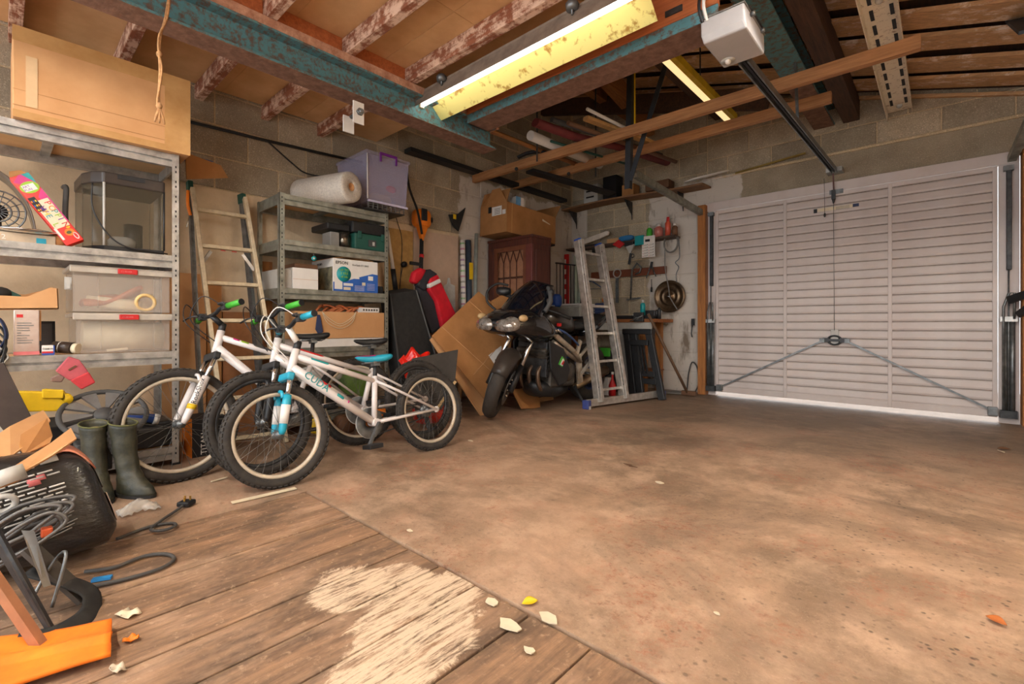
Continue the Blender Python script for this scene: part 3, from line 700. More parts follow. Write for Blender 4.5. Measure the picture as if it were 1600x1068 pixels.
MB().tube(smoothpts([(ax1 - 0.02, ay0 + 0.06, az + 0.36), (ax1 - 0.005, ay0 + 0.06, az + 0.22), (ax1 + 0.008, ay0 + 0.12, az + 0.09), (ax1 + 0.012, ay0 + 0.2, az + 0.03), (ax1 + 0.016, ay0 + 0.3, az + 0.02), (ax1 + 0.012, ay0 + 0.385, az + 0.012)]), 0.004, 6).build('power_cable', 'black_plastic', e)
MB().tube(smoothpts([(ax0 + 0.02, ay0 - 0.03, az + 0.38), (ax1 - 0.12, ay0 - 0.035, az + 0.33), (ax1 - 0.1, ay0 - 0.04, az + 0.2), (ax1 - 0.1, ay0 - 0.035, az + 0.04)]), 0.012, 8).build('air_hose', 'dark_grey', e)
# toy box leaning
a = at(104, 388, X=-3.30); b = at(20, 276, X=-3.36); c = at(131, 379, X=-3.285)
a.z = 1.206; up = (b - a); rt = Vector((0.0, 0.055, 0.035))
M = basis(a, rt, up); LL = up.length; WW = 0.078
e = empty('toy_box', M, 'narrow rainbow toy box in red, purple and yellow leaning on shelf', 'box')
B(0, WW, 0, LL, -0.05, 0).build('box_body', mat('toy_red', S(226, 44, 36), 0.35), e, True, 0.003)
def sticker(x0, x1, y0, y1, m, z=0.0006, nm='print_panel', n=0):
    if n: return MB().prism([(x0 + (x1 - x0) / 2 * (1 + math.cos(2 * PI * i / n)), y0 + (y1 - y0) / 2 * (1 + math.sin(2 * PI * i / n)), 0) for i in range(n)], (0, 0, z)).build(nm, m, e, True)
    return B(x0, x1, y0, y1, 0, z).build(nm, m, e, True)
MB().prism([(WW * .45, LL, 0), (0, LL * 0.93, 0), (WW * .7, LL * .80, 0), (WW, LL * .80, 0), (WW, LL, 0)], (0, 0, 0.0005)).build('print_panel', 'magenta', e, True)
MB().prism([(WW * .6, LL, 0), (WW * .98, LL * 0.85, 0), (WW, LL * .93, 0), (WW, LL, 0)], (0, 0, 0.0009)).build('print_panel', 'teal', e, True)
sticker(0.004, WW, LL * .745, LL * .90, 'lime', 0.0011, n=18); sticker(0.014, WW - 0.014, LL * .775, LL * .865, 'white', 0.0015)
text('ART\nFUN', 0.016, M @ T(0.03, LL * .825, 0.0016), 'purple', e, align='CENTER')
MB().prism([(WW, LL * .78, 0), (WW * .55, LL * .68, 0), (WW * .85, LL * .3, 0), (WW, LL * .28, 0)], (0, 0, 0.0007)).build('print_panel', 'magenta', e, True)
B(0.002, 0.03, LL * .50, LL * .70, 0, 0.0012).build('print_panel', 'ink', e, True)
for i in range(9): sticker(0.004 + (i % 3) * 0.008, 0.010 + (i % 3) * 0.008, LL * (.51 + (i // 3) * .06), LL * (.54 + (i // 3) * .06), ('yellow', 'blue', 'orange')[(i * 2 + i // 3) % 3], 0.0018, 'bead', 8)
for i, ch in enumerate('POPPIN'): text(ch, 0.036, M @ T(0.046, LL * (.60 - i * .062), 0.0016) @ RZ(-PI / 2), ('red', 'orange', 'teal', 'lime', 'purple', 'red')[i], e)
for i, ch in enumerate('WHEEL'): text(ch, 0.034, M @ T(0.014, LL * (.56 - i * .062), 0.0016) @ RZ(-PI / 2), ('purple', 'yellow', 'teal', 'cream', 'lime')[i], e)
B(0.008, 0.072, LL * .235, LL * .64, 0.0004, 0.0010).build('print_panel', 'cream', e, True)
sticker(0.03, 0.07, LL * .10, LL * .2, 'orange', 0.0012, n=14); sticker(0.036, 0.058, LL * .125, LL * .17, 'olive', 0.0016, n=12); sticker(0.05, 0.068, LL * .2, LL * .24, 'yellow', 0.0014, n=10)
sticker(0.004, 0.014, 0.03, LL * .25, 'white', 0.001); sticker(0.054, 0.072, 0.012, 0.05, 'white', 0.0012, n=14); sticker(0.057, 0.069, 0.017, 0.045, 'red', 0.0016, n=14)
MB().prism([(0.002, LL, -0.002), (WW * .9, LL, -0.002), (WW * .8, LL + 0.03, -0.03), (WW * .3, LL + 0.045, -0.05)], (0, 0, -0.002)).build('flap', 'cardboard_dark', e, True)
# fan heater-like round things at the frame edge
e = empty('table_fan', (-3.45, -0.02, 1.202), 'silver and black round desk fan at the photo edge on shelf', 'fan')
Mf = basis((-3.42, 0.0, 1.36), (0, 1, 0.15), (0.2, -0.1, 1))
for r in (0.10, 0.075, 0.05): MB().torus(r, 0.004, Mf, 28, 6).build('grille_ring', 'grey_steel', e)
mb = MB()
for i in range(16): mb.cyl(Mf @ Vector((0.015 * math.cos(i * PI / 8), 0.015 * math.sin(i * PI / 8), 0.012)), Mf @ Vector((0.1 * math.cos(i * PI / 8), 0.1 * math.sin(i * PI / 8), 0)), 0.0018, 4)
mb.build('grille_wire', 'grey_steel', e); MB().ball((-3.45, 0, 1.36), 0.04).build('motor', 'black_plastic', e)
MB().lathe([(0, 0), (0.09, 0), (0.085, 0.02), (0.02, 0.03), (0.016, 0.12), (0, 0.12)], T(-3.45, 0, 1.202), 20).build('stand', 'dark_grey', e)
MB().lathe([(0, 0), (0.1, 0.0), (0.13, 0.012), (0.128, 0.016), (0.095, 0.005), (0, 0.005)], T(-3.38, 0.10, 1.252), 24).build('metal_dish', 'chrome', label='shallow shiny metal dish on the flat printed box', cat='dish')
mb = MB(); mb.grid(lambda u, v: (-3.5 - 0.1 * math.sin(u * PI * .5), -0.16 + 0.26 * math.sin(u * PI * .5), 1.62 - 0.36 * (1 - math.cos(u * PI * .5)) + 0.0 * v) if False else (-3.40 - 0.18 * v, -0.05 + 0.19 * math.sin(u * PI / 2), 1.215 + 0.36 * math.cos(u * PI / 2)), 10, 1, 0.006)
mb.build('curved_sheet', mat('curved_grey', S(96, 84, 72), 0.4), label='thin grey curved plastic panel behind the toy box', cat='panel')
e = carton('printed_box', 'flat pale printed box under the metal dish', along(0.08, -3.41, 1.202, 0.02), 0.24, 0.2, 0.048, 'beige')
M = wm(e) @ basis((-0.11, -0.1008, 0.012), (1, 0, 0), (0, 0, 1)); text('BS 2', 0.032, M, 'white', e)
MB().box(0.05, 0.085, -0.102, -0.1, 0.004, 0.03).build('blue_print', 'cyan', e, True); MB().lathe([(0, -0.004), (0.028, -0.004), (0.028, 0.004), (0, 0.004)], T(0.13, -0.09, 0.026) @ RX(PI / 2), 14).build('end_flap', 'cardboard_dark', e, True)

# ---- third shelf: two clear storage boxes
clear('clear_box', S(214, 200, 186), 0.22, 0.2)
def storage_box(label, y0, y1, z, h, lid):
    e = empty('storage_box', (-3.48, (y0 + y1) / 2, z), label, 'storage box')
    x0, x1 = -3.68, -3.29; t = 0.004; ins = 0.015
    for a in ((x1 - t - ins, x1 - ins, y0 + ins, y1 - ins, z, z + h), (x0, x0 + t, y0 + ins, y1 - ins, z, z + h), (x0, x1 - ins, y0 + ins, y0 + ins + t, z, z + h), (x0, x1 - ins, y1 - ins - t, y1 - ins, z, z + h), (x0, x1 - ins, y0 + ins, y1 - ins, z, z + t)):
        B(*a).build('side', 'clear_box', e)
    for yy in (y0 + 0.11, y1 - 0.09): B(x1 - ins, x1 - ins + 0.003, yy, yy + 0.004, z + 0.02, z + h - 0.02).build('side_rib', 'clear_box', e)
    l = B(x0 - 0.005, x1 + 0.005, y0, y1, z + h, z + h + 0.022).build('lid', mat('lid_clear', S(206, 194, 178), 0.3, alpha=0.85), e, bevel=0.005)
    B(x1 - 0.004, x1 + 0.008, y0, y1, z + h - 0.014, z + h + 0.014).build('lid_rim', 'lid_clear', l, bevel=0.004)
    hd = B(x1 + 0.004, x1 + 0.016, (y0 + y1) / 2 - 0.03, (y0 + y1) / 2 + 0.055, z + h - 0.012, z + h + 0.016).build('clip_handle', 'red', l, bevel=0.004)
    text('CURVER', 0.013, basis((x1 + 0.0168, (y0 + y1) / 2 - 0.018, z + h - 0.003), (0, 1, 0), (0, 0, 1)), 'pink', hd)
    return e
e = storage_box('clear plastic storage box with red clip, lower of the stacked two', 0.262, 0.69, 0.653, 0.19, 0)
MB().lathe([(0, 0), (0.075, 0), (0.078, 0.01), (0.078, 0.31), (0.07, 0.33), (0, 0.33)], basis((-3.42, 0.31, 0.745), (1, 0, 0), (0, 0, 1)) @ RY(0) @ T(0, 0, 0) @ RX(0), 18)
MB().tube([(-3.43, 0.31, 0.745), (-3.43, 0.66, 0.738)], 0.078, 20).build('paper_roll', 'cream', label='thick roll of cream paper inside the lower storage box', cat='roll')
MB().bar((-3.335, 0.40, 0.664), (-3.335, 0.49, 0.672), 0.008, 0.012).build('chalk_stick', 'cream', label='small pale stick lying inside the lower storage box', cat='stick')
e = storage_box('clear plastic storage box with red clip, upper of the stacked two', 0.25, 0.69, 0.872, 0.218, 0)
MB().tube([(-3.42, 0.33, 0.93), (-3.34, 0.55, 0.905)], 0.034, 14).build('paper_roll', 'cream', label='slim cream paper roll inside the upper storage box', cat='roll')
MB().torus(0.042, 0.010, basis((-3.315, 0.565, 0.928), (0, 1, 0.05), (0.1, 0, 1)), 26, 8, 0.014).build('tape_roll', mat('tape_cream', S(232, 196, 130), 0.5), label='roll of cream tape inside the upper storage box', cat='tape')
MB().grid(lambda u, v: (-3.45 + 0.1 * v, 0.31 + 0.25 * u, 0.90 + 0.09 * u + 0.02 * math.sin(5 * u + 3 * v)), 8, 4, 0.02).build('brick_paper', mat('terracotta', S(196, 116, 84), 0.8), label='terracotta coloured paper wedge inside the upper storage box', cat='paper')
mb = MB().box(-3.345, -3.335, 0.235, 0.262, 0.985, 1.05).box(-3.33, -3.325, 0.24, 0.256, 0.99, 1.02); mb.build('bulldog_clip', 'silver_grey', label='grey clip hanging beside the upper storage box', cat='clip')

# ---- third shelf, left: tray, boxes, cans
e = empty('cardboard_tray', (-3.42, 0.06, 0.88), 'open torn cardboard tray resting on the upright silver box', 'tray')
MB().prism([(-3.30, -0.12, 0.872), (-3.30, 0.212, 0.884), (-3.30, 0.210, 0.985), (-3.30, 0.18, 0.99), (-3.30, 0.10, 0.94), (-3.30, -0.12, 0.945)], (-0.004, 0, 0)).build('front_wall', 'cardboard', e)
MB().prism([(-3.50, -0.12, 0.872), (-3.50, 0.212, 0.884), (-3.50, 0.205, 1.0), (-3.50, 0.10, 0.96), (-3.50, -0.12, 0.96)], (-0.004, 0, 0)).build('back_wall', 'cardboard', e)
MB().prism([(-3.30, 0.212, 0.884), (-3.50, 0.212, 0.884), (-3.50, 0.205, 1.0), (-3.30, 0.208, 0.985)], (0, -0.004, 0)).build('end_wall', 'cardboard', e)
MB().prism([(-3.30, -0.12, 0.872), (-3.30, 0.212, 0.884), (-3.50, 0.212, 0.884), (-3.50, -0.12, 0.872)], (0, 0, 0.004)).build('tray_floor', 'cardboard', e)
MB().ball((-3.40, 0.0, 0.955), 0.06, 0.055, 0.035).build('pouch', 'black_matt', label='black zipped pouch lying in the cardboard tray', cat='pouch')
MB().prism([(-3.44, 0.0, 0.90), (-3.44, 0.10, 0.90), (-3.44, 0.08, 0.95), (-3.44, 0.03, 0.98)], (0.06, 0, 0)).build('green_tool', 'dark_green', label='dark green tool poking out of the cardboard tray', cat='tool')
mat('foil', S(214, 196, 184), 0.25, 0.35, col2=S(188, 160, 148), scale=6)
e = carton('silver_box', 'upright silver pink shrink-wrapped box on the third shelf', along(0.10, -3.33, 0.653, -0.05), 0.088, 0.1, 0.222, 'foil')
B(-0.034, -0.012, -0.0515, -0.05, 0.185, 0.2).build('red_mark', 'red', e, True)
for k in range(9): B(-0.032, -0.02 + 0.045 * rnd.random(), -0.0512, -0.05, 0.06 + k * 0.012, 0.0645 + k * 0.012).build('print_line', 'grey', e, True)
B(-0.0445, 0.0445, -0.0512, -0.05, 0.004, 0.02).build('print_band', 'pink', e, True); B(0.044, 0.05, -0.03, -0.02, 0.07, 0.222).build('card_edge', 'cardboard', e, True)
e = carton('pencil_box', 'small white box with blue and red edge beside silver box', along(0.172, -3.30, 0.653), 0.045, 0.06, 0.048, 'white')
B(-0.0227, 0.0227, -0.031, -0.03, 0.0, 0.009).build('print_band', 'blue', e, True); B(-0.0227, 0.0227, -0.031, -0.03, 0.009, 0.018).build('print_band', 'red', e, True); B(0.018, 0.0227, -0.0312, -0.03, 0.0, 0.048).build('print_band', 'blue', e, True)
text('CIZIE M', 0.011, wm(e) @ basis((-0.021, -0.0312, 0.027), (1, 0, 0), (0, 0, 1)), 'ink', e)
e = empty('spray_can', (-3.33, 0.24, 0.655), 'dark brown can lying on its side by pencil box', 'can')
MB().tube([(-3.36, 0.20, 0.69), (-3.31, 0.265, 0.682)], 0.03, 14).build('can_body', mat('can_brown', S(64, 50, 42), 0.35), e); MB().tube([(-3.308, 0.268, 0.682), (-3.295, 0.285, 0.68)], 0.026, 14).build('cap', 'cream', e)
MB().tube([(-3.345, 0.219, 0.688), (-3.342, 0.224, 0.687)], 0.0305, 14).build('band', 'silver_grey', e)
e = empty('framed_picture', (-3.5, 0.17, 0.655), 'small dark picture frame leaning behind the silver box', 'frame')
Mf = basis((-3.50, 0.13, 0.655), (0.0, 1, 0.0), (-0.25, 0.25, 1))
for a in ((0, 0.012, 0, 0.17), (0.07, 0.082, 0, 0.17), (0, 0.082, 0, 0.012), (0, 0.082, 0.158, 0.17)): MB().box(a[0], a[1], a[2], a[3], 0, 0.01, Mf).build('frame_side', 'black_matt', e)
MB().box(0.01, 0.072, 0.01, 0.16, 0.001, 0.004, Mf).build('pane', 'dark_grey', e)
# dark bundle of straps at frame edge, third shelf
for k in range(5):
    pts = smoothpts([(-3.27 + 0.01 * k, -0.03, 0.86 - 0.03 * k), (-3.25, 0.015 + 0.004 * k, 0.82 - 0.04 * k), (-3.24, 0.03 - 0.003 * k, 0.74 - 0.03 * k), (-3.25, 0.01 * k - 0.01, 0.66 - 0.02 * k)])
    MB().tube(pts, 0.016, 6, flat=0.3).build('webbing_strap', ('navy', 'ink', 'dark_grey', 'black_matt', 'silver_grey')[k], label='%s webbing strap in the bundle hanging at the photo edge' % ('navy', 'glossy black', 'dark grey', 'matt black', 'silver')[k], cat='strap', group='straps hanging off the third shelf')
# pink glove over the edge of the shelf
e = empty('work_glove', (-3.22, 0.28, 0.66), 'pink and red work glove hanging over the shelf edge', 'glove')
def gl(pts, th, nm, m):
    MB().prism(pts, (th, 0, 0)).build(nm, m, e, bevel=0.006)
gp = lambda x, y, X=-3.222: at(x, y, X=X)
gl([gp(107, 556), gp(124, 562), gp(138, 580), gp(126, 590), gp(108, 594), gp(86, 579)], 0.014, 'palm', mat('glove_pink', S(196, 92, 100), 0.8))
gl([gp(138, 580, -3.215), gp(149, 597, -3.21), gp(127, 608, -3.21), gp(109, 594, -3.212)], 0.016, 'cuff', mat('glove_red', S(206, 60, 66), 0.8))
gl([gp(92, 584, -3.226), gp(102, 588, -3.226), gp(96, 597, -3.226), gp(80, 596, -3.226), gp(78, 590, -3.226)], 0.012, 'thumb', mat('glove_grey', S(140, 110, 100), 0.8))
MB().bar(gp(107, 578, -3.206), gp(119, 571, -3.206), 0.004, 0.008).build('strap_slot', 'brown', e)

# ---- near unit, floor level and underneath
B(-3.66, -3.28, 0.12, 0.46, 0.107, 0.29).build('black_crate', 'black_matt', label='black plastic crate low on the near shelving unit', cat='crate', bevel=0.01)
e = empty('drill_case', (-3.5, 0.56, 0.107), 'black tool case low on near unit behind bicycle wheel', 'case')
B(-3.62, -3.30, 0.48, 0.69, 0.107, 0.25).build('case_body', 'black_plastic', e, bevel=0.012); B(-3.302, -3.29, 0.53, 0.64, 0.2, 0.225).build('handle', 'dark_grey', e)
e = empty('blue_torch', (-3.28, 0.45, 0.30), 'blue tube torch lying behind the bicycle wheel', 'torch'); MB().tube([(-3.33, 0.42, 0.32), (-3.30, 0.60, 0.27)], 0.025, 12).build('barrel', 'blue', e); MB().tube([(-3.30, 0.60, 0.27), (-3.297, 0.625, 0.263)], 0.03, 12).build('head', 'silver_grey', e)
e = empty('power_tool_box', (-3.45, 0.82, 0), 'orange and black power tool carton on floor behind wheel', 'box')
M = T(-3.42, 0.845, 0) @ RZ(PI / 2 + 0.02)
MB().box(-0.055, 0.125, -0.09, 0.11, 0.0, 0.235, M).build('box_body', 'ink', e); MB().box(-0.057, -0.0552, -0.09, 0.11, 0.0, 0.235, M).build('end_panel', 'orange', e)
text('TITAN', 0.046, M @ basis((0.022, -0.0912, 0.012), (0, 0, 1), (-1, 0, 0)), 'white', e)
MB().box(0.036, 0.040, -0.092, -0.09, 0.01, 0.22, M).build('print_rule', 'white', e)
for k in range(4): MB().box(0.05 + k * 0.008, 0.054 + k * 0.008, -0.092, -0.09, 0.012, 0.12 + 0.02 * (k % 2), M).build('print_line', 'silver_grey', e)
MB().box(0.088, 0.094, -0.092, -0.09, 0.012, 0.06, M).build('print_line', 'orange', e)
# ---------------------------------------------------------------- bicycles
def xf(mb, M):
    mb.v = [M @ p for p in mb.v]; return mb
mat('rim_alu', S(218, 202, 178), 0.45, 0.2); mat('spoke', S(120, 118, 114), 0.35, 0.8); mat('frame_white', S(226, 216, 210), 0.3, var=0.06, coat=0.4)
def wheel(e, M, R, rimm, spokes=28, tr=0.024, disc=False):
    """tyre with tread blocks > rim, spokes, hub; local axle along y"""
    A = M @ RX(PI / 2)
    ty = MB().torus(R - tr, tr, A, 56, 12); ty = ty.build('tyre', 'rubber', e, True)
    mb = MB(); n = 60
    for i in range(n):
        a = 2 * PI * i / n
        for row, off in ((-1, 0.5), (0, 0), (1, 0.5)):
            aa = a + off * 2 * PI / n
            ph = row * 0.62; rr = (R - tr) + (tr + 0.001) * math.cos(ph); zz = (tr + 0.001) * math.sin(ph)
            Mk = A @ RZ(aa) @ T(rr, 0, zz) @ RY(-ph)
            mb.box(-0.003, 0.0035, -0.008, 0.008, -0.006, 0.006, Mk)
    mb.build('tread_block', 'rubber', ty, True, kind='stuff', fix=False)
    rr = R - 2 * tr + 0.004
    MB().lathe([(rr + 0.002, -0.012), (rr - 0.014, -0.010), (rr - 0.02, 0), (rr - 0.014, 0.010), (rr + 0.002, 0.012), (rr - 0.002, 0), (rr + 0.002, -0.012)], A, 56).build('rim', rimm, ty, True)
    mb = MB()
    for i in range(spokes):
        a = 2 * PI * i / spokes; b = a + (0.9 if (i // 2) % 2 else -0.9); z = 0.028 if i % 2 else -0.028
        mb.tube([A @ Vector((0.02 * math.cos(b), 0.02 * math.sin(b), z)), A @ Vector(((rr - 0.018) * math.cos(a), (rr - 0.018) * math.sin(a), 0))], 0.0011, 4, caps=False)
    mb.build('spoke', 'spoke', ty, True, kind='stuff', fix=False)
    MB().lathe([(0, -0.05), (0.006, -0.05), (0.007, -0.035), (0.022, -0.032), (0.022, -0.026), (0.013, -0.022), (0.013, 0.022), (0.022, 0.026), (0.022, 0.032), (0.007, 0.035), (0.006, 0.05), (0, 0.05)], A, 14).build('hub', 'grey_steel', ty, True)
    return ty
def bike(label, x0, yr, lean, R, wb, steer, c):
    M = T(x0, yr, 0) @ RZ(-PI / 2) @ RX(lean)
    e = empty('bicycle', M, label, 'bicycle')
    g = c['g']; ht, hb = Vector(g['ht']), Vector(g['hb']); bbp = Vector(g['bb']); sc = Vector(g['sc']); rh = Vector((0, 0, R)); fh = Vector((wb, 0, R))
    D = lambda s: Vector((0, s, 0))
    wheel(e, T(0, 0, R), R, c['rim'])
    # frame
    def tb(nm, a, b, r, m=None, r2=None, flat=None): return MB().tube([a, lerp(a, b, .5), b], [r, r if r2 is None else (r + r2) / 2, r if r2 is None else r2], 12, flat=flat).build(nm, m or c['fr'], e, True)
    ax = (hb - ht).normalized()
    tb('head_tube', ht + ax * -0.012, hb, 0.021); tb('top_tube', lerp(ht, hb, .2), sc, 0.0185, None, 0.015); dt = tb('down_tube', lerp(ht, hb, .72), bbp, 0.026, None, 0.021)
    tb('seat_tube', bbp, sc + (sc - bbp).normalized() * 0.03, 0.0165); MB().cyl(bbp - D(.036), bbp + D(.036), 0.022, 14).build('bottom_bracket', c['fr'], e, True)
    for s in (-1, 1):
        MB().tube([bbp + D(s * .02), lerp(bbp, rh, .35) + D(s * .04), rh + D(s * .062)], [0.011, 0.0095, 0.008], 8).build('chain_stay', c['fr'], e, True)
        MB().tube([sc + D(s * .012), lerp(sc, rh, .3) + D(s * .04), rh + D(s * .062)], [0.009, 0.0085, 0.008], 8).build('seat_stay', c['fr'], e, True)
        MB().lathe([(0, -.004), (.02, -.004), (.02, .004), (0, .004)], T(0, s * .062, R) @ RX(PI / 2), 10).build('dropout', c['fr'], e, True)
    # decals
    for (u0, u1, tube_, m, off) in c.get('decals', ()):
        a, b = {'d': (lerp(ht, hb, .72), bbp), 't': (lerp(ht, hb, .2), sc)}[tube_]
        r = 0.0235 if tube_ == 'd' else 0.0165; q = D(r * .55) + Vector((0, 0, r * .5))
        MB().tube([lerp(a, b, u0) + q, lerp(a, b, u0 + .12 * (u1 - u0)) + q, lerp(a, b, u1 - .2 * (u1 - u0)) + q, lerp(a, b, u1) + q * .9], [r * .1, r * .52, r * .5, r * .1], 10).build('frame_decal', m, e, True)
    if 'word' in c:
        a, b = lerp(ht, hb, .72), bbp; d = (b - a).normalized(); o = lerp(a, b, c['word'][2]) + D(.0255)
        yv = Vector((0, 0, 1)) - d * d.z
        text(c['word'][0], c['word'][3], M @ basis(o - yv.normalized() * 0.012, d, yv), c['word'][1], e, 'frame_lettering')
    # saddle
    sd = Vector(g['sad']); tb('seat_post', sc, sd - Vector((0, 0, .03)), 0.0125, 'black_plastic')
    def sadl(u, v):
        th = 2 * PI * v; k = u; w = 0.018 + 0.055 * (max(0, k - .35) / .65) ** 1.4; 
        x = 0.13 - 0.25 * k; h = 0.018 + 0.012 * k; ed = math.sin(PI * min(1, max(0.0, k * 1.0))) ** .35 if 0 < k < 1 else 0.05
        return (sd.x + x, w * ed * math.cos(th), sd.z + h * ed * math.sin(th) + 0.016 * (k - .5) ** 2 * 4)
    MB().grid(sadl, 14, 12).build('saddle', c['sad'][0], e, True)
    MB().grid(lambda u, v: Vector(sadl(.02 + .5 * u, .13 + .24 * v)) + Vector((0, 0, .002)), 8, 5).build('saddle_panel', c['sad'][1], e, True)
    MB().tube([(sd.x + .08, .018, sd.z - .02), (sd.x - .07, .025, sd.z - .02), (sd.x - .07, -.025, sd.z - .02), (sd.x + .08, -.018, sd.z - .02)], 0.0035, 6).box(sd.x - .02, sd.x + .02, -.02, .02, sd.z - .04, sd.z - .012).build('saddle_rail', 'grey_steel', e, True)
    # drivetrain on the far side
    MB().lathe([(.085, -.0015), (.088, .0), (.085, .0015), (.06, .002), (.03, .003), (.03, -.003), (.06, -.002), (.085, -.0015)], T(bbp.x, -.045, bbp.z) @ RX(PI / 2), 32).build('chainring', 'grey_steel', e, True)
    MB().torus(.088, .003, T(bbp.x, -.05, bbp.z) @ RX(PI / 2), 32, 6).build('chain_guard', c.get('guard', 'silver_grey'), e, True)
    ca = c.get('crank', 2.6)
    for s in (-1, 1):
        a = ca if s < 0 else ca + PI; tip = bbp + Vector((.15 * math.cos(a), s * .07, .15 * math.sin(a)))
        MB().bar(bbp + D(s * .055), tip, .02, .013).build('crank_arm', 'grey_steel', e, True)
        MB().box(tip.x - .042, tip.x + .042, min(tip.y, tip.y + s * .085), max(tip.y, tip.y + s * .085), tip.z - .012, tip.z + .012).build('pedal', 'black_plastic', e, True, 0.004)
    MB().lathe([(0, -.014), (.05, -.014), (.045, 0), (.03, .012), (0, .014)], T(0, -.045, R) @ RX(-PI / 2), 20).build('cassette', 'grey_steel', e, True)
    for s in (1, -1):
        MB().bar((bbp.x, -.047, bbp.z + s * .08), (0, -.047, R + s * .042), .006, .008).build('chain', 'dark_steel', e, True)
    MB().bar((.0, -.06, R - .02), (-.01, -.055, R - .11), .012, .03).lathe([(0, -.004), (.02, -.004), (.02, .004), (0, .004)], T(-.01, -.05, R - .11) @ RX(PI / 2), 12).build('rear_derailleur', 'dark_steel', e, True)
    # steering assembly
    up = -ax; side = Vector((0, 1, 0)); fwd = side.cross(up).normalized()
    SM = T(*ht) @ Matrix.Rotation(steer, 4, up) @ T(*(-ht))
    def fb(mb, nm, m, par=None, **k): return xf(mb, SM).build(nm, m, par or e, True, **k)
    wheel(e, SM @ T(wb, 0, R), R, c['rim'], c.get('sp', 28))
    cr = hb + ax * 0.02 + fwd * 0.012
    for s in (-1, 1):
        top = cr + side * s * .058; bot = fh + side * s * .055 + fwd * 0.0
        d = bot - top
        fb(MB().tube([top - d * .02, top + d * .42], 0.0125, 12), 'fork_stanchion', 'chrome')
        lg = fb(MB().tube([top + d * .33, top + d * .5, top + d * .93, bot], [.02, .022, .0185, .012], 12), 'fork_leg', c['fork'])
        if c.get('fkdec'): fb(MB().tube([top + d * .5, top + d * .82], [.0232, .0205], 12), 'fork_decal', c['fkdec'], lg)
        fb(MB().bar(top + d * .42 - fwd * .02, top + d * .62 - fwd * .016 - side * s * .01, .012, .02), 'brake_arm', 'dark_steel')
        fb(MB().bar(top + d * .36 - side * s * .03 - fwd * .012, top + d * .42 - side * s * .03 - fwd * .012, .012, .02), 'brake_pad', 'black_plastic')
    fb(MB().bar(cr - side * .075, cr + side * .075, .04, .035, fwd), 'fork_crown', c.get('crown', c['fork']), bevel=0.008)
    arch0 = lerp(cr, fh, .40)
    fb(MB().tube(smoothpts([arch0 - side * .055 + fwd * .02, arch0 - side * .04 + fwd * .03 + up * .03, arch0 + side * .04 + fwd * .03 + up * .03, arch0 + side * .055 + fwd * .02], 4), .009, 8), 'fork_brace', c['fork'])
    stp = ht + up * .045
    fb(MB().cyl(ht + up * .005, stp + up * .01, .019, 14), 'headset', 'black_plastic')
    be = stp + fwd * .07 + up * c.get('rise', .04)
    fb(MB().tube([stp, be], .016, 10), 'stem', c.get('stem', 'black_plastic'))
    bw = c.get('bw', .28)
    bar = [be - side * bw + up * .03 - fwd * .03, be - side * .12 + up * .02, be - side * .05, be + side * .05, be + side * .12 + up * .02, be + side * bw + up * .03 - fwd * .03]
    fb(MB().tube(smoothpts(bar, 4), .011, 10), 'handlebar', 'black_plastic')
    for k, (a, b) in enumerate(((bar[0], bar[1]), (bar[5], bar[4]))):
        gp_ = fb(MB().tube([a, lerp(a, b, .68)], .0165, 12), 'grip', c['grip'][k]); fb(MB().tube([a - (b - a) * .03, a], .0175, 12), 'grip_end', 'black_plastic', gp_)
        q = lerp(a, b, .78); s = -1 if k == 0 else 1
        fb(MB().box(-.018, .018, -.02, .02, -.018, .018, T(*q)).tube(smoothpts([q + fwd * .02, q + fwd * .05 - up * .01 + side * s * .03, q + fwd * .055 - up * .02 + side * s * .11]), .005, 6), 'brake_lever', 'dark_steel')
        fb(MB().tube(smoothpts([q + fwd * .02, q + fwd * .11 + up * .03 - side * s * .05, q + fwd * .11 - up * .09 - side * s * .12, lerp(ht, hb, .5) + fwd * .03 + side * s * .03]), .0027, 6), 'cable', c.get('cable', 'black_plastic'))
    return e
gC = dict(ht=(.835, 0, .672), hb=(.875, 0, .555), bb=(.415, 0, .235), sc=(.385, 0, .475), sad=(.37, 0, .605))
bike('white kids bicycle with turquoise fork, frontmost of the three', -2.41, 1.905, 0.18, 0.255, 0.955, -0.06,
     dict(g=gC, fr='frame_white', rim='rim_alu', fork='cyan', fkdec='white', crown='cyan', grip=('cyan', 'cyan'), cable='white', sad=('cyan', 'magenta'), stem='white', crank=2.2, bw=.26, rise=.07,
          decals=((.15, .42, 't', 'teal', .0007), (.50, .60, 'd', 'teal', .0007), (.64, .645, 'd', 'magenta', .0009)), word=('CUDA', 'teal', .12, .055)))
gR = dict(ht=(.93, 0, .73), hb=(.965, 0, .60), bb=(.45, 0, .27), sc=(.36, 0, .50), sad=(.33, 0, .70))
bike('white and red bicycle with green grips leaning in the middle', -2.66, 2.02, 0.22, 0.28, 1.05, 0.10,
     dict(g=gR, fr='frame_white', rim='dark_steel', fork='black_plastic', grip=('green', 'green'), sad=('black_plastic', 'black_matt'), crank=0.4, rise=.08,
          decals=((.12, .5, 't', 'red', .0007), (.45, .62, 'd', 'red', .0007))))
gA = dict(ht=(.80, 0, .775), hb=(.835, 0, .655), bb=(.43, 0, .29), sc=(.30, 0, .56), sad=(.27, 0, .74))
bike('white mountain bicycle with striped top tube and green grips, leftmost', -2.88, 1.665, 0.22, 0.29, 1.025, 0.12,
     dict(g=gA, fr='frame_white', rim='rim_alu', fork='frame_white', crown='black_plastic', grip=('green', 'green'), sad=('black_plastic', 'beige'), crank=1.2, sp=32, rise=.04,
          decals=((.12, .2, 't', 'magenta', .0007), (.2, .3, 't', 'lime', .0007), (.3, .8, 't', 'dark_grey', .0007))))
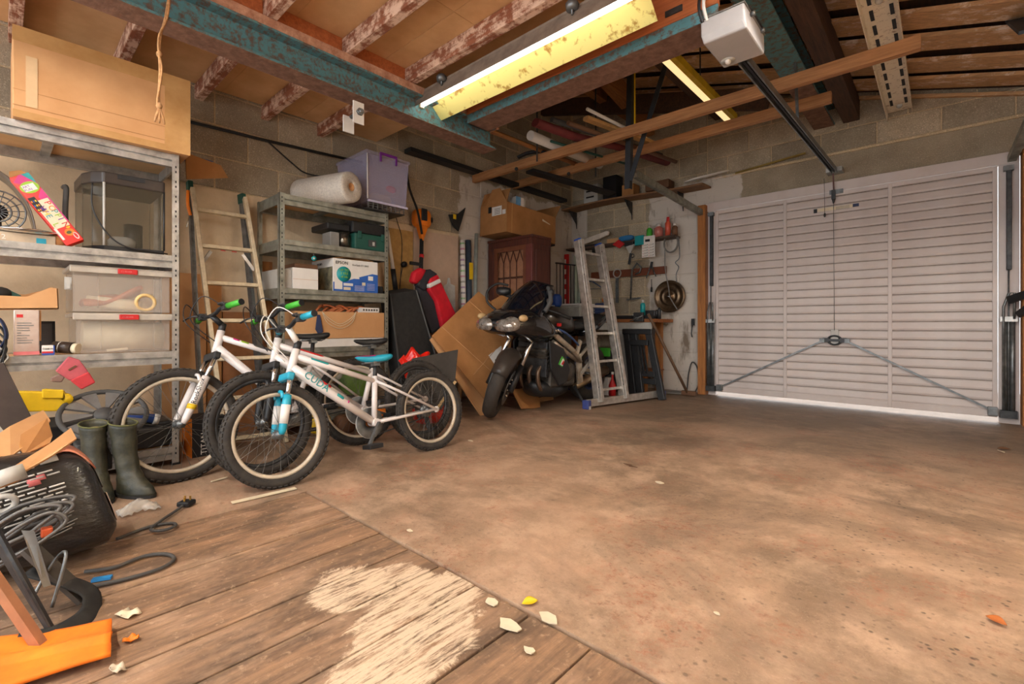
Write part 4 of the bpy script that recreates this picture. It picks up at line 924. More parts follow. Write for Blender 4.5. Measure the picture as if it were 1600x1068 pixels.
# lettering on the white fork
fl_ = [o for o in bpy.data.objects if o.name.startswith('fork_leg') and o.parent and 'leftmost' in o.parent.get('label', '')]
lg = fl_[-1]
vs = [wm(lg) @ v.co for v in lg.data.vertices]; lo = min(vs, key=lambda p: p.z); hi = max(vs, key=lambda p: p.z)
dz = (hi - lo).normalized(); cx_ = lerp(lo, hi, .42) + Vector((.0235, -.004, 0))
text('RockShox', .034, basis(cx_, dz, (0, -1, 0)) @ T(0, -.010, 0), 'ink', lg)
MB().tube([lerp(lo, hi, .3), lerp(lo, hi, .4)], .0226, 12).build('fork_decal', 'yellow', lg)

# ---------------------------------------------------------------- clutter on the floor at the left
e = empty('yellow_case', (-3.12, 0.13, 0.3), 'bright yellow plastic moulding wedged under the shelf', 'plastic part')
pp = lambda x, y, X: at(x, y, X=X)
MB().prism([pp(24, 611, -3.13), pp(70, 612, -3.13), pp(70, 608, -3.13), pp(101, 610, -3.13), pp(104, 618, -3.13), pp(100, 642, -3.13), pp(43, 643, -3.13)], (-0.05, 0, 0)).build('shell', 'yellow', e, bevel=.008)
MB().prism([pp(66, 608, -3.12), pp(100, 609, -3.12), pp(99, 622, -3.12), pp(66, 622, -3.12)], (-.02, 0, 0)).build('raised_panel', 'yellow', e, bevel=.004)
MB().lathe([(0, 0), (.026, 0), (.026, .04), (0, .04)], basis(pp(102, 622, -3.17), (0, 1, 0), (0, 0, 1)), 16).build('round_boss', 'yellow', e)
e = empty('hub_cover', (-3.05, .36, .2), 'grey spoked plastic wheel trim lying behind the boots', 'wheel trim')
Mw = basis((-3.06, .36, .36), (0, 1, 0), (-.75, 0, .55))
MB().torus(.165, .012, Mw, 36, 8).build('rim_ring', 'dark_grey', e); MB().lathe([(0, .012), (.04, .01), (.045, -.01), (0, -.01)], Mw, 20).build('hub_cap', 'dark_grey', e)
for k in range(10):
    a = 2 * PI * k / 10; MB().prism([Mw @ Vector((r * math.cos(a + d), r * math.sin(a + d), .004)) for r, d in ((.045, -.14), (.16, -.2), (.16, .2), (.045, .14))], Mw.to_3x3() @ Vector((0, 0, -.012))).build('trim_spoke', mat('trim_grey', S(112, 108, 104), .5), e)
MB().prism([(-3.02, -.2, .02), (-3.02, .135, .02), (-2.95, .135, .30), (-2.90, .02, .64), (-2.90, -.2, .64)], (-.012, 0, .004)).build('dark_board', mat('panel_brown', S(70, 58, 52), .7), label='dark brown board propped slanting at the left photo edge', cat='board')
MB().bar((-2.72, -.02, .42), (-2.60, .085, .22), .02, .035).build('metal_strip', 'silver_grey', label='bare metal strip propped by the dark board', cat='strip')
MB().box(-3.12, -2.98, .25, .38, .10, .24, None).build('grey_offcut', 'dark_grey', label='dark grey plastic offcut beneath the yellow moulding', cat='offcut', bevel=.006)
# wellington boots
def boot(label, M):
    e = empty('wellington_boot', M, label, 'boot', 'pair of rubber boots')
    bm = 'boot_green'; mat(bm, S(66, 62, 44), .5, col2=S(38, 40, 32), scale=14, bmp=.5)
    sec = []   # centre x, z, half length, half width from top of the shaft to the toe
    prof = [(-.065, .385, .068, .06), (-.055, .30, .062, .056), (-.04, .2, .058, .05), (-.02, .13, .062, .048), (.0, .085, .088, .05), (.025, .05, .118, .052), (.032, .022, .128, .054), (.032, .012, .126, .052)]
    def f(u, v):
        k = u * (len(prof) - 1); i = min(int(k), len(prof) - 2); t = k - i; q = [prof[i][j] * (1 - t) + prof[i + 1][j] * t for j in range(4)]
        a = 2 * PI * v; wr = 1 + .03 * math.sin(u * 40 + math.cos(a) * 2) * (1 if u < .6 else 0)
        fx = math.cos(a); return (q[0] + q[2] * fx * wr, q[3] * math.sin(a) * wr * (1 - .15 * max(0, fx)), q[1] - (.012 * fx if u < .05 else 0))
    MB().grid(f, 28, 20, .004).build('boot_shaft', bm, e, True)
    MB().torus(.066, .0045, T(-.065, 0, .384) @ RY(.18) @ Matrix.Diagonal((1.02, .92, 1, 1)), 22, 6).build('top_band', 'olive', e, True)
    def sole(w):
        return [(.032 + .132 * math.cos(2 * PI * i / 22), w * math.sin(2 * PI * i / 22) * (1 - .12 * math.cos(2 * PI * i / 22)), 0) for i in range(22)]
    MB().prism(sole(.056), (0, 0, .016)).build('sole', 'black_matt', e, True)
    MB().box(-.1, -.03, -.045, .045, 0, .022).build('heel', 'black_matt', e, True, .006)
    MB().ball((-.06, 0, .34), .05, .045, .03).build('lining', mat('lining', S(120, 108, 66), .9), e, True)
    return e
boot('dark green wellington boot, right of the pair by the bicycle wheel', T(-2.825, .43, 0) @ RZ(.45) @ Matrix.Scale(.88, 4) @ RY(-.0))
boot('dark green wellington boot, left of the pair beside the black sack', T(-2.88, .315, 0) @ RZ(.15) @ Matrix.Scale(.88, 4))
MB().grid(lambda u, v: (-2.60 + .09 * v + .012 * math.sin(9 * u), .34 + .14 * u, .004 + .035 * math.sin(PI * u) * math.sin(PI * v) + .010 * math.sin(17 * u + 11 * v) ** 2), 14, 10, .003).build('plastic_wrap', clear('poly', S(220, 214, 204), .4, .2), label='crumpled clear plastic wrap beside the boots', cat='plastic')
# black compost sack
e = empty('black_sack', (-2.25, .1, 0), 'stuffed black plastic sack printed with white text panels', 'sack')
mat('sack_black', S(44, 42, 41), .3, col2=S(28, 27, 27), scale=11, bmp=1.0, coat=.2, sc3=(1, .6, 1.4))
def sackf(p):
    s = 1 + .05 * math.sin(p.x * 21 + p.z * 13) * math.sin(p.y * 17 + 1)
    k = (abs(p.x) / .26) ** 4 + (abs(p.y) / .30) ** 4 + (abs(p.z) / .185) ** 4
    return p * s
def superball(c, a, b, d, n=26, k=16, ex=.45, tilt=None, ez=.6):
    sg = lambda v, q: math.copysign(abs(v) ** q, v)
    def f(u, v):
        th = -PI / 2 + PI * u; ph = 2 * PI * v
        ce_ = ex if ez == .6 else ez
        p = Vector((a * sg(math.cos(th), ce_) * sg(math.cos(ph), ex), b * sg(math.cos(th), ce_) * sg(math.sin(ph), ex), d * sg(math.sin(th), ez)))
        p *= 1 + .018 * math.sin(p.x * 30 + p.z * 18) * math.sin(p.y * 26 + 1.3) + .010 * math.sin(p.z * 70 + p.y * 40)
        if tilt: p = tilt @ p
        return p + Vector(c)
    return f
SKM = Matrix.Rotation(-.24, 4, 'Y') @ Matrix(((1, 0, 0, 0), (0, 1, -.28, 0), (0, 0, 1, 0), (0, 0, 0, 1)))
SKC = (-2.28, .03, .185)
SA, SB, SD, SE = .19, .225, .18, .30
SKT = T(*SKC) @ SKM
MB().grid(superball(SKC, SA, SB, SD, ex=SE, tilt=SKM, ez=.42), 26, 40).build('sack_body', 'sack_black', e)
def face_x(y, z):
    k = max(0, 1 - abs(z / SD) ** (2 / .42)) ** (.42 / SE) - abs(y / SB) ** (2 / SE)
    return SA * max(0, k) ** (SE / 2) + .007
def face_y(x, z):
    k = max(0, 1 - abs(z / SD) ** (2 / .42)) ** (.42 / SE) - abs(x / SA) ** (2 / SE)
    return SB * max(0, k) ** (SE / 2) + .005
def skp(y0, y1, z0, z1, m, nm, sk=.16):
    MB().grid(lambda u, v: SKT @ Vector((face_x(y0 + (y1 - y0) * u, z0 + (z1 - z0) * v + sk * (y0 + (y1 - y0) * u)), y0 + (y1 - y0) * u, z0 + (z1 - z0) * v + sk * (y0 + (y1 - y0) * u))), 6, 2, .002).build(nm, m, e)
r = random.Random(5)
for k in range(11):
    y = -.09 + .004 * (k % 2); z = .085 - k * .0125
    while y < .12:
        w = r.uniform(.012, .045)
        if not (k in (2, 3) and y > .04): skp(y, min(y + w, .135), z, z + .005, 'silver_grey' if k % 4 else 'white', 'print_line')
        y += w + .006
skp(-.10, .085, .108, .114, 'white', 'print_headline'); skp(.10, .145, .112, .130, 'silver_grey', 'white_label'); skp(.055, .085, .055, .078, 'pink', 'print_flame'); skp(.08, .10, .066, .083, 'pink', 'print_flame')
for k in range(6): skp(.02, .13 - .01 * (k % 3), -.075 - k * .009, -.0715 - k * .009, 'grey', 'print_line', .3)
for (x0, x1, z0, z1, m) in ((-.02, .08, .02, .11, 'grey'), (.03, .12, -.10, .0, 'seam_pale'), (-.06, .03, -.13, -.04, 'pink')):
    if m == 'seam_pale': mat('seam_pale', S(196, 168, 152), .6)
    MB().grid(lambda u, v: SKT @ Vector((x0 + (x1 - x0) * u, face_y(x0 + (x1 - x0) * u, z0 + (z1 - z0) * v), z0 + (z1 - z0) * v)), 4, 4, .002).build('end_print', m, e)
MB().grid(lambda u, v: (-2.30 + .13 * v, .10 + .13 * u, .352 + .035 * math.sin(PI * u) - .05 * u * u), 8, 5, .004).build('sack_mouth', mat('sack_inner', S(222, 140, 110), .5), e)
# card scraps lying on the sack
def scrap(label, pts, dz, m='cardboard', nm='card_scrap'):
    P3 = [Vector(p) for p in pts]; MB().prism(P3, (0.002, 0, dz)).build(nm, m, label=label, cat='card')
scrap('long folded strip of torn cardboard on the black sack, rearmost', [(-2.20, -.06, .40), (-2.35, .03, .45), (-2.50, .118, .475), (-2.46, .135, .44), (-2.34, .10, .41), (-2.20, .03, .375)], .006)
scrap('torn cardboard piece with jagged end atop the black sack', [(-2.30, .04, .415), (-2.43, .125, .455), (-2.36, .135, .40), (-2.30, .125, .385), (-2.22, .06, .372)], .005, 'cardboard_dark')
scrap('bright folded cardboard strip at the mouth of the black sack', [(-2.05, .03, .37), (-2.2, .12, .40), (-2.32, .18, .425), (-2.26, .19, .395), (-2.12, .12, .375), (-2.03, .05, .355)], .006)
e = empty('tape_reel', (-2.02, 0.0, .33), 'silver reel of tape resting on the black sack', 'tape'); MB().lathe([(.03, -.022), (.045, -.022), (.045, .022), (.03, .022), (.03, -.022)], basis((-2.03, .015, .352), (0, 1, .3), (1, 0, .3)), 22).build('roll', 'silver_grey', e); MB().lathe([(.024, -.023), (.03, -.023), (.03, .023), (.024, .023), (.024, -.023)], basis((-2.03, .015, .352), (0, 1, .3), (1, 0, .3)), 22).build('core', 'cardboard', e)
MB().torus(.025, .008, basis((-2.0, .012, .285), (0, 1, 0), (.3, 0, 1)), 22, 8).build('cable_eye', 'silver_grey', label='small grey metal ring in front of the black sack', cat='ring')
# bundle of grey cables: loops hung over a point at the photo's left edge
pts = []
for k in range(10):
    r = random.Random(k); w = .10 + .05 * r.random(); dz = r.uniform(-.03, .035); dx = .012 * k - .05
    pts += [(-1.98 + dx, -.05, .165 + dz), (-1.97 + dx, .03 + .01 * r.random(), .235 + dz), (-1.96 + dx, w - .02, .262 + dz * .5), (-1.95 + dx, w + .015, .235 + dz), (-1.95 + dx, w - .03, .195 + dz), (-1.95 + dx, .05, .175 + dz), (-1.96 + dx, -.05, .14 + dz)]
MB().tube(smoothpts(pts, 5), .0052, 6).build('cable_bundle', mat('cable_grey', S(98, 94, 90), .4), label='tangled loops of one long grey cable before the black sack', cat='cable')
MB().box(-1.93, -1.90, .085, .11, .19, .215).build('orange_plug', mat('plug_orange', S(214, 92, 50), .5), label='small orange connector caught in the cable bundle', cat='connector', bevel=.004)
# angle irons and saw in front
MB().prism([(-1.80, -.02, .27), (-1.70, .09, -.0), (-1.67, .10, .0), (-1.77, -.01, .29)], (-.04, 0, 0)).prism([(-1.77, -.01, .29), (-1.67, .10, .0), (-1.67, .104, .0), (-1.77, -.005, .30)], (-.05, 0, .005)).build('angle_iron', 'dark_steel', label='dark steel angle iron leaning at the front left', cat='metal bar')
MB().bar((-1.72, -.015, .205), (-1.63, .075, .006), .02, .022).build('wood_strip', mat('strip_tan', S(166, 112, 76), .7), label='thin brown strip lying against the angle iron', cat='strip')
MB().prism([(-1.86, .045, .24), (-1.84, .07, .235), (-1.80, .10, .09), (-1.80, .085, .09)], (.003, 0, 0)).build('old_saw', mat('blade', S(136, 132, 126), .4, .6), label='worn grey saw blade behind the angle iron', cat='saw')
MB().bar((-1.88, .06, .18), (-1.80, .17, .02), .05, .012).build('steel_flat', mat('rusty', S(86, 78, 70), .6, .4), label='broad flat steel bar lying on the strap', cat='metal bar')
pts = smoothpts([(-1.87, .06, .12), (-1.80, .17, .05), (-1.76, .18, .012), (-1.70, .16, .008), (-1.66, .10, .008), (-1.68, .03, .01)])
MB().tube(pts, .03, 8, flat=.12).build('webbing_belt', 'black_matt', label='black webbing belt curling on the floor before the irons', cat='belt')
MB().tube(smoothpts([(-1.80, .06, .06), (-1.84, .11, .14), (-1.80, .13, .16), (-1.77, .10, .04)]), .0045, 6).build('bent_wire', 'grey_steel', label='bent wire loop beside the saw blade', cat='wire')
MB().bar((-1.955, .20, .006), (-1.935, .245, .006), .018, .008).build('blue_tag', mat('tag_blue', S(50, 140, 206), .4), label='bright blue plastic tag poking from under the black sack', cat='tag')
# cables on the floor
MB().tube(smoothpts([(-2.03, .19, .01), (-2.0, .26, .008), (-2.02, .34, .008), (-1.985, .395, .008), (-1.92, .405, .008), (-1.88, .36, .008), (-1.88, .28, .008), (-1.90, .20, .008), (-1.90, .15, .01)]), .006, 8).build('floor_cable', 'dark_grey', label='dark cable curving out on the planks from under the sack', cat='cable')
e = empty('power_plug', (-2.45, .53, 0), 'dark mains plug on a looped cable lying on planks', 'plug')
MB().tube(smoothpts([(-2.26, .30, .008), (-2.30, .40, .008), (-2.28, .47, .008), (-2.23, .475, .010), (-2.21, .43, .012), (-2.25, .40, .014), (-2.33, .45, .012), (-2.41, .52, .012), (-2.44, .545, .014)]), .0058, 8).build('flex', 'dark_grey', e)
MB().box(-.028, .028, -.025, .025, .004, .026, T(-2.465, .565, 0) @ RZ(.7)).build('plug_body', 'ink', e, bevel=.006)
for d in ((-.012, .008), (.012, .008), (0, -.012)): MB().box(d[0] - .003, d[0] + .003, d[1] - .002, d[1] + .002, .026, .044, T(-2.465, .565, 0) @ RZ(.7)).build('pin', mat('brass', S(190, 150, 70), .4, .7), e)
# orange cloth
def cloth(u, v):
    a = lerp((-1.78, -.10, 0), (-1.615, .205, 0), u); b = lerp((-1.53, -.12, 0), (-1.452, .182, 0), u); p = lerp(a, b, v)
    p.z = .016 + .004 * math.sin(u * 7 + v * 2) * (1 - v * .4) + (.016 * math.exp(-((v - .62 + .18 * (1 - u)) / .05) ** 2)) + .002 * math.sin(v * 9 + u * 3)
    return p
e = empty('orange_cloth', (-1.6, .05, 0), 'folded bright orange cloth with stitched lines on the floor', 'cloth')
MB().grid(cloth, 24, 24, .010).build('cloth_fold', mat('cloth_orange', S(246, 128, 12), .8, col2=S(226, 108, 8), scale=9, bmp=.1), e)
for q in (.30, .62, .66): MB().tube([Vector(cloth(q + .05 * (t / 8), t / 8 * .6)) + Vector((0, 0, .0025)) for t in range(9)], .0026, 4).build('stitch_line', mat('stitch', S(250, 176, 90), .8), e)
# paper scraps near the cloth
for q, (x, y, a, s, lab) in enumerate(((-1.66, .245, .4, .035, 'torn pale paper scrap beside the orange cloth'), (-1.52, .23, 1.2, .02, 'small orange paper sliver off the cloth corner'), (-1.41, .19, .3, .022, 'crumpled cream paper below the orange cloth'))):
    MB().grid(lambda u, v: (x + s * 1.6 * (u - .5) * math.cos(a) - s * (v - .5) * math.sin(a), y + s * 1.6 * (u - .5) * math.sin(a) + s * (v - .5) * math.cos(a), .006 + .008 * math.sin(u * 7 + q) * math.sin(v * 5)), 6, 5, .0012).build('paper_scrap', ('cream', 'orange', 'beige')[q], label=lab, cat='paper')
# ---------------------------------------------------------------- lofted shapes
def loft(secs, n=20, ex=.8, caps=True):
    """sections (x, zc, half width, half height[, exponent]) along local x"""
    mb = MB(); o = []
    sg = lambda v, q: math.copysign(abs(v) ** q, v)
    for s in secs:
        e_ = s[4] if len(s) > 4 else ex
        o.append([mb.vert((s[0], s[2] * sg(math.cos(2 * PI * j / n), e_), s[1] + s[3] * sg(math.sin(2 * PI * j / n), e_))) for j in range(n)])
    mb.smooth = True
    for i in range(len(o) - 1):
        for j in range(n): mb.face((o[i][j], o[i][(j + 1) % n], o[i + 1][(j + 1) % n], o[i + 1][j]))
    if caps: mb.face(o[0][::-1]); mb.face(o[-1])
    return mb
# ---------------------------------------------------------------- motorcycle (x forward = towards the photographer, y = its left)
mat('gloss_black', S(22, 22, 25), .12, var=.1, coat=.8, spec=.6); mat('engine_grey', S(108, 100, 90), .5, .5, col2=S(46, 43, 40), scale=10)
mat('frame_tan', S(206, 192, 172), .38, .55, col2=S(150, 136, 118), scale=12); mat('smoke', S(16, 18, 26), .06, spec=.7, coat=.9); mat('lens', S(186, 176, 166), .08, .5, col2=S(120, 110, 100), scale=22, coat=.8)
MM = T(-2.83, 4.28, 0) @ RZ(-PI / 2 + .03) @ RX(-.05)
mo = empty('motorcycle', MM, 'black half-faired motorcycle parked on its side stand', 'motorcycle')
def mp(mb, nm, m, par=None, bevel=0, label=None): return mb.build(nm, m, par or mo, True, bevel, label)
def mwheel(M, R, tr, w, m):
    A = M @ RX(PI / 2)
    prof = [(R - 2 * tr * .95 + .0, -w * .6), (R - tr * 1.2, -w), (R - tr * .45, -w * .86), (R - tr * .1, -w * .45), (R, 0), (R - tr * .1, w * .45), (R - tr * .45, w * .86), (R - tr * 1.2, w), (R - 2 * tr * .95, w * .6)]
    t_ = mp(MB().lathe(prof, A, 48), 'tyre', 'rubber_moto'); rr = R - 2 * tr * .95
    mp(MB().lathe([(rr + .002, -w * .62), (rr - .025, -w * .5), (rr - .03, 0), (rr - .025, w * .5), (rr + .002, w * .62), (rr + .002, -w * .62)], A, 40), 'rim', m, t_)
    for k in range(3):
        for s in (-.22, .22):
            a = 2 * PI * k / 3 + s; mp(MB().bar(A @ Vector((.04 * math.cos(a - s), .04 * math.sin(a - s), 0)), A @ Vector(((rr - .02) * math.cos(a), (rr - .02) * math.sin(a), 0)), .03, .022), 'wheel_spoke', m, t_)
    mp(MB().lathe([(0, -.05), (.045, -.05), (.05, 0), (.045, .05), (0, .05)], A, 18), 'hub', m, t_)
    return t_
mat('rubber_moto', S(66, 58, 50), .8, col2=S(48, 43, 39), scale=8, bmp=.08)
mwheel(T(0, 0, .305), .305, .062, .085, 'navy')
ht_, fa = Vector((1.02, 0, .86)), Vector((1.385, 0, .295))
upv = (ht_ - fa).normalized(); SM = T(*ht_) @ Matrix.Rotation(.60, 4, upv) @ T(*(-ht_))
def fp(mb, nm, m, par=None, bevel=0): return mp(xf(mb, SM), nm, m, par, bevel)
t_ = mwheel(SM @ T(*fa), .296, .055, .058, 'black_plastic')
for s in (-1, 1):
    fp(MB().lathe([(.085, -.002), (.155, -.002), (.155, .002), (.085, .002), (.085, -.002)], T(fa.x, s * .075, fa.z) @ RX(PI / 2), 36), 'brake_disc', 'grey_steel')
    for k in range(8):
        a = 2 * PI * k / 8; fp(MB().cyl((fa.x + .075 * math.cos(a), s * .071, fa.z + .075 * math.sin(a)), (fa.x + .075 * math.cos(a), s * .086, fa.z + .075 * math.sin(a)), .007, 8), 'disc_bolt', 'chrome')
    fp(MB().bar((fa.x - .12, s * .09, fa.z + .09), (fa.x - .15, s * .09, fa.z - .03), .04, .05), 'brake_caliper', 'dark_steel', None, .008)
    d = upv; b0 = Vector((fa.x, s * .098, fa.z)); fp(MB().tube([b0 - d * .03, b0 + d * .22], .028, 12), 'fork_slider', 'black_plastic'); fp(MB().tube([b0 + d * .2, b0 + d * .68], .021, 12), 'fork_tube', 'chrome')
def fender(u, v):
    a = lerp((0, 0, 0), (0, 0, 0), 0) ; th = math.radians(30 + 125 * u); w = (v - .5) * 2
    r = .325 - .05 * abs(w) ** 2.2 - .01 * math.sin(PI * u) * 0; return (fa.x + r * math.cos(th) - .0, .085 * w * (1 - .25 * (u - .5) ** 2 * 4), fa.z + r * math.sin(th))
fp(MB().grid(fender, 18, 12, .005), 'front_mudguard', mat('mudguard', S(58, 50, 44), .4, var=.2))
fp(MB().bar((1.02, -.11, .80), (1.02, .11, .80), .07, .035), 'lower_yoke', 'dark_steel'); fp(MB().bar((.98, -.11, .95), (.98, .11, .95), .06, .03), 'top_yoke', 'dark_steel')
fp(MB().tube(smoothpts([(.92, -.33, .98), (.98, -.2, .99), (1.0, 0, .985), (.98, .2, .99), (.92, .33, .98)]), .012, 8), 'handlebar', 'black_plastic')
for s in (-1, 1): fp(MB().tube([(.92, s * .34, .98), (.96, s * .22, .985)], .018, 10), 'grip', 'black_matt')
# fairing with twin headlamps, screen
mp(loft([(1.50, .80, .05, .03), (1.475, .80, .17, .065, .7), (1.40, .815, .235, .10, .75), (1.28, .825, .265, .135, .8), (1.12, .80, .27, .15, .8), (.98, .77, .25, .12, .8), (.86, .73, .21, .06, .8)], 26), 'nose_fairing', 'gloss_black')
for s in (-1, 1):
    mp(loft([(1.512, .80, .02, .014), (1.50, .80, .095, .045, .7), (1.44, .815, .115, .065, .8), (1.36, .83, .10, .06)], 16), 'headlamp', 'lens').location.y = s * .11
    mp(MB().ball((1.475, s * .12, .80), .04, .035, .03), 'lamp_bulb', 'chrome'); mp(MB().ball((1.40, s * .235, .87), .05, .03, .03), 'indicator', mat('amber', S(206, 170, 120), .1, coat=.6))
def screen(u, v):
    w = (v - .5) * 2; z = .89 + .31 * u; x = 1.38 - .36 * u - .17 * abs(w) ** 2.0 * (1 - .2 * u); return (x, w * (.25 - .10 * u ** 1.5), z - .06 * abs(w) ** 2 * (1 - u * .4) + .03 * math.sin(PI * u))
mp(MB().grid(screen, 16, 16, .005), 'windscreen', 'smoke')
mp(MB().tube([Vector(screen(1, q / 10)) for q in range(11)] , .006, 6), 'screen_edge', 'black_plastic')
for s in (-1, 1):
    if s < 0:
        mp(MB().tube(smoothpts([(1.24, -.22, .93), (1.26, -.31, 1.0), (1.24, -.33, 1.10), (1.16, -.29, 1.17), (1.08, -.22, 1.16)]), .011, 8), 'mirror_stalk', 'black_plastic')
        mq = T(1.10, -.26, 1.105) @ RZ(.5) @ RY(.5)
    else:
        mp(MB().tube(smoothpts([(1.12, .24, .93), (1.06, .25, 1.02), (1.02, .21, 1.11), (1.0, .17, 1.15)]), [.02, .022, .02, .018, .02, .022, .024, .02, .02, .02, .02, .02, .02, .02, .02, .02, .02, .014, .012], 8), 'mirror_stalk', 'dark_grey')
        mq = T(.98, .20, 1.10) @ RZ(-.9)
    mp(xf(loft([(-.02, 0, .035, .02), (0, 0, .075, .045, .7), (.03, 0, .055, .03), (.045, 0, .015, .01)], 16), mq), 'mirror_shell', 'black_plastic')
    mp(MB().lathe([(0, 0), (.06, 0), (0, .001)], mq @ T(-.024, 0, 0) @ RY(-PI / 2) @ Matrix.Diagonal((.6, 1, 1, 1)), 18), 'mirror_glass', 'chrome')
# tank, seat, tail
mp(loft([(.93, .86, .06, .04), (.90, .86, .14, .09), (.80, .87, .175, .12), (.66, .86, .18, .125), (.52, .82, .15, .10), (.43, .79, .10, .06)], 24, .85), 'fuel_tank', mat('tank_black', S(48, 42, 38), .3, var=.2, coat=.4))
mp(MB().cyl((.70, 0, .975), (.70, 0, .995), .035, 18), 'filler_cap', 'grey_steel')
mp(loft([(.46, .79, .10, .03), (.35, .80, .14, .045), (.18, .80, .15, .05), (.02, .84, .13, .04), (-.12, .90, .10, .03)], 18), 'seat', 'black_matt')
mp(loft([(.25, .74, .13, .05), (.0, .79, .13, .06), (-.2, .87, .10, .055), (-.38, .93, .05, .03), (-.42, .94, .02, .015)], 18), 'tail_unit', 'gloss_black')
mp(MB().box(.80, .84, .17, .20, .80, .83), 'red_switch', 'red', None, .004)
# aluminium frame spars, engine, swingarm
for s in (-1, 1):
    mp(MB().tube([(1.03, s * .07, .80), (.90, s * .17, .74), (.62, s * .20, .58), (.47, s * .185, .47)], .052, 10, flat=.5), 'frame_spar', 'frame_tan')
    mp(MB().tube([(.90, s * .18, .66), (.70, s * .205, .55), (.52, s * .19, .48)], .022, 8), 'frame_spar', 'frame_tan')
    mp(MB().bar((.47, s * .18, .53), (.40, s * .17, .24), .035, .075, (1, 0, 0)), 'pivot_plate', 'frame_tan', None, .008)
    mp(MB().bar((.50, s * .175, .50), (.42, s * .165, .66), .02, .045, (1, 0, 0)), 'seat_rail', 'frame_tan')
    mp(MB().bar((.47, s * .175, .48), (.10, s * .16, .70), .016, .03), 'seat_rail', 'frame_tan')
    mp(MB().bar((.42, s * .13, .36), (.0, s * .12, .305), .03, .07), 'swingarm', 'frame_tan', None, .008)
    mp(MB().bar((.42, s * .19, .34), (.30, s * .21, .44), .012, .04), 'footrest_hanger', 'alu'); mp(MB().cyl((.36, s * .2, .34), (.36, s * .25, .34), .014, 8), 'footpeg', 'black_plastic')
    sh = mp(MB().prism([(1.0, s * .20, .68), (.78, s * .205, .60), (.66, s * .205, .40), (.70, s * .2, .28), (.84, s * .205, .26), (.96, s * .20, .42)], (0, s * .02, 0)), 'side_shroud', 'black_plastic', None, .01)
    mp(MB().prism([(.86, s * .222, .46), (.81, s * .224, .53), (.765, s * .224, .50), (.80, s * .224, .43)], (0, s * .004, 0)), 'emblem', 'green', sh); mp(MB().prism([(.84, s * .228, .455), (.80, s * .228, .51), (.775, s * .228, .49), (.80, s * .228, .44)], (0, s * .003, 0)), 'emblem', 'white', sh); mp(MB().prism([(.825, s * .231, .46), (.79, s * .231, .49), (.78, s * .231, .475), (.80, s * .231, .45)], (0, s * .002, 0)), 'emblem', 'red', sh)
    mp(MB().lathe([(0, .03), (.075, .025), (.095, 0), (.095, -.03)], T(.62, s * .175, .37) @ RX(-s * PI / 2), 22), 'crankcase_cover', 'engine_grey')
mp(MB().box(.45, .86, -.15, .15, .22, .48), 'crankcase', 'engine_grey', None, .03); mp(MB().box(-.12, .12, -.17, .17, 0, .22, T(.80, 0, .44) @ RY(.45)), 'cylinder_block', 'engine_grey', None, .015)
for k in range(5): mp(MB().box(-.13, .13, -.178, .178, .03 + k * .035, .045 + k * .035, T(.80, 0, .44) @ RY(.45)), 'cooling_fin', 'engine_grey')
mp(MB().box(.93, .97, -.17, .17, .34, .66), 'radiator', 'dark_steel', None, .006)
for q in (-.1, 0, .1): mp(MB().tube(smoothpts([(.90, q, .46), (1.0, q, .38), (.96, q, .24), (.80, q * .8, .17), (.5, -.03 + q * .3, .16)]), .02, 8), 'exhaust_header', mat('header', S(120, 100, 84), .4, .7))
mp(loft([(1.0, .25, .05, .04), (.92, .22, .14, .08), (.7, .19, .15, .075), (.5, .18, .10, .05)], 16), 'belly_pan', 'black_plastic')
mp(MB().tube([(.42, .13, .20), (.25, .14, .25), (-.12, .16, .33)], [.03, .045, .05], 14), 'silencer', mat('silencer', S(170, 146, 116), .3, .8))
mp(MB().tube([(.50, .17, .22), (.47, .30, .02), (.47, .33, .008)], [.016, .012, .010], 8).box(.44, .50, .31, .37, 0.0, .012), 'side_stand', 'black_plastic')
mp(MB().tube(smoothpts([(.5, -.05, .5), (.3, 0, .42), (.15, 0, .35)]), .03, 10), 'shock_absorber', 'blue')
mp(MB().tube(smoothpts([(.9, .12, .80), (.8, .21, .76), (.66, .215, .70), (.5, .2, .62)]), .010, 6), 'hose', mat('hose_blue', S(60, 84, 130), .4)); mp(MB().box(.5, .64, -.12, .12, .6, .72), 'airbox', 'black_matt', None, .01)
mp(MB().cyl((.86, .19, .775), (.79, .20, .74), .012, 8), 'oil_line', 'chrome')

# ---------------------------------------------------------------- ladders
def ladder(name, label, b0, b1, t0, t1, n, m, w, d, rung_m=None, first=.06, last=.95, two=0.0):
    """stiles b0-t0 and b1-t1 with n rungs"""
    b0, b1, t0, t1 = map(Vector, (b0, b1, t0, t1)); e = empty(name, (b0 + b1) / 2, label, 'ladder')
    side = (b1 - b0).normalized(); nrm = side.cross((t0 - b0).normalized()).normalized()
    for a, b in ((b0, t0), (b1, t1)):
        for q in ((0,) if not two else (0, two)): MB().bar(a + nrm * q, b + nrm * q, w, d, nrm).build('stile', m, e, bevel=.003)
    for k in range(n):
        u = first + (last - first) * k / (n - 1); MB().bar(lerp(b0, t0, u), lerp(b1, t1, u), .026, .028, nrm).build('rung', rung_m or m, e, bevel=.003)
    return e, nrm
